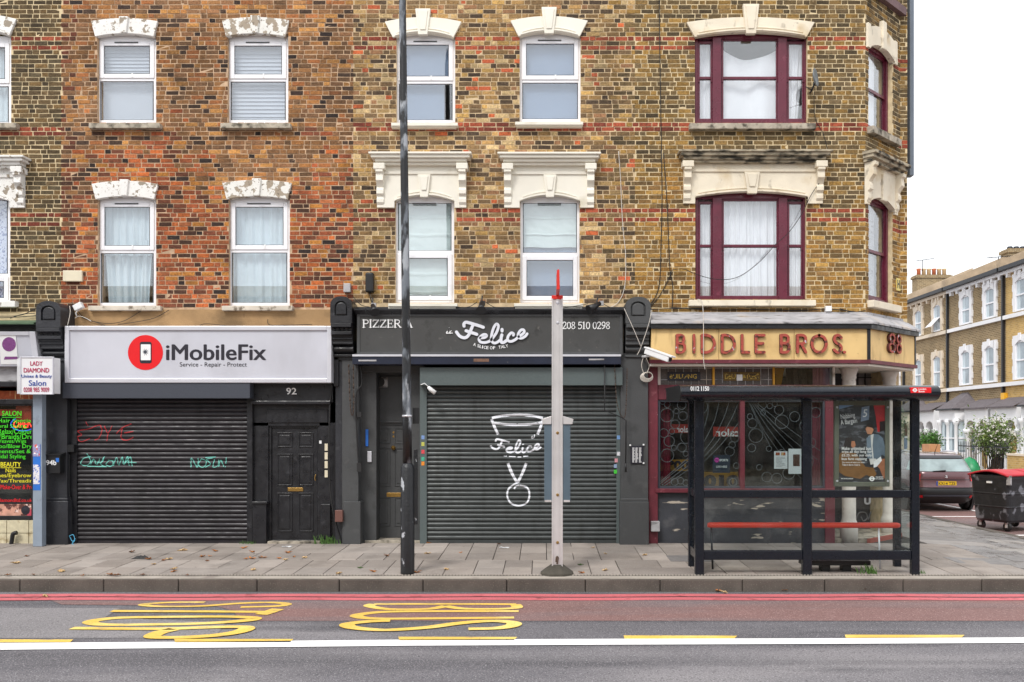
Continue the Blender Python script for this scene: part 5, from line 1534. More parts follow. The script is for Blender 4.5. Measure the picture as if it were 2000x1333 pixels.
# door with transom, deep in its recess
YR = .35
mb = MB(); mb.pbox(700, 735, 712, 1064, .0, .6); mb.build('recess_side', m_char, hC)
mb = MB(); mb.pbox(797, 822, 712, 1064, .0, .6); mb.build('recess_side', m_char, hC)
mb = MB(); mb.pbox(690, 830, 712, 728, -.05, .6); mb.build('recess_head', m_char, hC)
mb = MB(); mb.pbox(718, 802, 724, 830, YR-.02, YR+.1); mb.build('transom_panel', m_char, hC)
mb = MB(); fr_rect(mb, 727, 800, 735, 826, 3, YR-.05, YR); mb.build('transom_frame', m_char, hC, bevel=.005)
v_ = thing('extractor_vent', (X(743, YR), YR, Z(756, YR)), 'square vent with round black duct above the pizzeria side door', 'vent')
mb = MB(); mb.pbox(730, 757, 737, 757, YR-.07, YR-.02); mb.build('plate', m_lead, v_, bevel=.006)
mb = MB(); mb.lathe([(.085, YR-.09), (.085, YR-.07)], X(743, YR), Z(747, YR), axis='Y', seg=24); mb.build('duct', m_cable, v_)
d2 = panel_door(hC, 729, 797, 828, 1056, YR, m_char, ((735, 762, 836, 867), (770, 792, 836, 867), (735, 762, 875, 950), (770, 792, 875, 950), (735, 762, 972, 1028), (770, 792, 972, 1028)))
mb = MB(); mb.lathe([(.01, YR-.06), (.035, YR-.055), (.04, YR-.04), (.02, YR-.02), (.02, YR)], X(769, YR), Z(875, YR), axis='Y', seg=16); mb.build('door_knob', m_brass, d2)
mb = MB(); mb.pbox(755, 783, 963, 971, YR-.012, YR); mb.build('letter_plate', m_brass, d2, bevel=.003)
for py in (845, 853):
    mb = MB(); mb.lathe([(.02, YR-.006), (.02, YR)], X(769, YR), Z(py, YR), axis='Y', seg=12); mb.build('door_numeral', m_brass, d2)
mb = MB(); mb.pbox(712, 830, 1056, 1067, -.02, .5); mb.build('door_step', m_stone, hC, bevel=.01)
mb = MB(); mb.pbox(714, 719, 839, 872, -.02, .02); mb.build('entry_panel', m_stick, label='slim blue entry panel beside the pizzeria side door', cat='entry panel')
mb = MB(); mb.pbox(717.5, 725.5, 882, 903, -.03, .02); mb.build('door_bell', m_alu, label='small steel door bell beside the pizzeria side door', cat='door bell', bevel=.004)
# chain and conduits by the awning
mb = MB()
for pts in ([(681, 712), (684, 790), (688, 812), (691, 790), (690, 712)],):
    c = cr(P3(pts, -.3), 10)
    for i in range(len(c)-1):
        if i % 2 == 0: mb.tube([c[i], c[i+1]], .012, seg=5)
        else: mb.tube([c[i], c[i+1]], .006, seg=5)
mb.build('chain', mat('rusty_chain', (74, 58, 48), .7, .3, 30), label='rusty chain loop hanging under the left end of the awning', cat='chain')
cb_ = thing('cable_run', (X(701, -.27), -.27, Z(922, -.27)), 'black cable with box left of the pizzeria side door', 'cable')
mb = MB(); mb.tube(cr(P3([(704, 712), (707, 750), (696, 770), (696, 830), (701, 920)], -.27), 5), .012); mb.build('strand', m_cable, cb_)
for t_, u_ in ((805, 815), (905, 922)):
    mb = MB(); mb.pbox(697, 706, t_, u_, -.3, -.24); mb.build('box', m_cable, cb_)
ah = thing('awning_crank', (X(1192, -.42), -.42, Z(925, -.42)), 'thin black awning crank rod bent beside the right of the grey shutter', 'crank')
mb = MB(); mb.tube(P3([(1181, 703), (1181, 802), (1215, 816), (1223, 822), (1222, 920)], -.43), .011); mb.build('rod', m_cable, ah)
mb = MB(); mb.tube(P3([(1222, 905), (1222, 922)], -.43), .018); mb.build('grip', m_plast, ah)
mb = MB()
c = cr(P3([(1200, 706), (1204, 780), (1212, 810), (1221, 812), (1224, 760), (1225, 720)], -.4), 12)
for i in range(0, len(c)-1): mb.tube([c[i], c[i+1]], .009 if i % 2 else .005, seg=5)
mb.build('chain', MATS['rusty_chain'], label='rusty chain hanging beside the awning crank on the right', cat='chain')
mn = thing('menu_board', (X(1244, -.3), -.3, Z(905, -.3)), 'small framed menu with white print on the charcoal pillar', 'menu board')
mb = MB(); mb.pbox(1232, 1256, 871, 906, -.295, -.27); mb.build('backing', m_ink, mn, bevel=.003)
mb = MB()
for i in range(14):
    py = 875+i*2.1
    for a in (1235, 1241, 1248):
        mb.pbox(a, a+rng.uniform(3, 5.4), py, py+1.1, -.298, -.295)
mb.build('print', m_lw, mn)
mb = MB()
for a, b in ((1231, 870), (1257, 869), (1257, 905)): mb.pbox(a-1.5, a+1.5, b-1.5, b+1.5, -.3, -.27)
mb.build('tape', m_lw, mn)
# spot lamps on the pizzeria cornice
for i, (px, py, lean) in enumerate(((727, 596, 6), (940, 592, 0), (1164, 596, -9))):
    sp = thing('spotlight', (X(px, -.5), -.45, Z(py+14, -.5)), 'black spotlight on the pizzeria cornice, %s' % ('left one by the console', 'middle one above the script sign', 'right one above the phone number')[i], 'spotlight', 'black spotlights over the pizzeria sign')
    mb = MB(); mb.tube(P3([(px+2-lean*.2, py-14), (px+1, py-4), (px, py+2)], -.3), .012); mb.build('arm', m_plast, sp)
    a, b = (px, py), (px+lean, py+15)
    if i == 2: a, b = (1172, 592), (1150, 606)
    mb = MB(); mb.tube([(X(a[0], -.45), -.42, Z(a[1], -.45)), (X((a[0]+b[0])/2, -.48), -.47, Z((a[1]+b[1])/2, -.48)), (X(b[0], -.5), -.52, Z(b[1], -.5))], [.035, .05, .085], seg=16); mb.build('lamp_head', m_plast, sp)
    mb = MB(); mb.pbox(a[0]-2, a[0]+7, a[1]-4, a[1]+5, -.36, -.3); mb.build('mount', m_lead if i != 1 else m_plast, sp)
mb = MB(); mb.pbox(713, 729, 532, 571, -.14, -.001); mb.build('wall_lamp', m_plast, label='black oblong lamp on the yellow brick beside the lamp post', cat='lamp', bevel=.03, seg=4)
wire('yellow tipped cable above the black console at the pizzeria', [(722, 571), (724, 584), (728, 596)], -.08, .008)
wire('sagging cables along the top of the pizzeria sign', [(890, 600), (915, 600), (932, 590)], -.2, .006, None, 6, ([(948, 590), (965, 600), (985, 603)], [(1100, 602), (1125, 598), (1148, 594)], [(1175, 592), (1190, 600), (1212, 605)], [(690, 580), (705, 596), (722, 600)]))
wire('pale cable running down the brick right of the pizzeria windows', [(1208, 296), (1212, 350), (1214, 400), (1217, 450), (1222, 500), (1220, 560), (1208, 590), (1190, 602)], -.02, .006, m_cablew)
wire('thin black cable down the party line between the yellow houses', [(1287, -20), (1289, 120), (1291, 250), (1293, 380), (1291, 480), (1287, 560), (1270, 596)], -.02, .007, None, 6, ([(1296, 300), (1303, 400), (1308, 520), (1314, 560), (1313, 600)], [(1270, 600), (1290, 575), (1306, 545), (1313, 528)]))
# ------------------------------------------------------------------ corner shop front
YF = -.45
c1 = (X(1697, YF), YF)
CF = Pl(c1, (1, 1))
CFW = 1.275*math.sqrt(2)
def cfu(px):
    k = (px-CX)/F
    return ((k*(D+c1[1])-c1[0])/(1-k))*math.sqrt(2)
zf0, zf1 = Z(703, YF), Z(643, YF)
bb = thing('shop_sign', (X(1480, YF), YF, zf0), 'tan fascia board with raised red letters BIDDLE BROS and number 88', 'shop sign')
for a, b in ((1272, 1403.5), (1404.5, 1550.5), (1551.5, 1695)):
    mb = MB(); mb.box(X(a, YF), X(b, YF), YF, -.05, zf0, zf1); mb.build('board', m_tan, bb)
mb = MB(); pbx(mb, CF, .03, CFW*.53, zf0, zf1, -.3, 0); mb.build('board', m_tan, bb)
mb = MB(); pbx(mb, CF, CFW*.535, CFW-.02, zf0, zf1, -.3, 0); mb.build('board', m_tan, bb)
mb = MB(); mb.box(c1[0]-.03, c1[0]+.025, YF-.012, YF+.1, zf0, zf1); mb.build('corner_strip', m_black, bb)
mb = MB(); pbx(mb, CF, CFW-.025, CFW+.02, zf0, zf1, -.25, .012); mb.build('end_strip', m_black, bb)
# trims follow front then cant
def band(name, z0, z1, dep, m, parent, back=.3):
    xl = X(1270, YF)
    k = dep*math.tan(R(22.5))
    a0, a1 = (xl, YF-dep), (c1[0]+k, YF-dep)
    e = CF(CFW+.03, 0, dep)
    mb = MB(); mb.extp([a0, a1, (c1[0]+.1, YF+back), (xl, YF+back)], z0, z1)
    q = CF(CFW+.03, 0, -back)
    mb.extp([a1, (e[0], e[1]), (q[0], q[1]), (c1[0]+.1, YF+back)], z0, z1)
    return mb.build(name, m, parent)
band('bottom_trim', zf0-.06, zf0, .035, m_burgp, bb)
band('top_trim', zf1, zf1+.1, .06, m_black, bb)
# sloped lead roof over the fascia
zr0, zr1 = zf1+.1, Z(612, -.02)
xl = X(1270, YF)
k = .09*math.tan(R(22.5))
pA = [(xl, YF-.09), (c1[0]+k, YF-.09), CF(CFW+.05, 0, .09)[:2]]
pB = [(xl, -.012), (XE+.005, -.012), CANT(CW+.14, 0, .012)[:2]]
mb = MB()
for i in range(2):
    mb.quad((*pA[i], zr0+.012), (*pA[i+1], zr0+.012), (*pB[i+1], zr1), (*pB[i], zr1))
    mb.quad((*pA[i], zr0-.02), (*pA[i+1], zr0-.02), (*pA[i+1], zr0+.012), (*pA[i], zr0+.012))
mb.quad((*pA[2], zr0-.02), (*pB[2], zr0-.02), (*pB[2], zr1), (*pA[2], zr0+.012))
mb.build('lead_roof', m_lead, hD)
mb = MB(); mb.box(xl, XE, -.06, 0, Z(622, 0), Z(611, 0)); mb.build('flashing', m_lead, hD)
mb = MB(); pbx(mb, CANT, 0, CW, Z(622, 0), Z(611, 0), 0, .06); mb.build('flashing', m_lead, hD)
# soffit
e = CF(CFW, 0, -.02); 
mb = MB(); mb.extp([(xl, YF+.02), (c1[0], YF+.02), (e[0], e[1]), (px0-.02, py0+.3), (px0-.02, 3), (xl, 3)], zf0-.1, zf0-.065); mb.build('soffit', m_cream, hD)
# raised letters
yl = YF-.02
def bold_letters(s, spans, t, u):
    for ch, (a, b) in zip(s, spans):
        pass
STK = {'B': [[(0,0),(0,1)], [(0,1),(.5,1),(.78,.9),(.8,.72),(.6,.55),(0,.54)], [(0,.54),(.6,.52),(.9,.38),(.88,.14),(.6,0),(0,0)]], 'I': [[(.5,0),(.5,1)]],
       'D': [[(0,0),(0,1)], [(0,1),(.4,1),(.82,.85),(1,.5),(.82,.15),(.4,0),(0,0)]], 'L': [[(0,1),(0,0)], [(0,0),(1,0)]], 'E': [[(0,0),(0,1)], [(0,1),(1,1)], [(0,.52),(.85,.52)], [(0,0),(1,0)]],
       'R': [[(0,0),(0,1)], [(0,1),(.6,1),(.92,.9),(.95,.68),(.7,.52),(0,.5)], [(.45,.5),(1,0)]], 'O': [[(.5,1),(.15,.86),(0,.5),(.15,.14),(.5,0),(.85,.14),(1,.5),(.85,.86),(.5,1)]],
       'S': [[(.95,.85),(.6,1),(.2,.95),(.05,.76),(.25,.58),(.75,.44),(.95,.24),(.75,.04),(.4,0),(.02,.14)]], '.': [[(.4,.0),(.6,.0)]],
       '8': [[(.5,1),(.15,.9),(.12,.68),(.5,.53),(.92,.36),(.9,.1),(.5,0),(.1,.1),(.08,.36),(.5,.53),(.88,.68),(.85,.9),(.5,1)]]}
lt, lu = 655.5, 688.5
for ch, a, b in (('B', 1322, 1338), ('I', 1352, 1358), ('D', 1371, 1395), ('D', 1410, 1434), ('L', 1449, 1462), ('E', 1476, 1492), ('B', 1525, 1542), ('R', 1557, 1573), ('O', 1585, 1613), ('S', 1628, 1643), ('.', 1646, 1651)):
    mb = MB()
    for kk, s in enumerate(STK[ch]):
        pts = [(a+(b-a)*p[0], lu-(lu-lt)*p[1]) for p in s]
        if len(pts) > 2: pts = cr(pts, 6)
        mb.ribbon(PP(pts, yl), .023, yl-.03-.0015*kk, .06, 0, 1)
    mb.build('raised_letter', [m_rust, m_rustd], bb)
for a, b in ((1733, 1743.5), (1748, 1755.5)):
    ua, ub = cfu(a-1), cfu(b)
    zt_, zb_ = Z(654, YF+.6), Z(688.5, YF+.6)
    mb = MB()
    pts = [(ua+(ub-ua)*p[0], zb_+(zt_-zb_)*p[1]) for p in cr(STK['8'][0], 6)]
    mb.ribbon(pts, .02, 0, .05, 0, 1)
    mb.v = [CF(v[0], v[2], .05-v[1]) for v in mb.v]
    mb.build('raised_numeral', [m_rust, m_rustd], bb)

# window wall
YW = -.08
mb = MB(); mb.pbox(1266, 1285, 705, BASE, YW-.1, .1); mb.build('jamb', m_burgp, hD, bevel=.008)
mb = MB(); mb.pbox(1612, 1631, 752, BASE, YW-.06, .1); mb.build('jamb', m_burgp, hD, bevel=.008)
mb = MB(); mb.pbox(1285, 1612, 752, 781, YW-.06, .1); mb.build('transom_rail', m_burgp, hD, bevel=.008)
mb = MB(); mb.pbox(1280, 1631, 955, 963, YW-.12, .1); mb.build('window_sill', m_burgp, hD, bevel=.008)
mb = MB(); mb.pbox(1274, 1629, 963, BASE, YW-.03, .1); mb.build('stall_riser', m_stall, hD)
mb = MB(); fr_rect(mb, 1285, 1612, 781, 955, 4.5, YW-.03, .05); mb.build('inner_frame', m_greyb, hD, bevel=.004)
mb = MB(); mb.pbox(1446, 1455, 781, 955, YW-.06, .06); mb.build('mullion', m_burgp, hD, bevel=.006)
mb = MB(); mb.pbox(1289, 1446, 785, 951, YW, YW+.006); mb.build('window_glass', m_glassshop, hD)
mb = MB(); mb.pbox(1455, 1608, 785, 951, YW, YW+.006); mb.build('window_glass', m_glassshop, hD)
# transom lights: leaded panes
m_ochp = mat('ochre_paint', (206, 150, 40), .5)
for a, b, m in ((1285, 1290, m_colst), (1392, 1396, m_ochp), (1510, 1513.5, m_ochp), (1627, 1631, m_colst)):
    mb = MB(); mb.pbox(a, b, 706, 753.5, YW-.05, .05); mb.build('transom_mullion', m, hD)
for (a, b, dx) in ((1290, 1392, 15), (1396, 1510, 15)):
    px = a; row = 0
    xs_ = []
    while px < b-3:
        xs_.append((px, min(px+dx, b))); px += dx
    for (q0, q1) in xs_:
        for t, u in ((707, 720), (720, 742), (742, 753)):
            mb = MB(); mb.pbox(q0+.4, q1-.4, t+.4, u-.4, YW+rng.uniform(0, .008), YW+.02); mb.build('leaded_pane', m_pebble, hD)
    mb = MB()
    for (q0, q1) in xs_: mb.pbox(q0-.5, q0+.5, 707, 753, YW-.012, YW+.025)
    for t in (720, 742): mb.pbox(a, b, t-.5, t+.5, YW-.013, YW+.025)
    mb.build('lead_came', m_lead, hD)
mb = MB(); mb.pbox(1513.5, 1627, 707, 753, YW, YW+.006); mb.build('transom_glass', m_glassshop, hD)
for a, b, s, bx, m in ((1304, 1368, 'BUILDING', (1308, 1361, 731, 740), m_ink), (1413, 1485, 'DECORATORS', (1416, 1482, 730, 741), mat('bronze_panel', (110, 84, 30), .4, .2, 20))):
    pn = MB(); pn.pbox(a, b, 727, 744, YW-.02, YW-.005); o = pn.build('gilt_sign', m, hD)
    mg = mat('worn_gilt', (196, 166, 70), .4, .2, 30, layers=[((40, 36, 30), 18, .5, .54)])
    text('gilt_lettering', s, bx, YW-.024, mg, o, 0, bold=.02)
mb = MB(); mb.pbox(1439, 1450, 732, 744, YW-.03, YW-.02); mb.build('blank_sticker', m_lw, hD)
def pleats(a, b, t, u, y, m, label, n=6, seed=1):
    drape('curtain', a, b, t, u, y, m, label, n, .03, seed=seed)
pleats(1281, 1303, 716, 752, .03, m_pinkc, 'short pink curtain at the left end of the corner shop transom', 4, 31)
pleats(1588, 1624, 716, 752, .06, m_pinkc, 'short pink curtain at the right end of the corner shop transom', 6, 32)
pleats(1584, 1611, 786, 948, .06, mat('burgundy_curtain', (134, 60, 74), .9, .2, 9), 'long burgundy curtain at the right end of the corner shop window', 5, 33)
pleats(1291, 1309, 786, 948, .06, mat('crimson_curtain', (120, 16, 44), .9, .2, 9), 'dark crimson curtain at the left end of the corner shop window', 3, 34)
m_och = mat('ochre_drape', (186, 134, 30), .8, .15, 4)
mb = MB(); mb.prism(PP([(1515, 708), (1536, 708), (1530, 730), (1526, 752), (1515, 752)], .1), .1, .14); mb.build('banner', m_och, label='ochre cloth hanging behind the transom glass of the corner shop', cat='banner')
pleats(1534, 1588, 709, 753, .2, mat('grey_brown_drape', (92, 78, 70), .9, .2, 10), 'grey brown drape behind the transom glass of the corner shop', 3, 35)
# ironwork behind the glass
m_iron = mat('painted_iron', (128, 128, 132), .4, .2, 20, metal=.3)
gr = thing('window_grille', (X(1450, .0), .0, Z(951, .0)), 'grey iron window grille of rings and fan rays inside the corner shop window', 'grille')
def gz(a, b): return 1260+a/6.06, 740+b/6.06
yg = -.045
for (a, b, r) in ((207,275,30),(262,307,36),(432,313,52),(370,385,30),(447,443,52),(258,432,80),(355,540,52),(222,645,52),(315,625,33),(285,740,62),(500,690,80),(435,815,52),(340,820,30),(480,890,30),(260,910,78),(350,1222,42),(420,1210,38),(480,1232,34),
                  (650,330,90),(1062,700,52),(1030,785,38),(1000,860,56),(1080,1030,34),(1040,1225,46),(1385,315,50),(1475,325,32),(1535,300,30),(1585,370,55),(1240,447,32),(1395,405,30),(1268,530,56),(1310,675,82),(1620,510,80),(1770,450,60),(1465,830,32),(1350,1050,32),(1260,820,48),(1440,1165,58),(1620,900,60),(1700,1120,70),(1900,560,70),(1960,760,60),(1900,980,90),(1560,1180,60),(2020,400,60)):
    px, py = gz(a, b); rr_ = L(r/6.06, yg)
    x_, z_ = X(px, yg), Z(py, yg)
    if px+r/6.06 > 1606: continue
    mb = MB(); mb.tube([(x_+rr_*math.cos(R(q)), yg, z_+rr_*math.sin(R(q))) for q in range(0, 360, 15)], .006, closed=True, seg=5); mb.build('ring', m_iron, gr)
for pts in ([(170,1230),(510,940),(620,850)], [(180,1242),(510,975),(640,880)], [(200,1260),(510,1030),(650,930)], [(230,1270),(510,1080),(680,960)], [(560,900),(690,600),(740,430),(755,272)], [(600,900),(690,760),(820,500),(875,272)], [(620,950),(800,720),(930,470),(995,272)], [(640,990),(860,740),(1020,480),(1110,272)], [(690,990),(900,780),(1110,520)],
            [(1225,272),(1340,520),(1480,800)], [(1235,272),(1400,600),(1580,860)], [(1250,272),(1480,620),(1760,980)], [(1265,272),(1540,600),(1900,980)], [(1280,272),(1600,600),(2040,960)], [(1300,272),(1660,560),(2080,860)], [(1560,860),(1760,1080),(1920,1270)]):
    q = [gz(*p) for p in cr(pts, 6)]
    mb = MB(); mb.tube([(X(a, yg), yg+.006, Z(b, yg)) for a, b in q], .0055, seg=5); mb.build('ray', m_iron, gr)
# things in the window, with street reflections modelled as panels
mb = MB(); mb.pbox(1308, 1347, 829, 846, .25, .26); o = mb.build('banner', mat('red_reflection', (176, 52, 40), .6), label='modelled reflection of a small red calor sign, left end of the corner shop window', cat='banner')  # red panel standing for the opposite shop's sign reflected in the glass
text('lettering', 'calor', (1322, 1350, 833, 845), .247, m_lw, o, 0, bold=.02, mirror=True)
mb = MB(); mb.pbox(1393, 1448, 834, 853, .25, .26); o = mb.build('banner', MATS['red_reflection'], label='modelled reflection of a red calor sign beside the mullion of the corner shop', cat='banner')  # second panel for the same reflected sign, lettering reversed
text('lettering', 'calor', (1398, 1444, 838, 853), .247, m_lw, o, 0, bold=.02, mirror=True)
m_yb = mat('ochre_reflection', (150, 108, 30), .6, .2, 4)  # colour of the yellow street reflections, built as panels behind the glass
mb = MB(); mb.pbox(1360, 1447, 922, 954, .3, .31); o = mb.build('yellow_reflection', m_yb, label='modelled reflection of a dull yellow sign with black figures low in the corner shop window', cat='board')
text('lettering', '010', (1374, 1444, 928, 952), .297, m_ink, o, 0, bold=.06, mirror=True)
mb = MB(); mb.pbox(1289, 1350, 898, 920, .3, .31); o = mb.build('yellow_reflection', m_yb, label='modelled reflection of a dull yellow sign with black figures, left of corner shop window', cat='board')
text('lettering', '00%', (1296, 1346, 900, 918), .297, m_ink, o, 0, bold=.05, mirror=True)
ts = thing('window_poster', (X(1409, -.06), -.06, Z(924, -.06)), 'dark window poster with pink disc reading tnt SPORTS', 'poster')
mb = MB(); mb.pbox(1392, 1426, 889, 924, -.066, -.062); mb.build('sheet', mat('slate_poster', (48, 56, 72), .5), ts)
mb = MB(); mb.lathe([(.04, -.07), (.04, -.066)], X(1400, -.07), Z(899, -.07), axis='Y', seg=20); mb.build('disc', mat('pink_disc', (230, 80, 190), .5), ts)
text('lettering', 'tnt', (1396.5, 1403.5, 896.5, 901.5), -.072, m_ink, ts, 0)
text('lettering', 'SPORTS', (1405, 1422, 897, 901.5), -.068, m_lw, ts, 0, bold=.03)
text('lettering', 'LIVE HERE', (1399, 1420, 910, 914), -.068, m_lw, ts, 0, bold=.02)
for (a, b, t, u, lb_, k) in ((1512, 1538, 882, 916, 'white notice with small food pictures taped in the corner shop window', 0), (1540, 1572, 877, 926, 'pale framed notice with dark picture in the corner shop window', 1)):
    no = thing('window_notice', (X((a+b)/2, -.06), -.06, Z(u, -.06)), lb_, 'notice')
    mb = MB(); mb.pbox(a, b, t, u, -.066, -.062); mb.build('sheet', m_sheet, no)
    if k == 0:
        for q in (1515, 1526):
            mb = MB(); mb.pbox(q, q+8, 884, 890, -.069, -.066); mb.build('picture', m_orn, no)
        mb = MB()
        for q in range(8): mb.pbox(1516, 1516+rng.uniform(10, 19), 893+q*2.6, 894+q*2.6, -.069, -.066)
        mb.build('print', m_lead, no)
    else:
        mb = MB(); mb.pbox(1549, 1562, 888, 911, -.069, -.066); mb.build('picture', mat('sunset_picture', (90, 60, 50), .5, .4, 20), no)
# interior
mb = MB(); mb.box(XD+.1, px0-.35, 2.6, 2.7, -.1, 3.4); mb.build('back_room_wall', mat('pub_wall', (70, 62, 58), .9, .3, 1.5, layers=[((128, 120, 110), 1.2, .52, .6)]), hD)
mb = MB(); mb.box(XD+.1, X(1620), .15, 2.6, -.2, .05); mb.build('shop_floor', m_dark, hD)
# entrance under the cut-off corner
mb = MB(); mb.extp([(X(1624, .1), .05), (5.52, .03), (6.42, .95), (6.42, 1.7), (X(1624, .1), 1.7)], -.1, .06); mb.build('entrance_step', m_stone, hD, bevel=.01)
mb = MB(); mb.extp([(5.50, -.02), (5.56, -.02), (6.44, .86), (6.44, .92)], -.1, .063); mb.build('step_edge', mat('red_tile_edge', (150, 70, 54), .7), hD)
mb = MB(); mb.box(X(1624, .1)-.05, 6.4, 1.7, 1.8, -.1, 3.4); mb.build('entrance_wall', m_black, hD)
mb = MB(); fr_rect(mb, 1655, 1728, 800, 1040, 7, 1.6, 1.69); mb.build('door_frame', m_black, hD, bevel=.006)
ed = MB(); ed.pbox(1660, 1723, 806, 1040, 1.64, 1.69); ed = ed.build('door', m_blackm, hD)
text('door_letter', 'U', (1688, 1701, 972, 986), 1.58, m_lsil, ed, .01, bold=.05)
mb = MB(); mb.tube(cr(P3([(1672, 1014), (1678, 1002), (1690, 1002), (1694, 1012), (1686, 1018), (1682, 1010)], 1.58), 5), .012); mb.tube(cr(P3([(1696, 1016), (1702, 1000), (1714, 998), (1718, 1008), (1710, 1014)], 1.58), 5), .012)
mb.build('door_scrollwork', m_iron, ed)
mb = MB()
for q in (1676, 1690, 1704): mb.pbox(q-.8, q+.8, 716, 756, 1.55, 1.58)
for q in (722, 738): mb.pbox(1663, 1720, q-.8, q+.8, 1.55, 1.58)
fl_ = mb.build('fanlight_bars', m_black, hD)
mb = MB(); mb.pbox(1663, 1720, 714, 758, 1.6, 1.62); mb.build('fanlight', mat('frosted_glass', (150, 144, 146), .4, .2, 10), hD)
def column(px, Yc, zb, zt, r, nm='column'):
    x_ = X(px, Yc)
    mb = MB(); mb.lathe([(r*1.28, zb), (r*1.28, zb+.33), (r*1.2, zb+.36), (r*1.05, zb+.4), (r, zb+.45), (r, zt-.25), (r*.93, zt-.2), (r*1.1, zt-.17), (r*1.0, zt-.13), (r*1.25, zt-.05), (r*1.45, zt)], x_, Yc, seg=28)
    return mb.build(nm, m_colst, hD)
column(1658, .09, -.03, zf0-.1, .116)
column(1737, .93, -.03, zf0-.1, .115)
# bits on the corner building
cc_ = thing('security_camera', (X(1275, -.6), -.5, Z(712, -.6)), 'large white security camera on the charcoal pillar pointing down right', 'camera')
mb = MB()
a, b = Vector((X(1262, -.5), -.5, Z(686, -.5))), Vector((X(1308, -.75), -.8, Z(703, -.75)))
dr = (b-a).normalized(); up = Vector((0, 0, 1)); sd = dr.cross(up).normalized(); uu = sd.cross(dr).normalized()
def orient_box(mb, a, b, w, h, m=0):
    c = []
    for p in (a, b):
        for s, t in ((-1, -1), (1, -1), (1, 1), (-1, 1)): c.append(tuple(p+sd*s*w+uu*t*h))
    n = len(mb.v); mb.v += c
    for q in ((0,1,2,3),(7,6,5,4),(0,4,5,1),(1,5,6,2),(2,6,7,3),(3,7,4,0)): mb.f.append(tuple(n+i for i in q)); mb.m.append(m); mb.sm.append(False)
orient_box(mb, a, b, .055, .05); mb.build('housing', m_white, cc_, bevel=.015)
mb = MB(); orient_box(mb, a+uu*.055-dr*.02, b+uu*.055+dr*.05, .065, .012); mb.build('sunshield', m_white, cc_, bevel=.005)
mb = MB(); mb.tube([tuple(b-dr*.005), tuple(b+dr*.01)], .04, seg=16); mb.build('lens', m_plast, cc_)
mb = MB(); mb.tube([tuple(a+dr*.12-uu*.04), (X(1258, -.4), -.4, Z(697, -.4)), (X(1254, -.27), -.27, Z(697, -.27))], .02); mb.build('bracket', m_white, cc_)
mb = MB()
for k_ in range(5):
    rr_ = .105-.008*k_
    mb.tube([(X(1263+k_*.6, -.34)+rr_*math.cos(R(q))*1.0, -.34-.006*k_, Z(737-k_*.8, -.34)+rr_*.75*math.sin(R(q))) for q in range(0, 360, 20)], .006, closed=True, seg=5)
mb.tube(cr(P3([(1256, 700), (1253, 715), (1258, 732)], -.36), 5), .006); mb.tube(cr(P3([(1262, 700), (1268, 715), (1263, 730)], -.36), 5), .006)
mb.build('cable_coil', m_cablew, label='coil of white cable hanging below the security camera', cat='cable')
wire('pale strings forming a V on the right charcoal console', [(1219, 603), (1236, 640), (1252, 678)], -.55, .005, m_cablew, 6, ([(1272, 606), (1268, 630), (1252, 678), (1244, 694)],))
wire('white cable hanging over the tan fascia from the window sill', [(1362, 585), (1370, 588), (1373, 604), (1374, 640), (1374, 700), (1377, 722)], -.56, .006, m_cablew)
wire('black cables clipped along the brick under the corner building sills', [(1270, 605), (1330, 603), (1400, 606), (1480, 605), (1560, 607), (1620, 604), (1688, 612)], -.03, .008, None, 6, ([(1310, 601), (1345, 603), (1390, 602)], [(1640, 603), (1665, 610), (1690, 607)]))
wire('cable sagging across the lower burgundy window', [(1312, 528), (1335, 526), (1362, 537), (1400, 546), (1440, 542), (1480, 515), (1515, 478), (1540, 455), (1565, 420), (1585, 380), (1606, 350)], -.08, .006)
wire('thin cable dropping from the satellite dish', [(1590, 180), (1592, 230), (1608, 262), (1618, 300)], -.02, .005)
mb = MB(); mb.pbox(1613, 1625, 598, 608.5, -.09, -.001); mb.build('junction_box', m_white, label='small white junction box under the right of the corner windows', cat='box', bevel=.008)
mb = MB(); mb.pbox(1272, 1289, 1019, 1039, YW-.2, YW-.02); mb.build('meter_box', m_lead, label='grey box low on the corner shop wall beside the pillar', cat='box', bevel=.012)
dsh = thing('satellite_dish', (X(1588), -.1, Z(182)), 'small grey satellite dish seen edge on beside the upper burgundy window', 'satellite dish')
mb = MB(); mb.lathe([(.005, -.03), (.06, -.026), (.11, -.012), (.15, .012), (.15, .02), (.11, -.003), (.005, -.02)], 0, 0, seg=28, cap=False)
_nz = Vector((.86, -.5, .1)).normalized(); _ro = Vector((0, 0, 1)).rotation_difference(_nz)
mb.v = [tuple(_ro @ Vector(v) + Vector((X(1592, -.25), -.25, Z(152, -.25)))) for v in mb.v]
mb.build('dish', mat('dish_grey', (128, 134, 136), .5, .1), dsh)
mb = MB(); mb.tube(P3([(1592, 160), (1585, 178)], -.2), .015); mb.tube([(X(1585, -.2), -.2, Z(178, -.2)), (X(1582), 0, Z(181))], .015); mb.tube([(X(1585, -.2), -.2, Z(176, -.2)), (X(1574, -.35), -.35, Z(170, -.35))], .008); mb.build('bracket', m_plast, dsh)
# hydrant plate on the corner
hz = cz(1752, 555)
mb = MB(); pbx(mb, CANT, CW-.17, CW-.03, hz-.12, hz+.1, .006, .02); hp = mb.build('hydrant_sign', mat('pale_yellow_enamel', (226, 206, 120), .4), label='small pale yellow plate marked H on the cut off corner', cat='sign')
mb = MB(); pbx(mb, CANT, CW-.15, CW-.13, hz-.08, hz+.07, .02, .024); pbx(mb, CANT, CW-.08, CW-.06, hz-.08, hz+.07, .02, .024); pbx(mb, CANT, CW-.13, CW-.08, hz-.015, hz+.01, .02, .024); mb.build('letter_h', m_ink, hp)
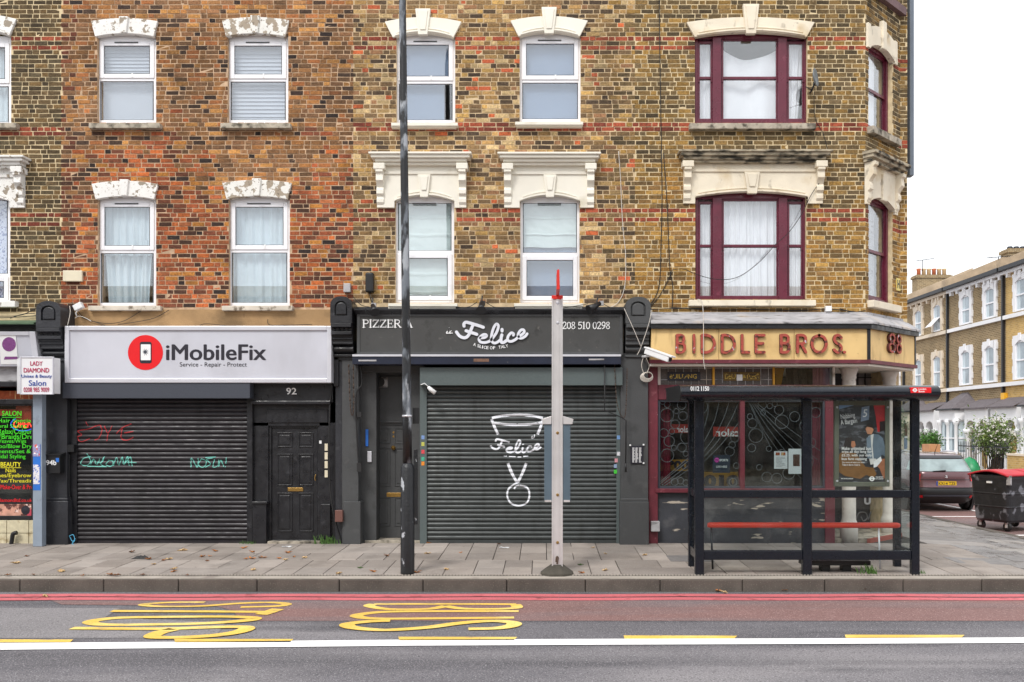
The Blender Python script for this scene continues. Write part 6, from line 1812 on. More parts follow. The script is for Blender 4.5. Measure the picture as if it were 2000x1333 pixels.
# downpipes on the side wall
Yp = 1.6
dpz = Z(342, Yp)
dp = thing('downpipe', (X(1780, Yp), Yp, dpz), 'dark and grey vertical pipe casing at the right edge of the corner building', 'pipe')
mb = MB(); mb.box(X(1771, Yp), X(1776, Yp), Yp, Yp+.1, dpz, ZT); mb.build('dark_pipe', m_plast, dp)
mb = MB(); mb.box(X(1776, Yp), X(1785, Yp), Yp-.02, Yp+.15, dpz-.02, ZT); mb.build('grey_casing', mat('casing_grey', (104, 114, 128), .5, .08), dp, bevel=.02, seg=3)
# ------------------------------------------------------------------ street furniture
Yl = -2.95
lp = thing('lamp_post', (X(796, Yl), Yl, pavz(0, Yl)), 'tall flaking black and grey lamp post standing by the kerb', 'lamp post')
zb = pavz(0, Yl)-.02
tl = (X(786, Yl)-X(796, Yl))/(Z(0, Yl)-Z(905, Yl))
def lx(z): return X(796, Yl)+tl*max(0, z-Z(905, Yl))
mb = MB(); mb.lathe([(.1, zb), (.096, zb+.05), (.094, Z(915, Yl)), (.074, Z(908, Yl)), (.062, Z(905, Yl))], X(796, Yl), Yl, seg=28); mb.build('base_section', m_lampb, lp)
zz = [Z(906, Yl)+i*(9.4-Z(906, Yl))/14 for i in range(15)]
mb = MB(); mb.tube([(lx(z), Yl, z) for z in zz], [.062-.018*i/14 for i in range(15)], seg=28); mb.build('shaft', m_lamp, lp)
mb = MB(); mb.tube([(lx(9.4), Yl, 9.4), (lx(9.4), Yl-.2, 9.75), (lx(9.4), Yl-.9, 9.9)], .035); mb.build('arm', m_lampb, lp)
mb = MB(); mb.box(lx(9.4)-.12, lx(9.4)+.12, Yl-1.6, Yl-.85, 9.84, 9.96); mb.build('lantern', m_alu, lp, bevel=.04)
mb = MB(); mb.pbox(808, 815, 878, 1025, Yl-.02, Yl+.03); mb.build('door_seam', m_lampb, lp, bevel=.004)
for py, t in ((811, 4), (812.5, 1)):
    mb = MB(); mb.lathe([(.067, Z(py+t, Yl)), (.067, Z(py, Yl))], lx(2.1), Yl, seg=28); mb.build('strap', m_alu if t == 4 else m_lw, lp)
mb = MB(); mb.pbox(806, 818, 797, 828, Yl+.06, Yl+.1); mb.build('back_plate', m_plast, lp)

Yb = -3.02
bs = thing('bus_stop_pole', (X(1088, Yb), Yb, pavz(0, Yb)), 'silver bus stop pole with red cap and a dark pyramid foot', 'bus stop')
zb = pavz(0, Yb)
mb = MB(); mb.pbox(1078.5, 1098.5, 583, 1108, Yb, Yb+.14)
for a, b in ((1077.8, 1080.5), (1096.5, 1099.2)): mb.pbox(a, b, 583, 1108, Yb-.012, Yb+.16)
mb.pbox(1086, 1092, 584, 1108, Yb-.008, Yb)
m_alus = mat('weathered_pole', (206, 203, 203), .34, .1, 3, metal=.3, layers=[((150, 136, 122), 5, .6, .76, (1, 1, .25))])
mb.build('post', m_alus, bs, bevel=.004)
for py in (592, 631, 846, 967, 1060):
    mb = MB(); mb.lathe([(.012, Yb-.022), (.02, Yb-.012), (.022, Yb-.006)], X(1089, Yb), Z(py, Yb), axis='Y', seg=12); mb.build('bolt', m_brass if py > 800 else m_alu, bs)
m_redc = mat('red_cap', (214, 44, 34), .4, .08)
mb = MB(); mb.pbox(1077.5, 1099.5, 577, 585, Yb-.012, Yb+.16); mb.build('cap', m_redc, bs, bevel=.008)
mb = MB(); mb.prism(PP([(1086, 578), (1092, 578), (1091.3, 545), (1091.5, 541), (1088.5, 539.5), (1086.3, 542), (1086.8, 560)], Yb), Yb-.55, Yb+.05)
mb.build('flag_sign', m_redc, bs, bevel=.006)
for a, b, hx0, hx1 in ((1063, 1078, 1058, 1077), (1100, 1114, 1100, 1120)):
    mb = MB(); mb.pbox(a, b, 826, 980, Yb-.01, Yb+.1); o = mb.build('timetable_case', mat('case_grey_blue', (84, 100, 112), .4, .1), bs, bevel=.006)
    mb = MB(); mb.prism(PP([(hx0, 819), (hx1, 813), (hx1, 829), (hx0+2, 829)] if hx0 < 1080 else [(hx0, 813), (hx1, 819), (hx1-2, 829), (hx0, 829)], Yb-.02), Yb-.03, Yb+.12); mb.build('case_top', m_alus, o, bevel=.004)
    mb = MB(); mb.pbox(a+1, b-1, 977, 981, Yb-.014, Yb+.1); mb.build('case_foot', m_alus, o)
m_foot = mat('concrete_foot', (74, 70, 62), .9, .25, 10, .6, 60)
mb = MB()
x_ = X(1088, Yb); pts = []
for i in range(8): pts.append((x_+.245*math.cos(R(45*i+22.5)), Yb+.06+.2*math.sin(R(45*i+22.5))))
top = [(x_+.08*math.cos(R(45*i+22.5)), Yb+.06+.09*math.sin(R(45*i+22.5))) for i in range(8)]
n0 = 0
mb.v = [(p[0], p[1], zb-.01) for p in pts] + [(p[0], p[1], zb+.02) for p in pts] + [(p[0], p[1], zb+.135) for p in top]
for k in (0, 8):
    for i in range(8):
        j = (i+1) % 8; mb.f.append((k+i, k+j, k+8+j, k+8+i)); mb.m.append(0); mb.sm.append(False)
mb.f.append(tuple(range(16, 24))); mb.m.append(0); mb.sm.append(False)
mb.build('foot', m_foot, bs, bevel=.01)
mb = MB(); mb.tube(cr(P3([(1086, 1098), (1087, 1088), (1090, 1090), (1088, 1102)], Yb-.02), 4), .01); mb.build('shackle', mat('rusty_shackle', (90, 74, 62), .7), bs)

# bus shelter
Ys = -3.05
sx = lambda px: X(px, Ys)
bsh = thing('bus_shelter', (sx(1577), -2.6, pavz(0, Ys)), 'dark blue glazed bus shelter with red bench rail and poster', 'bus shelter')
zb = pavz(0, Ys)-.01
zc0, zc1 = Z(783, Ys), Z(752, -3.25)
for a, b in ((1358, 1375.5), (1568.5, 1586.5), (1781.5, 1797)):
    mb = MB(); mb.box(sx(a), sx(b), Ys, Ys+.1, zb, zc0+.02); mb.build('post', m_shel, bsh, bevel=.012)
Yr = -2.42
for px in (1366.5, 1789):
    x_ = sx(px); mb = MB(); mb.box(x_-.05, x_+.05, Yr, Yr+.09, pavz(0, Yr)-.01, zc0+.02); mb.build('post', m_shel, bsh, bevel=.012)
for t, u in ((958, 973), (1076, 1094.5)):
    for a, b in ((1375.5, 1568.5), (1586.5, 1781.5)):
        mb = MB(); mb.box(sx(a)+.001, sx(b)-.001, Ys+.012, Ys+.085, Z(u, Ys), Z(t, Ys)); mb.build('rail', m_shel, bsh, bevel=.008)
    for px in (1366.5, 1789):
        x_ = sx(px); mb = MB(); mb.box(x_-.035, x_+.035, Ys+.101, Yr-.001, Z(u, Ys), Z(t, Ys)); mb.build('rail', m_shel, bsh, bevel=.008)
for a, b in ((1375.5, 1568.5), (1586.5, 1781.5)):
    for t, u in ((783, 958), (973, 1076)):
        mb = MB(); mb.box(sx(a), sx(b), Ys+.045, Ys+.055, Z(u, Ys), Z(t, Ys)); mb.build('glass_pane', m_glassd, bsh)
for px in (1366.5, 1789):
    x_ = sx(px)
    for t, u in ((783, 958), (973, 1076)):
        mb = MB(); mb.box(x_-.005, x_+.005, Ys+.1, Yr, Z(u, Ys), Z(t, Ys)); mb.build('glass_pane', m_glassd, bsh)
# canopy with a bullnose front
yc0, yc1 = -3.3, -1.85
rr_ = (zc1-zc0)/2; zm = (zc0+zc1)/2
prof = [(yc0+rr_*.9*(1-math.sin(R(a))), zm-rr_*math.cos(R(a))) for a in range(0, 181, 15)]
prof = [(-3.1+(-.2)*math.sin(R(a)), zm-rr_*math.cos(R(a))) for a in range(0, 181, 12)]
prof += [(yc1+.15, zc1+.02), (yc1, zc1-.02), (yc1-.02, zc0+.06), (yc1+.1, zc0+.03), (-3.0, zc0-.003)]
mb = MB(); mb.extx(prof, X(1330, -3.25), X(1833, -3.25), smooth=False)
cn = mb.build('canopy', m_shel, bsh)
mb = MB(); mb.extx([(p[0]*1.0, p[1]) for p in prof], X(1330, -3.25)-.012, X(1330, -3.25)); mb.build('end_cap', m_plast, cn)
mb = MB(); mb.extx([(p[0]*1.0, p[1]) for p in prof], X(1833, -3.25), X(1833, -3.25)+.012); mb.build('end_cap', m_plast, cn)
yt_ = -3.306
text('stop_code', '0112 1150', (1349, 1385, 755, 764), yt_, m_lw, cn, .02, bold=.012)
mb = MB(); mb.pbox(1779, 1819, 757, 768, yt_-.004, yt_+.06); lb_ = mb.build('bus_sign', m_red, cn, bevel=.003)
def ring(name, px, py, ri, ro, y, m, parent):
    mb = MB(); n = 28
    for i in range(n):
        a0, a1 = 2*math.pi*i/n, 2*math.pi*(i+1)/n
        p = lambda r, a: (X(px, y)+L(r, y)*math.cos(a), y, Z(py, y)+L(r, y)*math.sin(a))
        mb.quad(p(ri, a0), p(ro, a0), p(ro, a1), p(ri, a1))
    mb.pbox(px-ro*1.25, px+ro*1.25, py-ro*.22, py+ro*.22, y-.0015, y-.001)
    return mb.build(name, m, parent)
ring('roundel', 1787, 762.5, 2.2, 3.9, yt_-.007, m_lw, cn)
text('sign_lettering', 'London', (1794, 1809, 758.5, 762), yt_-.006, m_lw, cn, 0, bold=.02)
text('sign_lettering', 'Buses', (1794, 1806, 763, 766.5), yt_-.006, m_lw, cn, 0, bold=.02)
mb = MB(); mb.pbox(1499, 1537, 775, 781, -2.6, -2.58); mb.build('inner_sign', mat('dim_red_sign', (150, 50, 46), .5), bsh)
# poster case
Yq = -2.97
pc = thing('poster_case', (X(1684, Yq), Yq, Z(952, Yq)), 'framed bus fare poster on the shelter, man in denim jacket', 'poster')
m_olive = mat('olive_grey_frame', (92, 94, 82), .5, .1, 4)
mb = MB(); fr_rect(mb, 1630, 1738, 783, 951, 9, Yq, Yq+.06); mb.build('frame', m_olive, pc, bevel=.008)
yy_ = Yq+.02
def pp(name, pts, c, k, rough=.4):
    m = MATS.get('print_%d_%d_%d' % c) or mat('print_%d_%d_%d' % c, c, rough, .15, 12)
    mb = MB(); q = PP(pts, yy_)
    ar = sum(q[i][0]*q[(i+1) % len(q)][1]-q[(i+1) % len(q)][0]*q[i][1] for i in range(len(q)))
    if ar < 0: q = q[::-1]
    mb.poly([(p[0], yy_-.0012*k, p[1]) for p in q]); return mb.build(name, m, pc)
mb = MB(); mb.pbox(1638, 1731, 791, 943, yy_+.001, yy_+.02); mb.build('poster_sheet', mat('poster_dark_print', (44, 45, 50), .35, .4, 9, layers=[((96, 98, 106), 7, .56, .66, (1, 1, 2.2))]), pc)
pp('print_bus_front', [(1638, 792), (1668, 792), (1638, 800)], (120, 150, 190), 1)
pp('print_red_bus', [(1706, 792), (1731, 792), (1731, 822), (1718, 824), (1718, 844), (1714, 844), (1710, 812)], (176, 34, 40), 1)
pp('print_number_box', [(1683, 796), (1698, 793), (1697, 820), (1681, 824)], (120, 134, 156), 1)
pp('print_dark_window', [(1718, 824), (1731, 822), (1731, 840), (1718, 844)], (40, 22, 26), 2)
text('print_numeral', '5', (1685, 1694, 800, 815), yy_-.004, m_lw, pc, 0, shear=.15)
pp('print_coat', [(1638, 888), (1646, 882), (1660, 884), (1672, 886), (1690, 912), (1706, 914), (1712, 926), (1706, 934), (1692, 928), (1680, 936), (1650, 930), (1638, 922)], (122, 84, 42), 2)
pp('print_hair', [(1648, 868), (1652, 856), (1662, 854), (1668, 862), (1664, 876), (1655, 882), (1648, 878)], (34, 26, 26), 3)
pp('print_face', [(1663, 862), (1669, 862), (1671, 870), (1667, 876), (1662, 872)], (176, 116, 84), 4)
pp('print_legs', [(1706, 900), (1728, 896), (1731, 930), (1726, 936), (1718, 916), (1710, 908)], (160, 104, 76), 2)
pp('print_shirt', [(1696, 852), (1706, 848), (1710, 880), (1712, 906), (1700, 908), (1694, 880)], (206, 204, 202), 3)
pp('print_jacket', [(1706, 848), (1716, 849), (1724, 856), (1730, 880), (1728, 892), (1722, 888), (1718, 897), (1706, 896), (1704, 870)], (92, 108, 124), 4)
pp('print_jacket_front', [(1692, 856), (1700, 850), (1702, 880), (1704, 896), (1694, 896)], (108, 124, 140), 5)
pp('print_head', [(1690, 838), (1694, 832), (1703, 832), (1706, 840), (1702, 849), (1694, 848)], (190, 134, 104), 5)
pp('print_man_hair', [(1689, 835), (1694, 829), (1704, 830), (1707, 840), (1703, 836), (1694, 834)], (40, 30, 28), 6)
pp('print_bag', [(1706, 902), (1720, 892), (1722, 900), (1712, 912), (1706, 914)], (226, 226, 228), 6)
for s, bx, k in (('Nabbing', (1642, 1670, 808, 820), 1), ('A Bargain', (1642, 1674, 819, 831), 1)):
    text('print_lettering', s, bx, yy_-.004, m_lw, pc, 0, rot=.14)
for i, s in enumerate(('Make unlimited bus', 'trips all day long for', '\u00a35.25. with our daily', 'bus fare capping')):
    text('print_lettering', s, (1644, (1701, 1703, 1703, 1693)[i], 873+i*7, 879.4+i*7), yy_-.010, m_lw, pc, 0, bold=.012)
for i, (s, b) in enumerate((('Do more of what you love.', 1689), ('Tube it. Bus it. Train it.', 1680))):
    text('print_lettering', s, (1645, b, 902+i*4.5, 905.6+i*4.5), yy_-.009, m_lw, pc, 0, bold=.01)
text('print_lettering', 'MAYOR OF LONDON', (1643, 1666, 934, 936.5), yy_-.009, m_lw, pc, 0, bold=.02)
text('print_lettering', 'TRANSPORT', (1710, 1725, 931, 933.4), yy_-.009, m_lw, pc, 0, bold=.02)
text('print_lettering', 'FOR LONDON', (1710, 1725, 934.4, 936.8), yy_-.009, m_lw, pc, 0, bold=.02)
ring('print_roundel', 1703, 935.5, 2.8, 4.8, yy_-.009, m_lw, pc)
for a, b in ((1635, 796), (1734, 796), (1635, 940), (1734, 940)):
    mb = MB(); mb.lathe([(.012, Yq-.008), (.016, Yq-.003), (.016, Yq)], X(a, Yq), Z(b, Yq), axis='Y', seg=12); mb.build('bolt', m_alu, pc)
# bench rail and low stand
Ybn = -2.62
mb = MB(); mb.tube(P3([(1382, 1026), (1387, 1026), (1752, 1026.5), (1757, 1026.5)], Ybn), [.03, .04, .04, .03], seg=16); mb.build('bench_rail', m_bench, bsh)
for px in (1389, 1716):
    mb = MB(); mb.tube([(X(px, Ybn), Ybn, Z(1030, Ybn)), (X(px+3, Ybn), Ybn, pavz(0, Ybn))], .014); mb.build('bench_leg', m_shel if px < 1500 else m_alu, bsh)
st = thing('low_stand', (X(1635, -2.85), -2.85, pavz(0, -2.85)), 'low black plank stand on two legs behind the shelter', 'stand')
mb = MB(); mb.pbox(1569, 1701, 1096, 1105, -2.85, -2.6); mb.build('plank', m_plast, st, bevel=.006)
for a in (1605, 1646):
    mb = MB(); mb.box(X(a, -2.8), X(a+17, -2.8), -2.8, -2.65, pavz(0, -2.8)-.005, Z(1105, -2.85)); mb.build('leg', m_plast, st, bevel=.006)

# ------------------------------------------------------------------ leaves and litter
def leaf_mesh(seed, m):
    rr = random.Random(seed); mb = MB()
    n = 9
    ring_ = []
    for i in range(n*2):
        a = math.pi*i/n; r_ = (.085 if i % 2 == 0 else .04)*rr.uniform(.7, 1.15)*(1.25 if i == 0 else 1)
        ring_.append((r_*math.cos(a), r_*.75*math.sin(a), .012+.03*abs(math.sin(a*1.3+seed))*rr.uniform(.2, 1)))
    mb.v = [(0, 0, .006)] + ring_
    for i in range(n*2): mb.f.append((0, 1+i, 1+(i+1) % (n*2))); mb.m.append(0); mb.sm.append(False)
    k = len(mb.v)
    mb.v += [(v[0], v[1], v[2]-.002) for v in mb.v[:k]]
    for i in range(n*2): mb.f.append((k, k+1+(i+1) % (n*2), k+1+i)); mb.m.append(0); mb.sm.append(False)
    return mb.mesh('fallen_leaf', [m])
LM = [leaf_mesh(1, m_leaf), leaf_mesh(2, m_leafd), leaf_mesh(3, m_leafp), leaf_mesh(4, m_leaf), leaf_mesh(5, m_leafd)]
lv = [(52, 1088, 1), (30, 1102, 2), (65, 1124, 1), (15, 1125, 1), (120, 1118, 2), (161, 1126, 0), (215, 1124, 0), (225, 1126, 1), (278, 1124, 1), (300, 1104, 2), (290, 1094, 0), (320, 1096, 0), (330, 1094, 2), (258, 1080, 1), (355, 1077, 2), (362, 1077, 2), (395, 1089, 0), (410, 1088, 0), (420, 1078, 0), (405, 1097, 1), (340, 1113, 2), (480, 1093, 0), (492, 1093, 0), (508, 1091, 1), (515, 1091, 0), (478, 1072, 0), (492, 1080, 0), (545, 1092, 0), (563, 1081, 0), (575, 1089, 0), (558, 1095, 2), (595, 1091, 2), (495, 1115, 2), (340, 1118, 0), (366, 1125, 1), (661, 1122, 2),
      (662, 1122, 2), (728, 1118, 0), (816, 1120, 0), (872, 1114, 2), (900, 1081, 0), (836, 1062, 0), (835, 1083, 2), (755, 1087, 1), (975, 1064, 1), (1158, 1071, 2), (1182, 1083, 2), (1182, 1116, 2), (1260, 1086, 2), (1135, 1121, 0)]
LEAVES = {}
for i, (px, py, k) in enumerate(lv):
    p = on_pav(px, py)
    o = bpy.data.objects.new('fallen_leaf', rng.choice([LM[k], LM[k]] + ([LM[k+3]] if k < 2 else []))); COL.objects.link(o)
    o.location = (p[0], p[1], p[2]+.006); o.rotation_euler = (rng.uniform(-.2, .2), rng.uniform(-.2, .2), rng.uniform(0, 6.28)); s = rng.uniform(.45, .95); o.scale = (s, s, s)
    where = ('by the salon' if px < 100 else 'left of the black cloth scrap' if px < 255 else 'beside the black cloth scrap' if px < 345 else 'between cloth scrap and door 92' if px < 440 else
             'before door 92' if px < 620 else 'between door 92 and the lamp post' if px < 780 else 'between lamp post and pizza logo' if px < 950 else 'in front of the white medal drawing' if px < 1100 else 'right of the bus stop pole')
    lab = ('orange brown leaf ', 'dark brown curled leaf ', 'pale dry leaf ')[k] + ('near the kerb ' if py > 1106 else 'near the wall ' if py < 1084 else 'mid pavement ') + where
    tag(o, lab, 'leaf', 'leaves fallen on the paving'); LEAVES.setdefault(lab, []).append((px, o))
for lab, g in LEAVES.items():
    if len(g) > 1:
        for k, (px, o) in enumerate(sorted(g, key=lambda q: q[0])): o['label'] = lab + (', leftmost', ', second from left', ', third from left', ', fourth from left', ', fifth from left')[k]
for i, (px, py, s, k, lab) in enumerate(((1402, 1157, .7, 0, 'small orange leaf by the kerb left of the shelter'), (1413, 1160, .7, 2, 'pale leaf on the red line in front of the shelter'), (1530, 1156, .95, 0, 'orange leaf by the kerb in front of the shelter'), (1697, 1154, 1.5, 4, 'large curled brown leaf clump by the kerb before the shelter'), (1782, 1155, .7, 0, 'small brown leaf by the kerb near the shelter right post'), (1903, 1152, .9, 0, 'orange leaf by the kerb at the right'), (88, 1168, .7, 2, 'pale leaf lying on the red line at the left'))):
    p = on_road(px, py)
    o = bpy.data.objects.new('fallen_leaf', LM[k]); COL.objects.link(o); o.location = (p[0], p[1], p[2]+.012); o.rotation_euler = (rng.uniform(-.3, .3), .2, rng.uniform(0, 6)); o.scale = (s, s, s*1.3)
    tag(o, lab, 'leaf', 'leaves lying in the gutter')
gm = leaf_mesh(9, m_gleaf)
for px, py, lab in ((1133, 1105, 'green leaf on the paving right of the bus stop pole'), (703, 1111, 'green leaf on the paving left of the lamp post')):
    p = on_pav(px, py); o = bpy.data.objects.new('fallen_leaf', gm); COL.objects.link(o); o.location = (p[0], p[1], p[2]+.006); o.scale = (.6, .6, .6); tag(o, lab, 'leaf', 'green leaves on the paving')
mb = MB()
p = on_pav(275, 1092)
mb.grid(lambda i, j: (p[0]-.13+.26*i, p[1]-.05+.1*j*(.4+.6*math.sin(3.1*i)), p[2]+.008+.05*abs(math.sin(3.14*i)*math.sin(3.14*j))**.7*(.55+1.3*abs(mnoise.noise((i*6, j*5, 1))))*(.4+.9*i)), 16, 10, sm=False)
mb.build('cloth_scrap', m_cable, label='black crumpled cloth scrap lying on the paving at the left', cat='rag')
for px, py, lab in ((560, 1069, 'crumpled white paper on the paving by the door marked 92'), (985, 1071, 'flat white paper scrap on the paving below the pizza logo')):
    p = on_pav(px, py); mb = MB(); mb.grid(lambda i, j: (p[0]-.08+.16*i, p[1]-.05+.1*j, p[2]+.012+.02*mnoise.noise((i*3+px, j*3, 2))), 6, 4); mb.build('paper_scrap', m_lw, label=lab, cat='litter')
def tuft(px, py, n, h, lab, w=.12):
    p = on_pav(px, py); mb = MB(); rr = random.Random(int(px))
    for i in range(n):
        a = rr.uniform(0, 6.28); r_ = rr.uniform(0, w); x_, y_ = p[0]+r_*math.cos(a)*1.6, p[1]+r_*math.sin(a)*.5
        l = h*rr.uniform(.5, 1.1); lx_, ly_ = rr.uniform(-.5, .5)*l, rr.uniform(-.4, .4)*l
        mb.poly([(x_-.006, y_, p[2]), (x_+.006, y_, p[2]), (x_+lx_*.4+.005, y_+ly_*.4, p[2]+l*.6), (x_+lx_, y_+ly_, p[2]+l)])
    mb.build('weed_tuft', m_gleaf, label=lab, cat='weed')
tuft(640, 1063, 60, .16, 'tuft of green grass at the foot of the pillar by door 92', .16)
tuft(482, 1063, 20, .07, 'small weed at the right foot of the black shutter')
tuft(1702, 1121, 34, .13, 'green weed growing by the kerb behind the shelter')
tuft(1800, 1121, 14, .06, 'small weed at the foot of the shelter right post')
# ------------------------------------------------------------------ side street: terrace
def brickmat(name, c1_, c2_, mo, swap=False):
    m = bpy.data.materials.new(name); m.use_nodes = True
    N, K = m.node_tree.nodes, m.node_tree.links
    b = N['Principled BSDF']; b.inputs['Roughness'].default_value = .9; b.inputs['Specular IOR Level'].default_value = .2
    g = N.new('ShaderNodeNewGeometry'); sp = N.new('ShaderNodeSeparateXYZ'); cb = N.new('ShaderNodeCombineXYZ')
    K.new(g.outputs['Position'], sp.inputs[0])
    ad = N.new('ShaderNodeMath'); ad.operation = 'ADD'; K.new(sp.outputs['X'], ad.inputs[0]); K.new(sp.outputs['Y'], ad.inputs[1])
    K.new(ad.outputs[0], cb.inputs['X']); K.new(sp.outputs['Z'], cb.inputs['Y'])
    t = N.new('ShaderNodeTexBrick'); K.new(cb.outputs[0], t.inputs['Vector'])
    t.inputs['Color1'].default_value = rgb(c1_); t.inputs['Color2'].default_value = rgb(c2_); t.inputs['Mortar'].default_value = rgb(mo)
    t.inputs['Scale'].default_value = 1.0; t.inputs['Brick Width'].default_value = .225; t.inputs['Row Height'].default_value = .077; t.inputs['Mortar Size'].default_value = .008
    no = N.new('ShaderNodeTexNoise'); no.inputs['Scale'].default_value = 1.3; no.inputs['Detail'].default_value = 6; K.new(g.outputs['Position'], no.inputs['Vector'])
    mr = N.new('ShaderNodeMapRange'); mr.inputs['To Min'].default_value = .7; mr.inputs['To Max'].default_value = 1.25; K.new(no.outputs[0], mr.inputs['Value'])
    mx = N.new('ShaderNodeMix'); mx.data_type = 'RGBA'; mx.blend_type = 'MULTIPLY'; mx.inputs['Factor'].default_value = 1
    K.new(t.outputs[0], mx.inputs['A']); K.new(mr.outputs[0], mx.inputs['B']); K.new(mx.outputs['Result'], b.inputs['Base Color'])
    return m
m_fb1 = brickmat('terrace_brick_brown', (150, 128, 96), (124, 106, 80), (184, 168, 138))
m_fb2 = brickmat('terrace_brick_yellow', (206, 170, 104), (184, 150, 92), (206, 184, 142))
m_stuc = mat('white_stucco', (236, 236, 238), .7, .05, 1.5, .1, 20)
m_stucc = mat('cream_stucco', (226, 212, 192), .7, .06, 1.5, .1, 20)
m_slate = mat('roof_slate', (104, 97, 100), .8, .2, 9, .4, 30)
m_slatel = mat('lead_and_slate', (150, 150, 158), .7, .2, 3)
m_parap = mat('parapet_render', (178, 158, 132), .9, .2, 3)
m_terra = mat('terracotta', (196, 110, 74), .8, .15, 6)
m_potc = mat('cream_pot', (206, 176, 136), .8, .15, 6)
m_panel = mat('window_reflection_glass', (142, 156, 166), .12, .3, 1.5, spec=.8)
m_gut = mat('black_gutter', (34, 36, 42), .5)
FX = 19.3
HW = 5.3
def far_house(ystart, mbk, stuc, idx, label, mirror=False, rooftype=0, brown=False):
    FH = Pl((FX, ystart), (0, -1))
    h = thing('terrace_house', (FX, ystart-HW/2, -.14), label, 'house', 'houses along the side street')
    mb = MB(); pbx(mb, FH, 0.002, HW-.002, -.3, 8.6, -7, 0); mb.build('wall', mbk, h)
    fu = (lambda u: HW-u) if mirror else (lambda u: u)
    def win(uc, z0, z1, w, arch=True, openw=False):
        a, b = uc-w/2, uc+w/2
        mb = MB(); n = 8
        rise = .13
        for i in range(n):
            f = lambda q: z1-rise+rise*(1-(2*q/n-1)**2)
            u0, u1 = a+w*i/n, a+w*(i+1)/n
            c = [FH(u0, f(i), .09), FH(u1, f(i+1), .09), FH(u1, z1+.24, .09), FH(u0, z1+.24, .09), FH(u0, f(i), 0), FH(u1, f(i+1), 0), FH(u1, z1+.24, 0), FH(u0, z1+.24, 0)]
            k = len(mb.v); mb.v += c
            for q in ((0,1,2,3),(0,4,5,1),(3,2,6,7)): mb.f.append(tuple(k+j for j in q)); mb.m.append(0); mb.sm.append(False)
        # toothed jambs
        zq = z0; k = 0
        while zq < z1+.23:
            wd = .24 if k % 2 else .19; z2 = min(zq+.28, z1+.24)
            pbx(mb, FH, a-wd, a, zq, z2, 0, .08); pbx(mb, FH, b, b+wd, zq, z2, 0, .08); zq = z2; k += 1
        pbx(mb, FH, uc-.1, uc+.1, z1+.02, z1+.32, .09, .13)
        wi = mb.build('window', stuc, h)
        mb = MB(); pbx(mb, FH, a, b, z0, z1, .005, .012); mb.build('pane', m_panel, wi)
        mb = MB()
        for q in ((a, a+.06, z0, z1), (b-.06, b, z0, z1), (a+.06, b-.06, z0, z0+.07), (a+.06, b-.06, z1-.06, z1), (a+.06, b-.06, (z0+z1)/2-.03, (z0+z1)/2+.03)): pbx(mb, FH, *q, .012, .05)
        mb.build('frame', m_upvc, wi)
        # curtain behind: a lighter strip at each side
        mb = MB(); pbx(mb, FH, a+.06, a+.06+w*.3, z0+.07, z1-.06, .013, .016); mb.build('curtain_edge', m_net, wi)
        if openw:
            mb = MB()
            c = [FH(a+.05, (z0+z1)/2, .06), FH(b-.05, (z0+z1)/2, .06), FH(b-.05, z0+.2, .5), FH(a+.05, z0+.2, .5)]
            mb.quad(*c); o = mb.build('open_casement', m_upvc, wi)
    for uc in (fu(1.75), fu(4.0)):
        win(uc, 6.72, 8.02, .82, openw=(idx == 1 and uc > 3)); win(uc, 3.95, 5.5, .82)
    mb = MB(); pbx(mb, FH, 0, HW, 6.5, 6.66, 0, .12); mb.build('string_course', stuc, h)
    mb = MB(); pbx(mb, FH, 0, HW, 3.72, 3.88, 0, .14); mb.build('string_course', stuc, h)
    mb = MB(); pbx(mb, FH, -.05, HW+.05, 8.5, 8.66, .2, .36); mb.build('gutter', m_gut, h)
    mb = MB(); pbx(mb, FH, 0, HW, 8.36, 8.5, 0, .18)
    for k in range(8): pbx(mb, FH, .3+k*.66, .45+k*.66, 8.2, 8.36, 0, .16)
    mb.build('eaves_cornice', stuc, h)
    mb = MB()
    c = [FH(0, 8.62, .3), FH(HW, 8.62, .3), FH(HW, 10.1, -3.5), FH(0, 10.1, -3.5)]
    mb.quad(*c); mb.quad(FH(0, 10.1, -3.5), FH(HW, 10.1, -3.5), FH(HW, 8.6, -7), FH(0, 8.6, -7)); mb.build('roof', m_slate if rooftype else m_slatel, h)
    # party parapet and chimney at the near end
    mb = MB()
    pts = [(.3, 8.5), (-3.5, 10.05), (-3.5, 10.5), (-.1, 9.1), (.3, 9.0)]
    k = len(mb.v)
    for u in (HW-.2, HW+.15): mb.v += [FH(u, z, d) for d, z in pts]
    mb.f += [tuple(range(4, -1, -1)), tuple(range(5, 10))]; mb.m += [0, 0]; mb.sm += [False, False]
    for i in range(5):
        j = (i+1) % 5; mb.f.append((i, j, 5+j, 5+i)); mb.m.append(0); mb.sm.append(False)
    mb.build('party_parapet', m_parap, h)
    cdz = -.55 if idx == 2 else 0
    ch = MB(); pbx(ch, FH, -.35, .35, 9.0, 11.0+cdz, -4.6, -2.6); pbx(ch, FH, -.42, .42, 10.8+cdz, 10.95+cdz, -4.67, -2.53)
    if idx in (0, 2): ch = ch.build('chimney', mbk, h)
    for k in range(6 if idx == 0 else 4 if idx == 2 else 0):
        p = FH(0, 0, -2.85-k*.3)
        mb = MB(); mb.lathe([(.12, 10.95+cdz), (.11, 11.3+cdz*.6), (.13, 11.33+cdz*.6), (.13, 11.4+cdz*.6)] if idx == 0 else [(.14, 10.4), (.13, 10.56), (.1, 10.6)], p[0], p[1], seg=12); mb.build('chimney_pot', (m_terra if k % 3 == 0 else m_potc) if idx == 0 else m_gut, ch)
    mb = MB(); pbx(mb, FH, HW-.16, HW-.06, .2, 8.5, .02, .12); mb.build('downpipe', m_gut, h)
    # bay
    b0, b1 = (fu(.25), fu(3.0)) if not mirror else (fu(3.0), fu(.25))
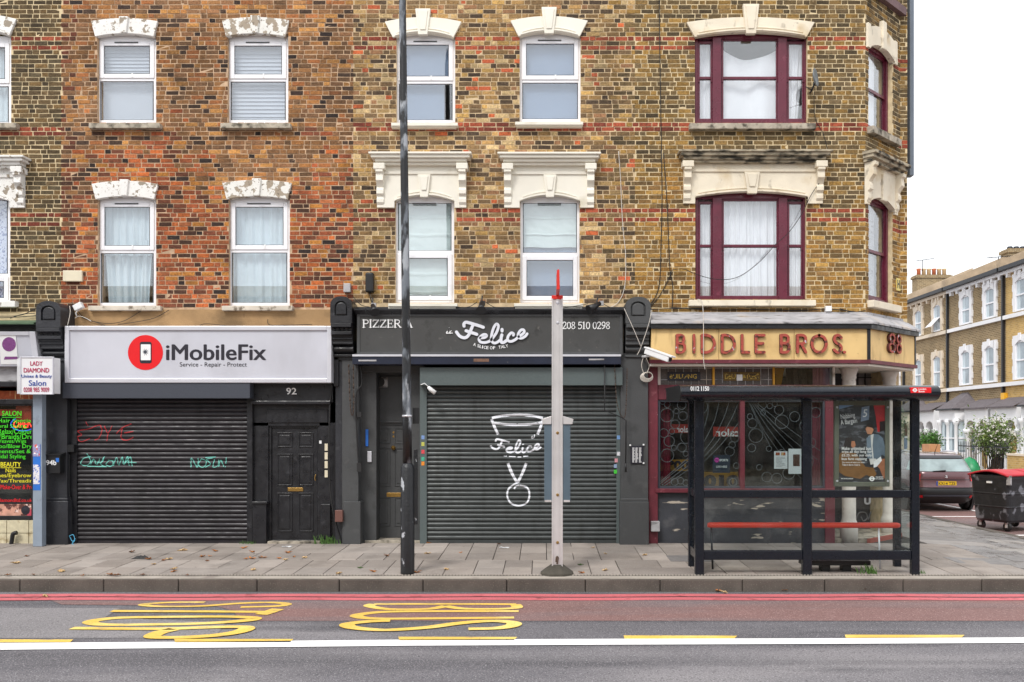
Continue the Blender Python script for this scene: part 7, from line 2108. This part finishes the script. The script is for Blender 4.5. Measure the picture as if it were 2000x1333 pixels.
    pl_ = [(b0, 0), (b0+.55, .85), (b1-.55, .85), (b1, 0)]
    def P2(u, d): q = FH(u, 0, d); return (q[0], q[1])
    mb = MB(); mb.extp([P2(*p) for p in pl_], -.3, .72); bay = mb.build('bay_base', stuc, h)
    mb = MB(); mb.extp([P2(u, d+(.06 if d else 0)) for u, d in pl_], .72, .84); mb.build('bay_sill', m_stuc, bay)
    mb = MB(); mb.extp([P2(u, d) for u, d in pl_], 2.35, 2.85); mb.build('bay_frieze', stuc, bay)
    ins = [(b0+.12, 0), (b0+.6, .74), (b1-.6, .74), (b1-.12, 0)]
    mb = MB(); mb.extp([P2(*p) for p in ins], .84, 2.35); mb.build('bay_glazing', m_panel, bay)
    cols_ = [(b0+.1, .1), (b0+.55, .8), ((b0+b1)/2, .8), (b1-.55, .8), (b1-.1, .1)]
    for u, d in cols_:
        p = P2(u, d); mb = MB(); mb.lathe([(.11, .84), (.11, .95), (.075, 1.0), (.075, 2.1), (.13, 2.2), (.16, 2.36)], p[0], p[1], seg=12); mb.build('bay_column', stuc, bay)
    for (ua, da), (ub, db) in zip(ins[:-1], ins[1:]):
        n_ = 2 if ub-ua > 1 else 1
        pa, pb_ = Vector(P2(ua, da)), Vector(P2(ub, db))
        nrm = Vector((-(pb_-pa).y, (pb_-pa).x)).normalized()
        if nrm.x > 0: nrm = -nrm
        for k in range(n_):
            qa, qb = pa+(pb_-pa)*(k+.08)/n_, pa+(pb_-pa)*(k+.92)/n_
            for z0, z1 in ((.84, .92), (1.5, 1.57), (2.28, 2.35)):
                mb = MB(); mb.extp([tuple(qa), tuple(qb), tuple(qb+nrm*.04), tuple(qa+nrm*.04)], z0, z1); mb.build('bay_sash_rail', m_upvc, bay)
            if brown:
                for z0, z1, mm in ((.94, 1.48, m_blindb), (1.6, 2.26, mat('brown_blind', (98, 58, 42), .8, .3, 6))):
                    mb = MB(); mb.extp([tuple(qa+nrm*.004), tuple(qb+nrm*.004), tuple(qb+nrm*.01), tuple(qa+nrm*.01)], z0, z1); mb.build('bay_blind', mm, bay)
            else:
                mb = MB(); mb.extp([tuple(qa+nrm*.004), tuple(qa+(qb-qa)*.4+nrm*.004), tuple(qa+(qb-qa)*.4+nrm*.01), tuple(qa+nrm*.01)], 1.0, 2.26); mb.build('bay_curtain', m_net, bay)
    ro = [(b0-.12, -.02), (b0+.5, 1.0), (b1-.5, 1.0), (b1+.12, -.02)]
    ap0, ap1 = ((b0+b1)/2-.3, 0), ((b0+b1)/2+.3, 0)
    mb = MB()
    r3 = lambda p, z: (*P2(*p), z)
    mb.poly([r3(ro[0], 2.86), r3(ro[1], 2.86), r3(ap0, 3.62)]); mb.poly([r3(ro[1], 2.86), r3(ro[2], 2.86), r3(ap1, 3.62), r3(ap0, 3.62)]); mb.poly([r3(ro[2], 2.86), r3(ro[3], 2.86), r3(ap1, 3.62)])
    mb.build('bay_roof', m_slate, bay)
    mb = MB(); mb.extp([P2(*p) for p in ro], 2.8, 2.87); mb.build('bay_gutter', m_gut, bay)
    # porch: two arches on columns, door in shade behind
    q0, q1 = (fu(3.05), fu(5.2)) if not mirror else (fu(5.2), fu(3.05))
    mb = MB(); n = 8
    mid = (q0+q1)/2
    for (a, b) in ((q0+.12, mid-.1), (mid+.1, q1-.12)):
        for i in range(n):
            f = lambda q: 2.02+.3*math.sqrt(max(0, 1-(2*q/n-1)**2))
            u0, u1 = a+(b-a)*i/n, a+(b-a)*(i+1)/n
            c = [FH(u0, f(i), .7), FH(u1, f(i+1), .7), FH(u1, 2.85, .7), FH(u0, 2.85, .7), FH(u0, f(i), .4), FH(u1, f(i+1), .4), FH(u1, 2.85, .4), FH(u0, 2.85, .4)]
            k = len(mb.v); mb.v += c
            for q in ((0,1,2,3),(0,4,5,1),(7,6,5,4)): mb.f.append(tuple(k+j for j in q)); mb.m.append(0); mb.sm.append(False)
    for a, b in ((q0, q0+.12), (mid-.1, mid+.1), (q1-.12, q1)): pbx(mb, FH, a, b, 1.95, 2.85, .4, .7)
    po = mb.build('porch_arcade', m_stuc, h)
    for u in (q0+.06, mid, q1-.06):
        mb = MB(); p = P2(u, .55); mb.lathe([(.17, -.14), (.17, .3), (.12, .36), (.11, 1.6), (.18, 1.75), (.22, 1.82), (.22, 1.95)], p[0], p[1], seg=14); mb.build('porch_column', m_stuc, po)
    mb = MB(); pbx(mb, FH, q0, q1, -.1, 2.3, .001, .02); mb.build('porch_back', m_fb2 if idx > 1 else m_stuc, po)
    mb = MB(); pbx(mb, FH, mid+.25, q1-.15, -.1, 2.1, .02, .06); mb.build('front_door', m_black, po)
    mb = MB()
    mb.quad(FH(q0-.1, 2.86, .85), FH(q1+.05, 2.86, .85), FH(q1+.05, 3.25, 0), FH(q0-.1, 3.25, 0)); mb.quad(FH(q0-.1, 2.8, .85), FH(q1+.05, 2.8, .85), FH(q1+.05, 2.86, .85), FH(q0-.1, 2.86, .85)); mb.build('porch_roof', m_slate, po)
    return h
Y2 = 43.7-D
far_house(Y2+2*HW, m_fb1, m_stuc, 0, 'farthest terrace house of the side street, seen past the shelter glass')
far_house(Y2+HW, m_fb1, m_stucc, 1, 'brown brick terrace house with cream bay and an open top window', brown=True)
far_house(Y2, m_fb1, m_stuc, 2, 'brown brick terrace house with white bay and slate bay roof', rooftype=1)
far_house(Y2-HW, m_fb2, m_stuc, 3, 'yellow brick terrace house at the right edge of the picture', mirror=True, rooftype=1)
far_house(Y2-2*HW, m_fb2, m_stuc, 4, 'yellow brick terrace house just beyond the right edge', rooftype=1)
for i, (px, py, Y_, s) in enumerate(((1950, 502, 25.5, 1), (1802, 508, 33.5, .7))):
    x_ = X(px, Y_)
    an = thing('tv_aerial', (x_, Y_, Z(py+14, Y_)), ('thin tv aerial on the roof near the tall chimney', 'small tv aerial above the row of chimney pots')[i], 'aerial')
    mb = MB(); mb.tube([(x_, Y_, Z(py+22, Y_)), (x_, Y_, Z(py, Y_))], .02); mb.build('mast', m_gut, an)
    mb = MB(); mb.tube([(x_-.5*s, Y_, Z(py+2, Y_)), (x_+.9*s, Y_, Z(py-3, Y_))], .015)
    for k in range(7): mb.tube([(x_-.45*s+k*.2*s, Y_-.15, Z(py+2-k*.7, Y_)), (x_-.45*s+k*.2*s, Y_+.15, Z(py+2-k*.7, Y_))], .008)
    mb.build('boom', m_gut, an)
mb = MB(); pbx(mb, Pl((FX, 22.9), (0, -1)), 0, .3, 3.05, 3.45, 0, .15); mb.build('alarm_box', mat('yellow_alarm', (236, 176, 40), .5), label='small yellow alarm box on the yellow brick house', cat='box')
# front gardens
WX = 16.6
def lowwall(y0, y1, h, m, label):
    w = thing('garden_wall', (WX, (y0+y1)/2, -.14), label, 'wall', 'garden walls of the side street')
    mb = MB(); mb.box(WX, WX+.23, y0, y1, -.2, h); mb.build('brickwork', m, w)
    mb = MB(); mb.box(WX-.03, WX+.26, y0, y1, h, h+.07); mb.build('coping', m_stucc, w)
lowwall(12, 17.3, 1.0, m_fb2, 'yellow brick garden wall at the right edge behind the wheeled bin')
lowwall(17.4, 21.4, .35, m_fb1, 'low brick garden wall under the railings behind the brown car')
lowwall(21.5, 32, .9, m_fb1, 'brown brick garden wall behind the roof of the brown car')
rl = thing('railings', (WX+.1, 19.4, .4), 'black iron railings on the low wall beside the flowering shrub', 'railings')
mb = MB(); mb.box(WX+.09, WX+.13, 17.4, 21.4, 1.25, 1.29); mb.build('top_rail', m_gut, rl)
y_ = 17.45
while y_ < 21.4:
    mb = MB(); mb.tube([(WX+.11, y_, .4), (WX+.11, y_, 1.4), (WX+.11, y_, 1.48)], [.012, .012, .003], seg=5); mb.build('bar', m_gut, rl); y_ += .14
for i, (y_, z_, s, lb_) in enumerate(((20.6, -.14, .42, 'green recycling sack behind the railings, left one'), (18.7, -.14, .5, 'green recycling sack behind the railings near the bin'))):
    mb = MB(); x_ = 15.9
    mb.grid(lambda a, b: (x_+s*.75*math.sin(math.pi*b)**.6*math.cos(6.283*a)*(1+.12*mnoise.noise((a*5, b*4, i))), y_+s*math.sin(math.pi*b)**.6*math.sin(6.283*a), z_+s*2.1*b+.0), 20, 10)
    mb.build('recycling_sack', mat('green_sack%d' % i, (40, 140, 90), .4, .3, 6), label=lb_, cat='sack', group='green recycling sacks')
mb = MB(); mb.box(16.4, 16.85, 23.4, 24.2, .97, 1.3); mb.build('cardboard_box', mat('cardboard', (190, 140, 100), .8), label='cardboard box on the garden wall behind the brown car', cat='box', bevel=.01)
# oleander
def shrub(name, c, rx, rz, nl, nf, label, seed, stems, leafcol, tall):
    rr = random.Random(seed)
    t = thing(name, (c[0], c[1], c[2]), label, 'shrub')
    mb = MB(); tips = []
    for i in range(stems):
        a = rr.uniform(0, 6.28); r_ = rr.uniform(.2, .85)*rx
        top = Vector((c[0]+r_*math.cos(a), c[1]+r_*math.sin(a), c[2]+tall*rr.uniform(.55, 1)))
        b0 = Vector((c[0]+rr.uniform(-.12, .12), c[1]+rr.uniform(-.12, .12), c[2]))
        m1 = b0.lerp(top, .5)+Vector((rr.uniform(-.1, .1), rr.uniform(-.1, .1), .15))
        mb.tube(cr([tuple(b0), tuple(m1), tuple(top)], 4), [.025-.002*k for k in range(9)], seg=5); tips += [m1.lerp(top, q) for q in (.35, .6, .8, 1.0)]
    mb.build('stems', mat(name+'_stem', (70, 56, 44), .9), t)
    def leaf(mb, p, l, w, m=0):
        d = Vector((rr.gauss(0, 1), rr.gauss(0, 1), rr.gauss(.3, .8))).normalized(); s_ = d.cross(Vector((rr.gauss(0, 1), rr.gauss(0, 1), rr.gauss(0, 1)))).normalized()*w
        mb.quad(tuple(p), tuple(p+d*l*.5+s_), tuple(p+d*l), tuple(p+d*l*.5-s_), m)
    mb = MB()
    for i in range(nl):
        q = rr.choice(tips); p = q+Vector((rr.gauss(0, rx*.22), rr.gauss(0, rx*.22), rr.gauss(0, rz*.16)))
        leaf(mb, p, rr.uniform(.09, .17), rr.uniform(.015, .028), rr.choice([0, 0, 1]))
    mb.build('foliage', [mat(name+'_leaf', leafcol, .6, .35, 5), mat(name+'_leaf2', tuple(min(255, v*1.35) for v in leafcol), .6, .3, 5)], t, kind='stuff')
    if nf:
        mb = MB()
        for i in range(nf):
            q = rr.choice(tips); p = q+Vector((rr.gauss(0, rx*.2), rr.gauss(0, rx*.2), rr.gauss(.06, rz*.15)))
            for k in range(4): leaf(mb, p, .07, .028)
        mb.build('blossom', mat(name+'_flower', (244, 240, 234), .7, .05), t, kind='stuff')
shrub('flowering_shrub', (17.1, 19.3, .2), .95, 1.1, 3600, 330, 'bushy shrub with white blossom behind the railings', 41, 26, (92, 112, 52), 2.05)
shrub('leafy_shrub', (17.1, 25.3, .6), .7, .7, 1500, 0, 'low green shrub behind the roof of the brown car', 43, 14, (64, 104, 40), 1.1)
shrub('tall_shrub', (17.3, 30.2, .0), .8, 1.6, 2200, 30, 'tall grey green shrub seen through the shelter glass', 44, 18, (84, 108, 76), 3.0)

# ------------------------------------------------------------------ cars
LV = [(.20, .22, 3.9, .70), (.30, .06, 4.08, .80), (.44, .0, 4.16, .855), (.58, .0, 4.17, .87), (.64, .035, 4.16, .868), (.80, .06, 4.12, .868), (.94, .075, 3.95, .855), (1.02, .09, 3.5, .835), (1.07, .13, 3.0, .80), (1.25, .27, 2.62, .73), (1.40, .42, 2.3, .665), (1.47, .50, 2.1, .63), (1.52, .72, 1.95, .55), (1.545, 1.1, 1.7, .3)]
def sup(v, n): return math.copysign(abs(v)**(2/n), v)
def csurf(z, th, off=0.0):
    for (z0, a0, b0, w0), (z1, a1, b1, w1) in zip(LV[:-1], LV[1:]):
        if z <= z1 or z1 == LV[-1][0]:
            t = min(1, max(0, (z-z0)/(z1-z0))); a, b, w = a0+(a1-a0)*t, b0+(b1-b0)*t, w0+(w1-w0)*t; break
    c, s = math.cos(R(th)), math.sin(R(th))
    return ((w+off)*sup(c, 4.5), (a+b)/2+((b-a)/2+off)*sup(s, 9), z)
def make_car(name, paint, label, plate=None):
    t = thing(name, (0, 0, 0), label, 'car', 'cars parked in the side street')
    TH = [i*360/64 for i in range(64)]
    zs = []
    for (z0, *_), (z1, *_) in zip(LV[:-1], LV[1:]): zs += [z0+(z1-z0)*k/2 for k in range(2)]
    zs.append(LV[-1][0])
    def loft(zl):
        mb = MB()
        for z in zl: mb.v += [csurf(z, th) for th in TH]
        n = len(TH)
        for i in range(len(zl)-1):
            for j in range(n):
                mb.f.append((i*n+j, i*n+(j+1) % n, (i+1)*n+(j+1) % n, (i+1)*n+j)); mb.m.append(0); mb.sm.append(True)
        mb.f.append(tuple(range((len(zl)-1)*n, len(zl)*n))); mb.m.append(0); mb.sm.append(True)
        return mb
    body = loft([z for z in zs if z >= .60]).build('body', paint, t, local=True)
    loft([z for z in zs if z <= .645]).build('bumper', m_plast, t, local=True)
    def patch(nm, z0, z1, t0, t1, off, m, nz=6, nt=12, par=None, skew=0):
        mb = MB(); mb.grid(lambda i, j: csurf(z0+(z1-z0)*j, t0+(t1-t0)*i + skew*j*(1 if i < .5 else -1)*abs(2*i-1), off), nt, nz)
        return mb.build(nm, m, par or t, local=True)
    m_cg = MATS.get('car_glass') or mat('car_glass', (150, 168, 170), .08, .35, 2.5, spec=.9, coat=.6)
    patch('rear_window', 1.06, 1.38, -138, -42, .012, m_cg)
    patch('spoiler', 1.40, 1.475, -140, -40, .035, MATS.get('spoiler_black') or mat('spoiler_black', (32, 32, 40), .25, .1, coat=.6), 3, 16)
    for s in (1, -1):
        patch('side_window', 1.08, 1.37, 90-90*s+s*-38, 90-90*s+s*-4, .008, m_cg, 5, 8)
        patch('side_window', 1.08, 1.37, 90-90*s+s*2, 90-90*s+s*32, .008, m_cg, 5, 8)
    ml = MATS.get('tail_light') or mat('tail_light', (222, 24, 34), .2, .2, 12, coat=.6, emit=.25)
    patch('tail_light', .80, .99, -152, -121, .022, ml, 4, 8); patch('tail_light', .80, .99, -59, -28, .022, ml, 4, 8)
    mr_ = MATS.get('bumper_reflector') or mat('bumper_reflector', (186, 20, 34), .2)
    patch('reflector', .36, .43, -128, -118, .012, mr_, 2, 4); patch('reflector', .36, .43, -62, -52, .012, mr_, 2, 4)
    patch('bumper_strip', .40, .445, -116, -64, .014, m_greyb, 2, 8)
    patch('boot_crease', .835, .85, -122, -58, .01, MATS['spoiler_black'], 2, 8)
    mb = MB(); mb.box(-.26, .26, .045, .075, .69, .80); pm = mb.build('number_plate', MATS.get('plate_yellow') or mat('plate_yellow', (238, 196, 30), .4), t, local=True)
    if plate:
        mb = MB(); mb.box(-.26, -.215, .04, .046, .69, .80); mb.build('plate_band', m_bluet, pm, local=True)
        vs_, fs = textmesh(plate, .012)
        x0 = min(v[0] for v in vs_); x1 = max(v[0] for v in vs_); z0 = min(v[1] for v in vs_); z1 = max(v[1] for v in vs_)
        mb = MB(); mb.v = [(-.2+(v[0]-x0)/(x1-x0)*.44, .041, .705+(v[1]-z0)/(z1-z0)*.08) for v in vs_]; mb.f = list(fs); mb.m = [0]*len(fs); mb.sm = [False]*len(fs)
        mb.build('plate_lettering', m_ink, pm, local=True)
    mb = MB(); mb.tube(cr([(-.02, .05, .955), (.02, .05, .945), (.0, .05, .93), (.03, .05, .905), (.0, .05, .89)], 4), .011, seg=6); mb.tube([(-.03, .05, .90), (.02, .05, .925)], .01, seg=6); mb.build('badge', m_alu, t, local=True)
    mb = MB(); mb.tube([(.0, .10, 1.08), (-.33, .11, 1.06)], [.02, .012], seg=6); mb.build('rear_wiper', m_plast, t, local=True)
    for s in (1, -1):
        mb = MB(); mb.tube(cr([(s*.56, .75, 1.50), (s*.58, 1.0, 1.56), (s*.58, 1.5, 1.575), (s*.56, 1.95, 1.54)], 5), .018, seg=8); mb.build('roof_rail', m_alu, t, local=True)
        for yw in (.78, 3.3):
            mb = MB(); mb.lathe([(.2, s*.70), (.31, s*.69), (.325, s*.73), (.325, s*.83), (.3, s*.855), (.21, s*.86)] if s > 0 else [(.21, -.86), (.3, -.855), (.325, -.83), (.325, -.73), (.31, -.69), (.2, -.70)], yw, .325, axis='X', seg=28)
            w = mb.build('tyre', m_cable, t, local=True)
            mb = MB(); mb.lathe([(.2, s*.845), (.2, s*.862)] if s > 0 else [(.2, -.862), (.2, -.845)], yw, .325, axis='X', seg=20); mb.build('rim', m_alu, w, local=True)
            mb = MB(); mb.lathe([(.38, s*.80), (.38, s*.876)] if s > 0 else [(.38, -.876), (.38, -.80)], yw, .34, axis='X', seg=28); mb.build('wheel_arch', m_plast, t, local=True)
        mb = MB(); mb.box(s*.86 if s > 0 else -1.02, 1.02 if s > 0 else -.86, 2.75, 2.95, 1.0, 1.14); mb.build('mirror', paint, t, local=True, bevel=.03)
    mb = MB(); mb.tube([(-.05, .75, 1.53), (-.02, .60, 1.78)], [.012, .004], seg=5); mb.build('aerial', m_plast, t, local=True)
    return t
m_cbr = mat('brown_car_paint', (104, 70, 75), .22, .06, 2, metal=.35, coat=.8)
m_csi = mat('silver_car_paint', (196, 200, 204), .25, .05, 2, metal=.4, coat=.8)
car = make_car('parked_car', m_cbr, 'metallic brown hatchback with yellow plate parked in the side street', 'KX14 TZE')
dcar = 24.3
car.location = (10.66, dcar-D, ROADZ+.005); car.rotation_euler = (0, 0, R(-3))
WO[car.name] = car.location
car2 = make_car('parked_car', m_csi, 'silver car parked beyond the brown car, glimpsed through the shelter glass')
car2.location = (11.75, 31.0-D, ROADZ+.005); car2.rotation_euler = (0, 0, R(-2))

# ------------------------------------------------------------------ wheeled bin
m_bin = mat('scuffed_black_bin', (32, 32, 36), .6, .2, 4, .3, 30, layers=[((122, 124, 132), 3.4, .56, .6, (1, 1, .7), .85), ((24, 24, 26), 5, .56, .64), ((120, 52, 44), 2.2, .68, .72)], rvar=.15)
m_binlid = mat('red_bin_lid', (196, 44, 58), .5, .15, 4, .2, 20)
bn = thing('wheeled_bin', (0, 0, 0), 'big scuffed black wheeled bin with red lid by the side street kerb', 'bin')
Wb, Db = 1.34, .98
mb = MB()
lvl = [(.19, .86, .86), (.24, .9, .9), (1.05, 1.0, 1.0), (1.13, 1.03, 1.03), (1.19, 1.03, 1.03)]
n = 0
def rr4(w, d, r=.08):
    out = []
    for cx_, cy_, s in ((w-r, d-r, 0), (-w+r, d-r, 90), (-w+r, -d+r, 180), (w-r, -d+r, 270)):
        out += [(cx_+r*math.cos(R(s+k*30)), cy_+r*math.sin(R(s+k*30))) for k in range(4)]
    return out
for z, a, b in lvl: mb.v += [(x_, y_, z) for x_, y_ in rr4(Wb/2*a, Db/2*b)]
for i in range(len(lvl)-1):
    for j in range(16): mb.f.append((i*16+j, i*16+(j+1) % 16, (i+1)*16+(j+1) % 16, (i+1)*16+j)); mb.m.append(0); mb.sm.append(False)
mb.f.append(tuple(range(15, -1, -1))); mb.m.append(0); mb.sm.append(False)
mb.build('body', m_bin, bn, local=True)
for z in (.52, .8):
    mb = MB(); k = 1-(1.05-z)*.12; mb.v = [(x_, y_, zz_) for zz_, e in ((z-.02, 0), (z, .012), (z+.02, 0)) for x_, y_ in rr4(Wb/2*k+e, Db/2*k+e)]
    for i in range(2):
        for j in range(16): mb.f.append((i*16+j, i*16+(j+1) % 16, (i+1)*16+(j+1) % 16, (i+1)*16+j)); mb.m.append(0); mb.sm.append(False)
    mb.build('rib', m_bin, bn, local=True)
for s in (-1, 1):
    mb = MB(); x0_, x1_ = (-.71, -.01) if s < 0 else (.01, .71)
    mb.grid(lambda i, j: (x0_+(x1_-x0_)*i, -.53+1.06*j, 1.2+.1*math.sin(math.pi*j)+.012*math.sin(math.pi*i)), 6, 12); lid = mb.build('lid', m_binlid, bn, local=True)
    so = lid.modifiers.new('s', 'SOLIDIFY'); so.thickness = .035
for sx_ in (-1, 1):
    for sy_ in (-1, 1):
        x_, y_ = sx_*.5, sy_*.34
        mb = MB(); mb.lathe([(.04, x_-.025), (.1, x_-.022), (.1, x_+.022), (.04, x_+.025)], y_, .1, axis='X', seg=20); c_ = mb.build('castor', m_cable, bn, local=True)
        mb = MB(); mb.box(x_-.04, x_-.03, y_-.03, y_+.03, .08, .2); mb.box(x_+.03, x_+.04, y_-.03, y_+.03, .08, .2); mb.box(x_-.06, x_+.06, y_-.06, y_+.06, .185, .2); mb.build('fork', m_lead, c_, local=True)
mb = MB(); mb.box(-.67, -.63, -.56, -.46, 1.0, 1.2); mb.build('lid_strap', m_lead, bn, local=True)
mb = MB(); mb.box(-.705, -.67, -.1, .02, 1.02, 1.06); mb.build('label_plate', m_lw, bn, local=True)
# near corner (-W/2,-D/2) at the photographed spot
ang = R(22)
cx0, cy0 = 9.77, 3.72
lx_, ly_ = -Wb/2, -Db/2
bn.location = (cx0-(lx_*math.cos(ang)-ly_*math.sin(ang)), cy0-(lx_*math.sin(ang)+ly_*math.cos(ang)), ROADZ+.004)
bn.rotation_euler = (0, 0, ang)

# ------------------------------------------------------------------ the row of houses across the main road, seen only in reflections
op = thing('opposite_terrace', (0, -30, -.2), 'plain brick terrace across the main road behind the viewer', 'house')
mb = MB(); mb.box(-45, 45, -38, -30, -.3, 8.5); mb.build('wall', m_fb1, op)
mb = MB(); mb.box(-45, 45, -34, -29.6, 8.5, 9.0); mb.build('parapet', m_parap, op)
for i in range(-9, 10):
    for z0 in (3.6, 6.2):
        mb = MB(); mb.box(i*3.6-.55, i*3.6+.55, -30.0, -29.96, z0, z0+1.6); mb.build('window', m_panel, op)
mb = MB(); mb.box(-45, 45, -30.0, -29.9, .2, 2.9); mb.build('shop_front', m_dark, op)
mb = MB(); mb.box(-80, 80, -29.9, -14, -.4, -.12); mb.build('near_pavement', m_kerbt, kind='structure')
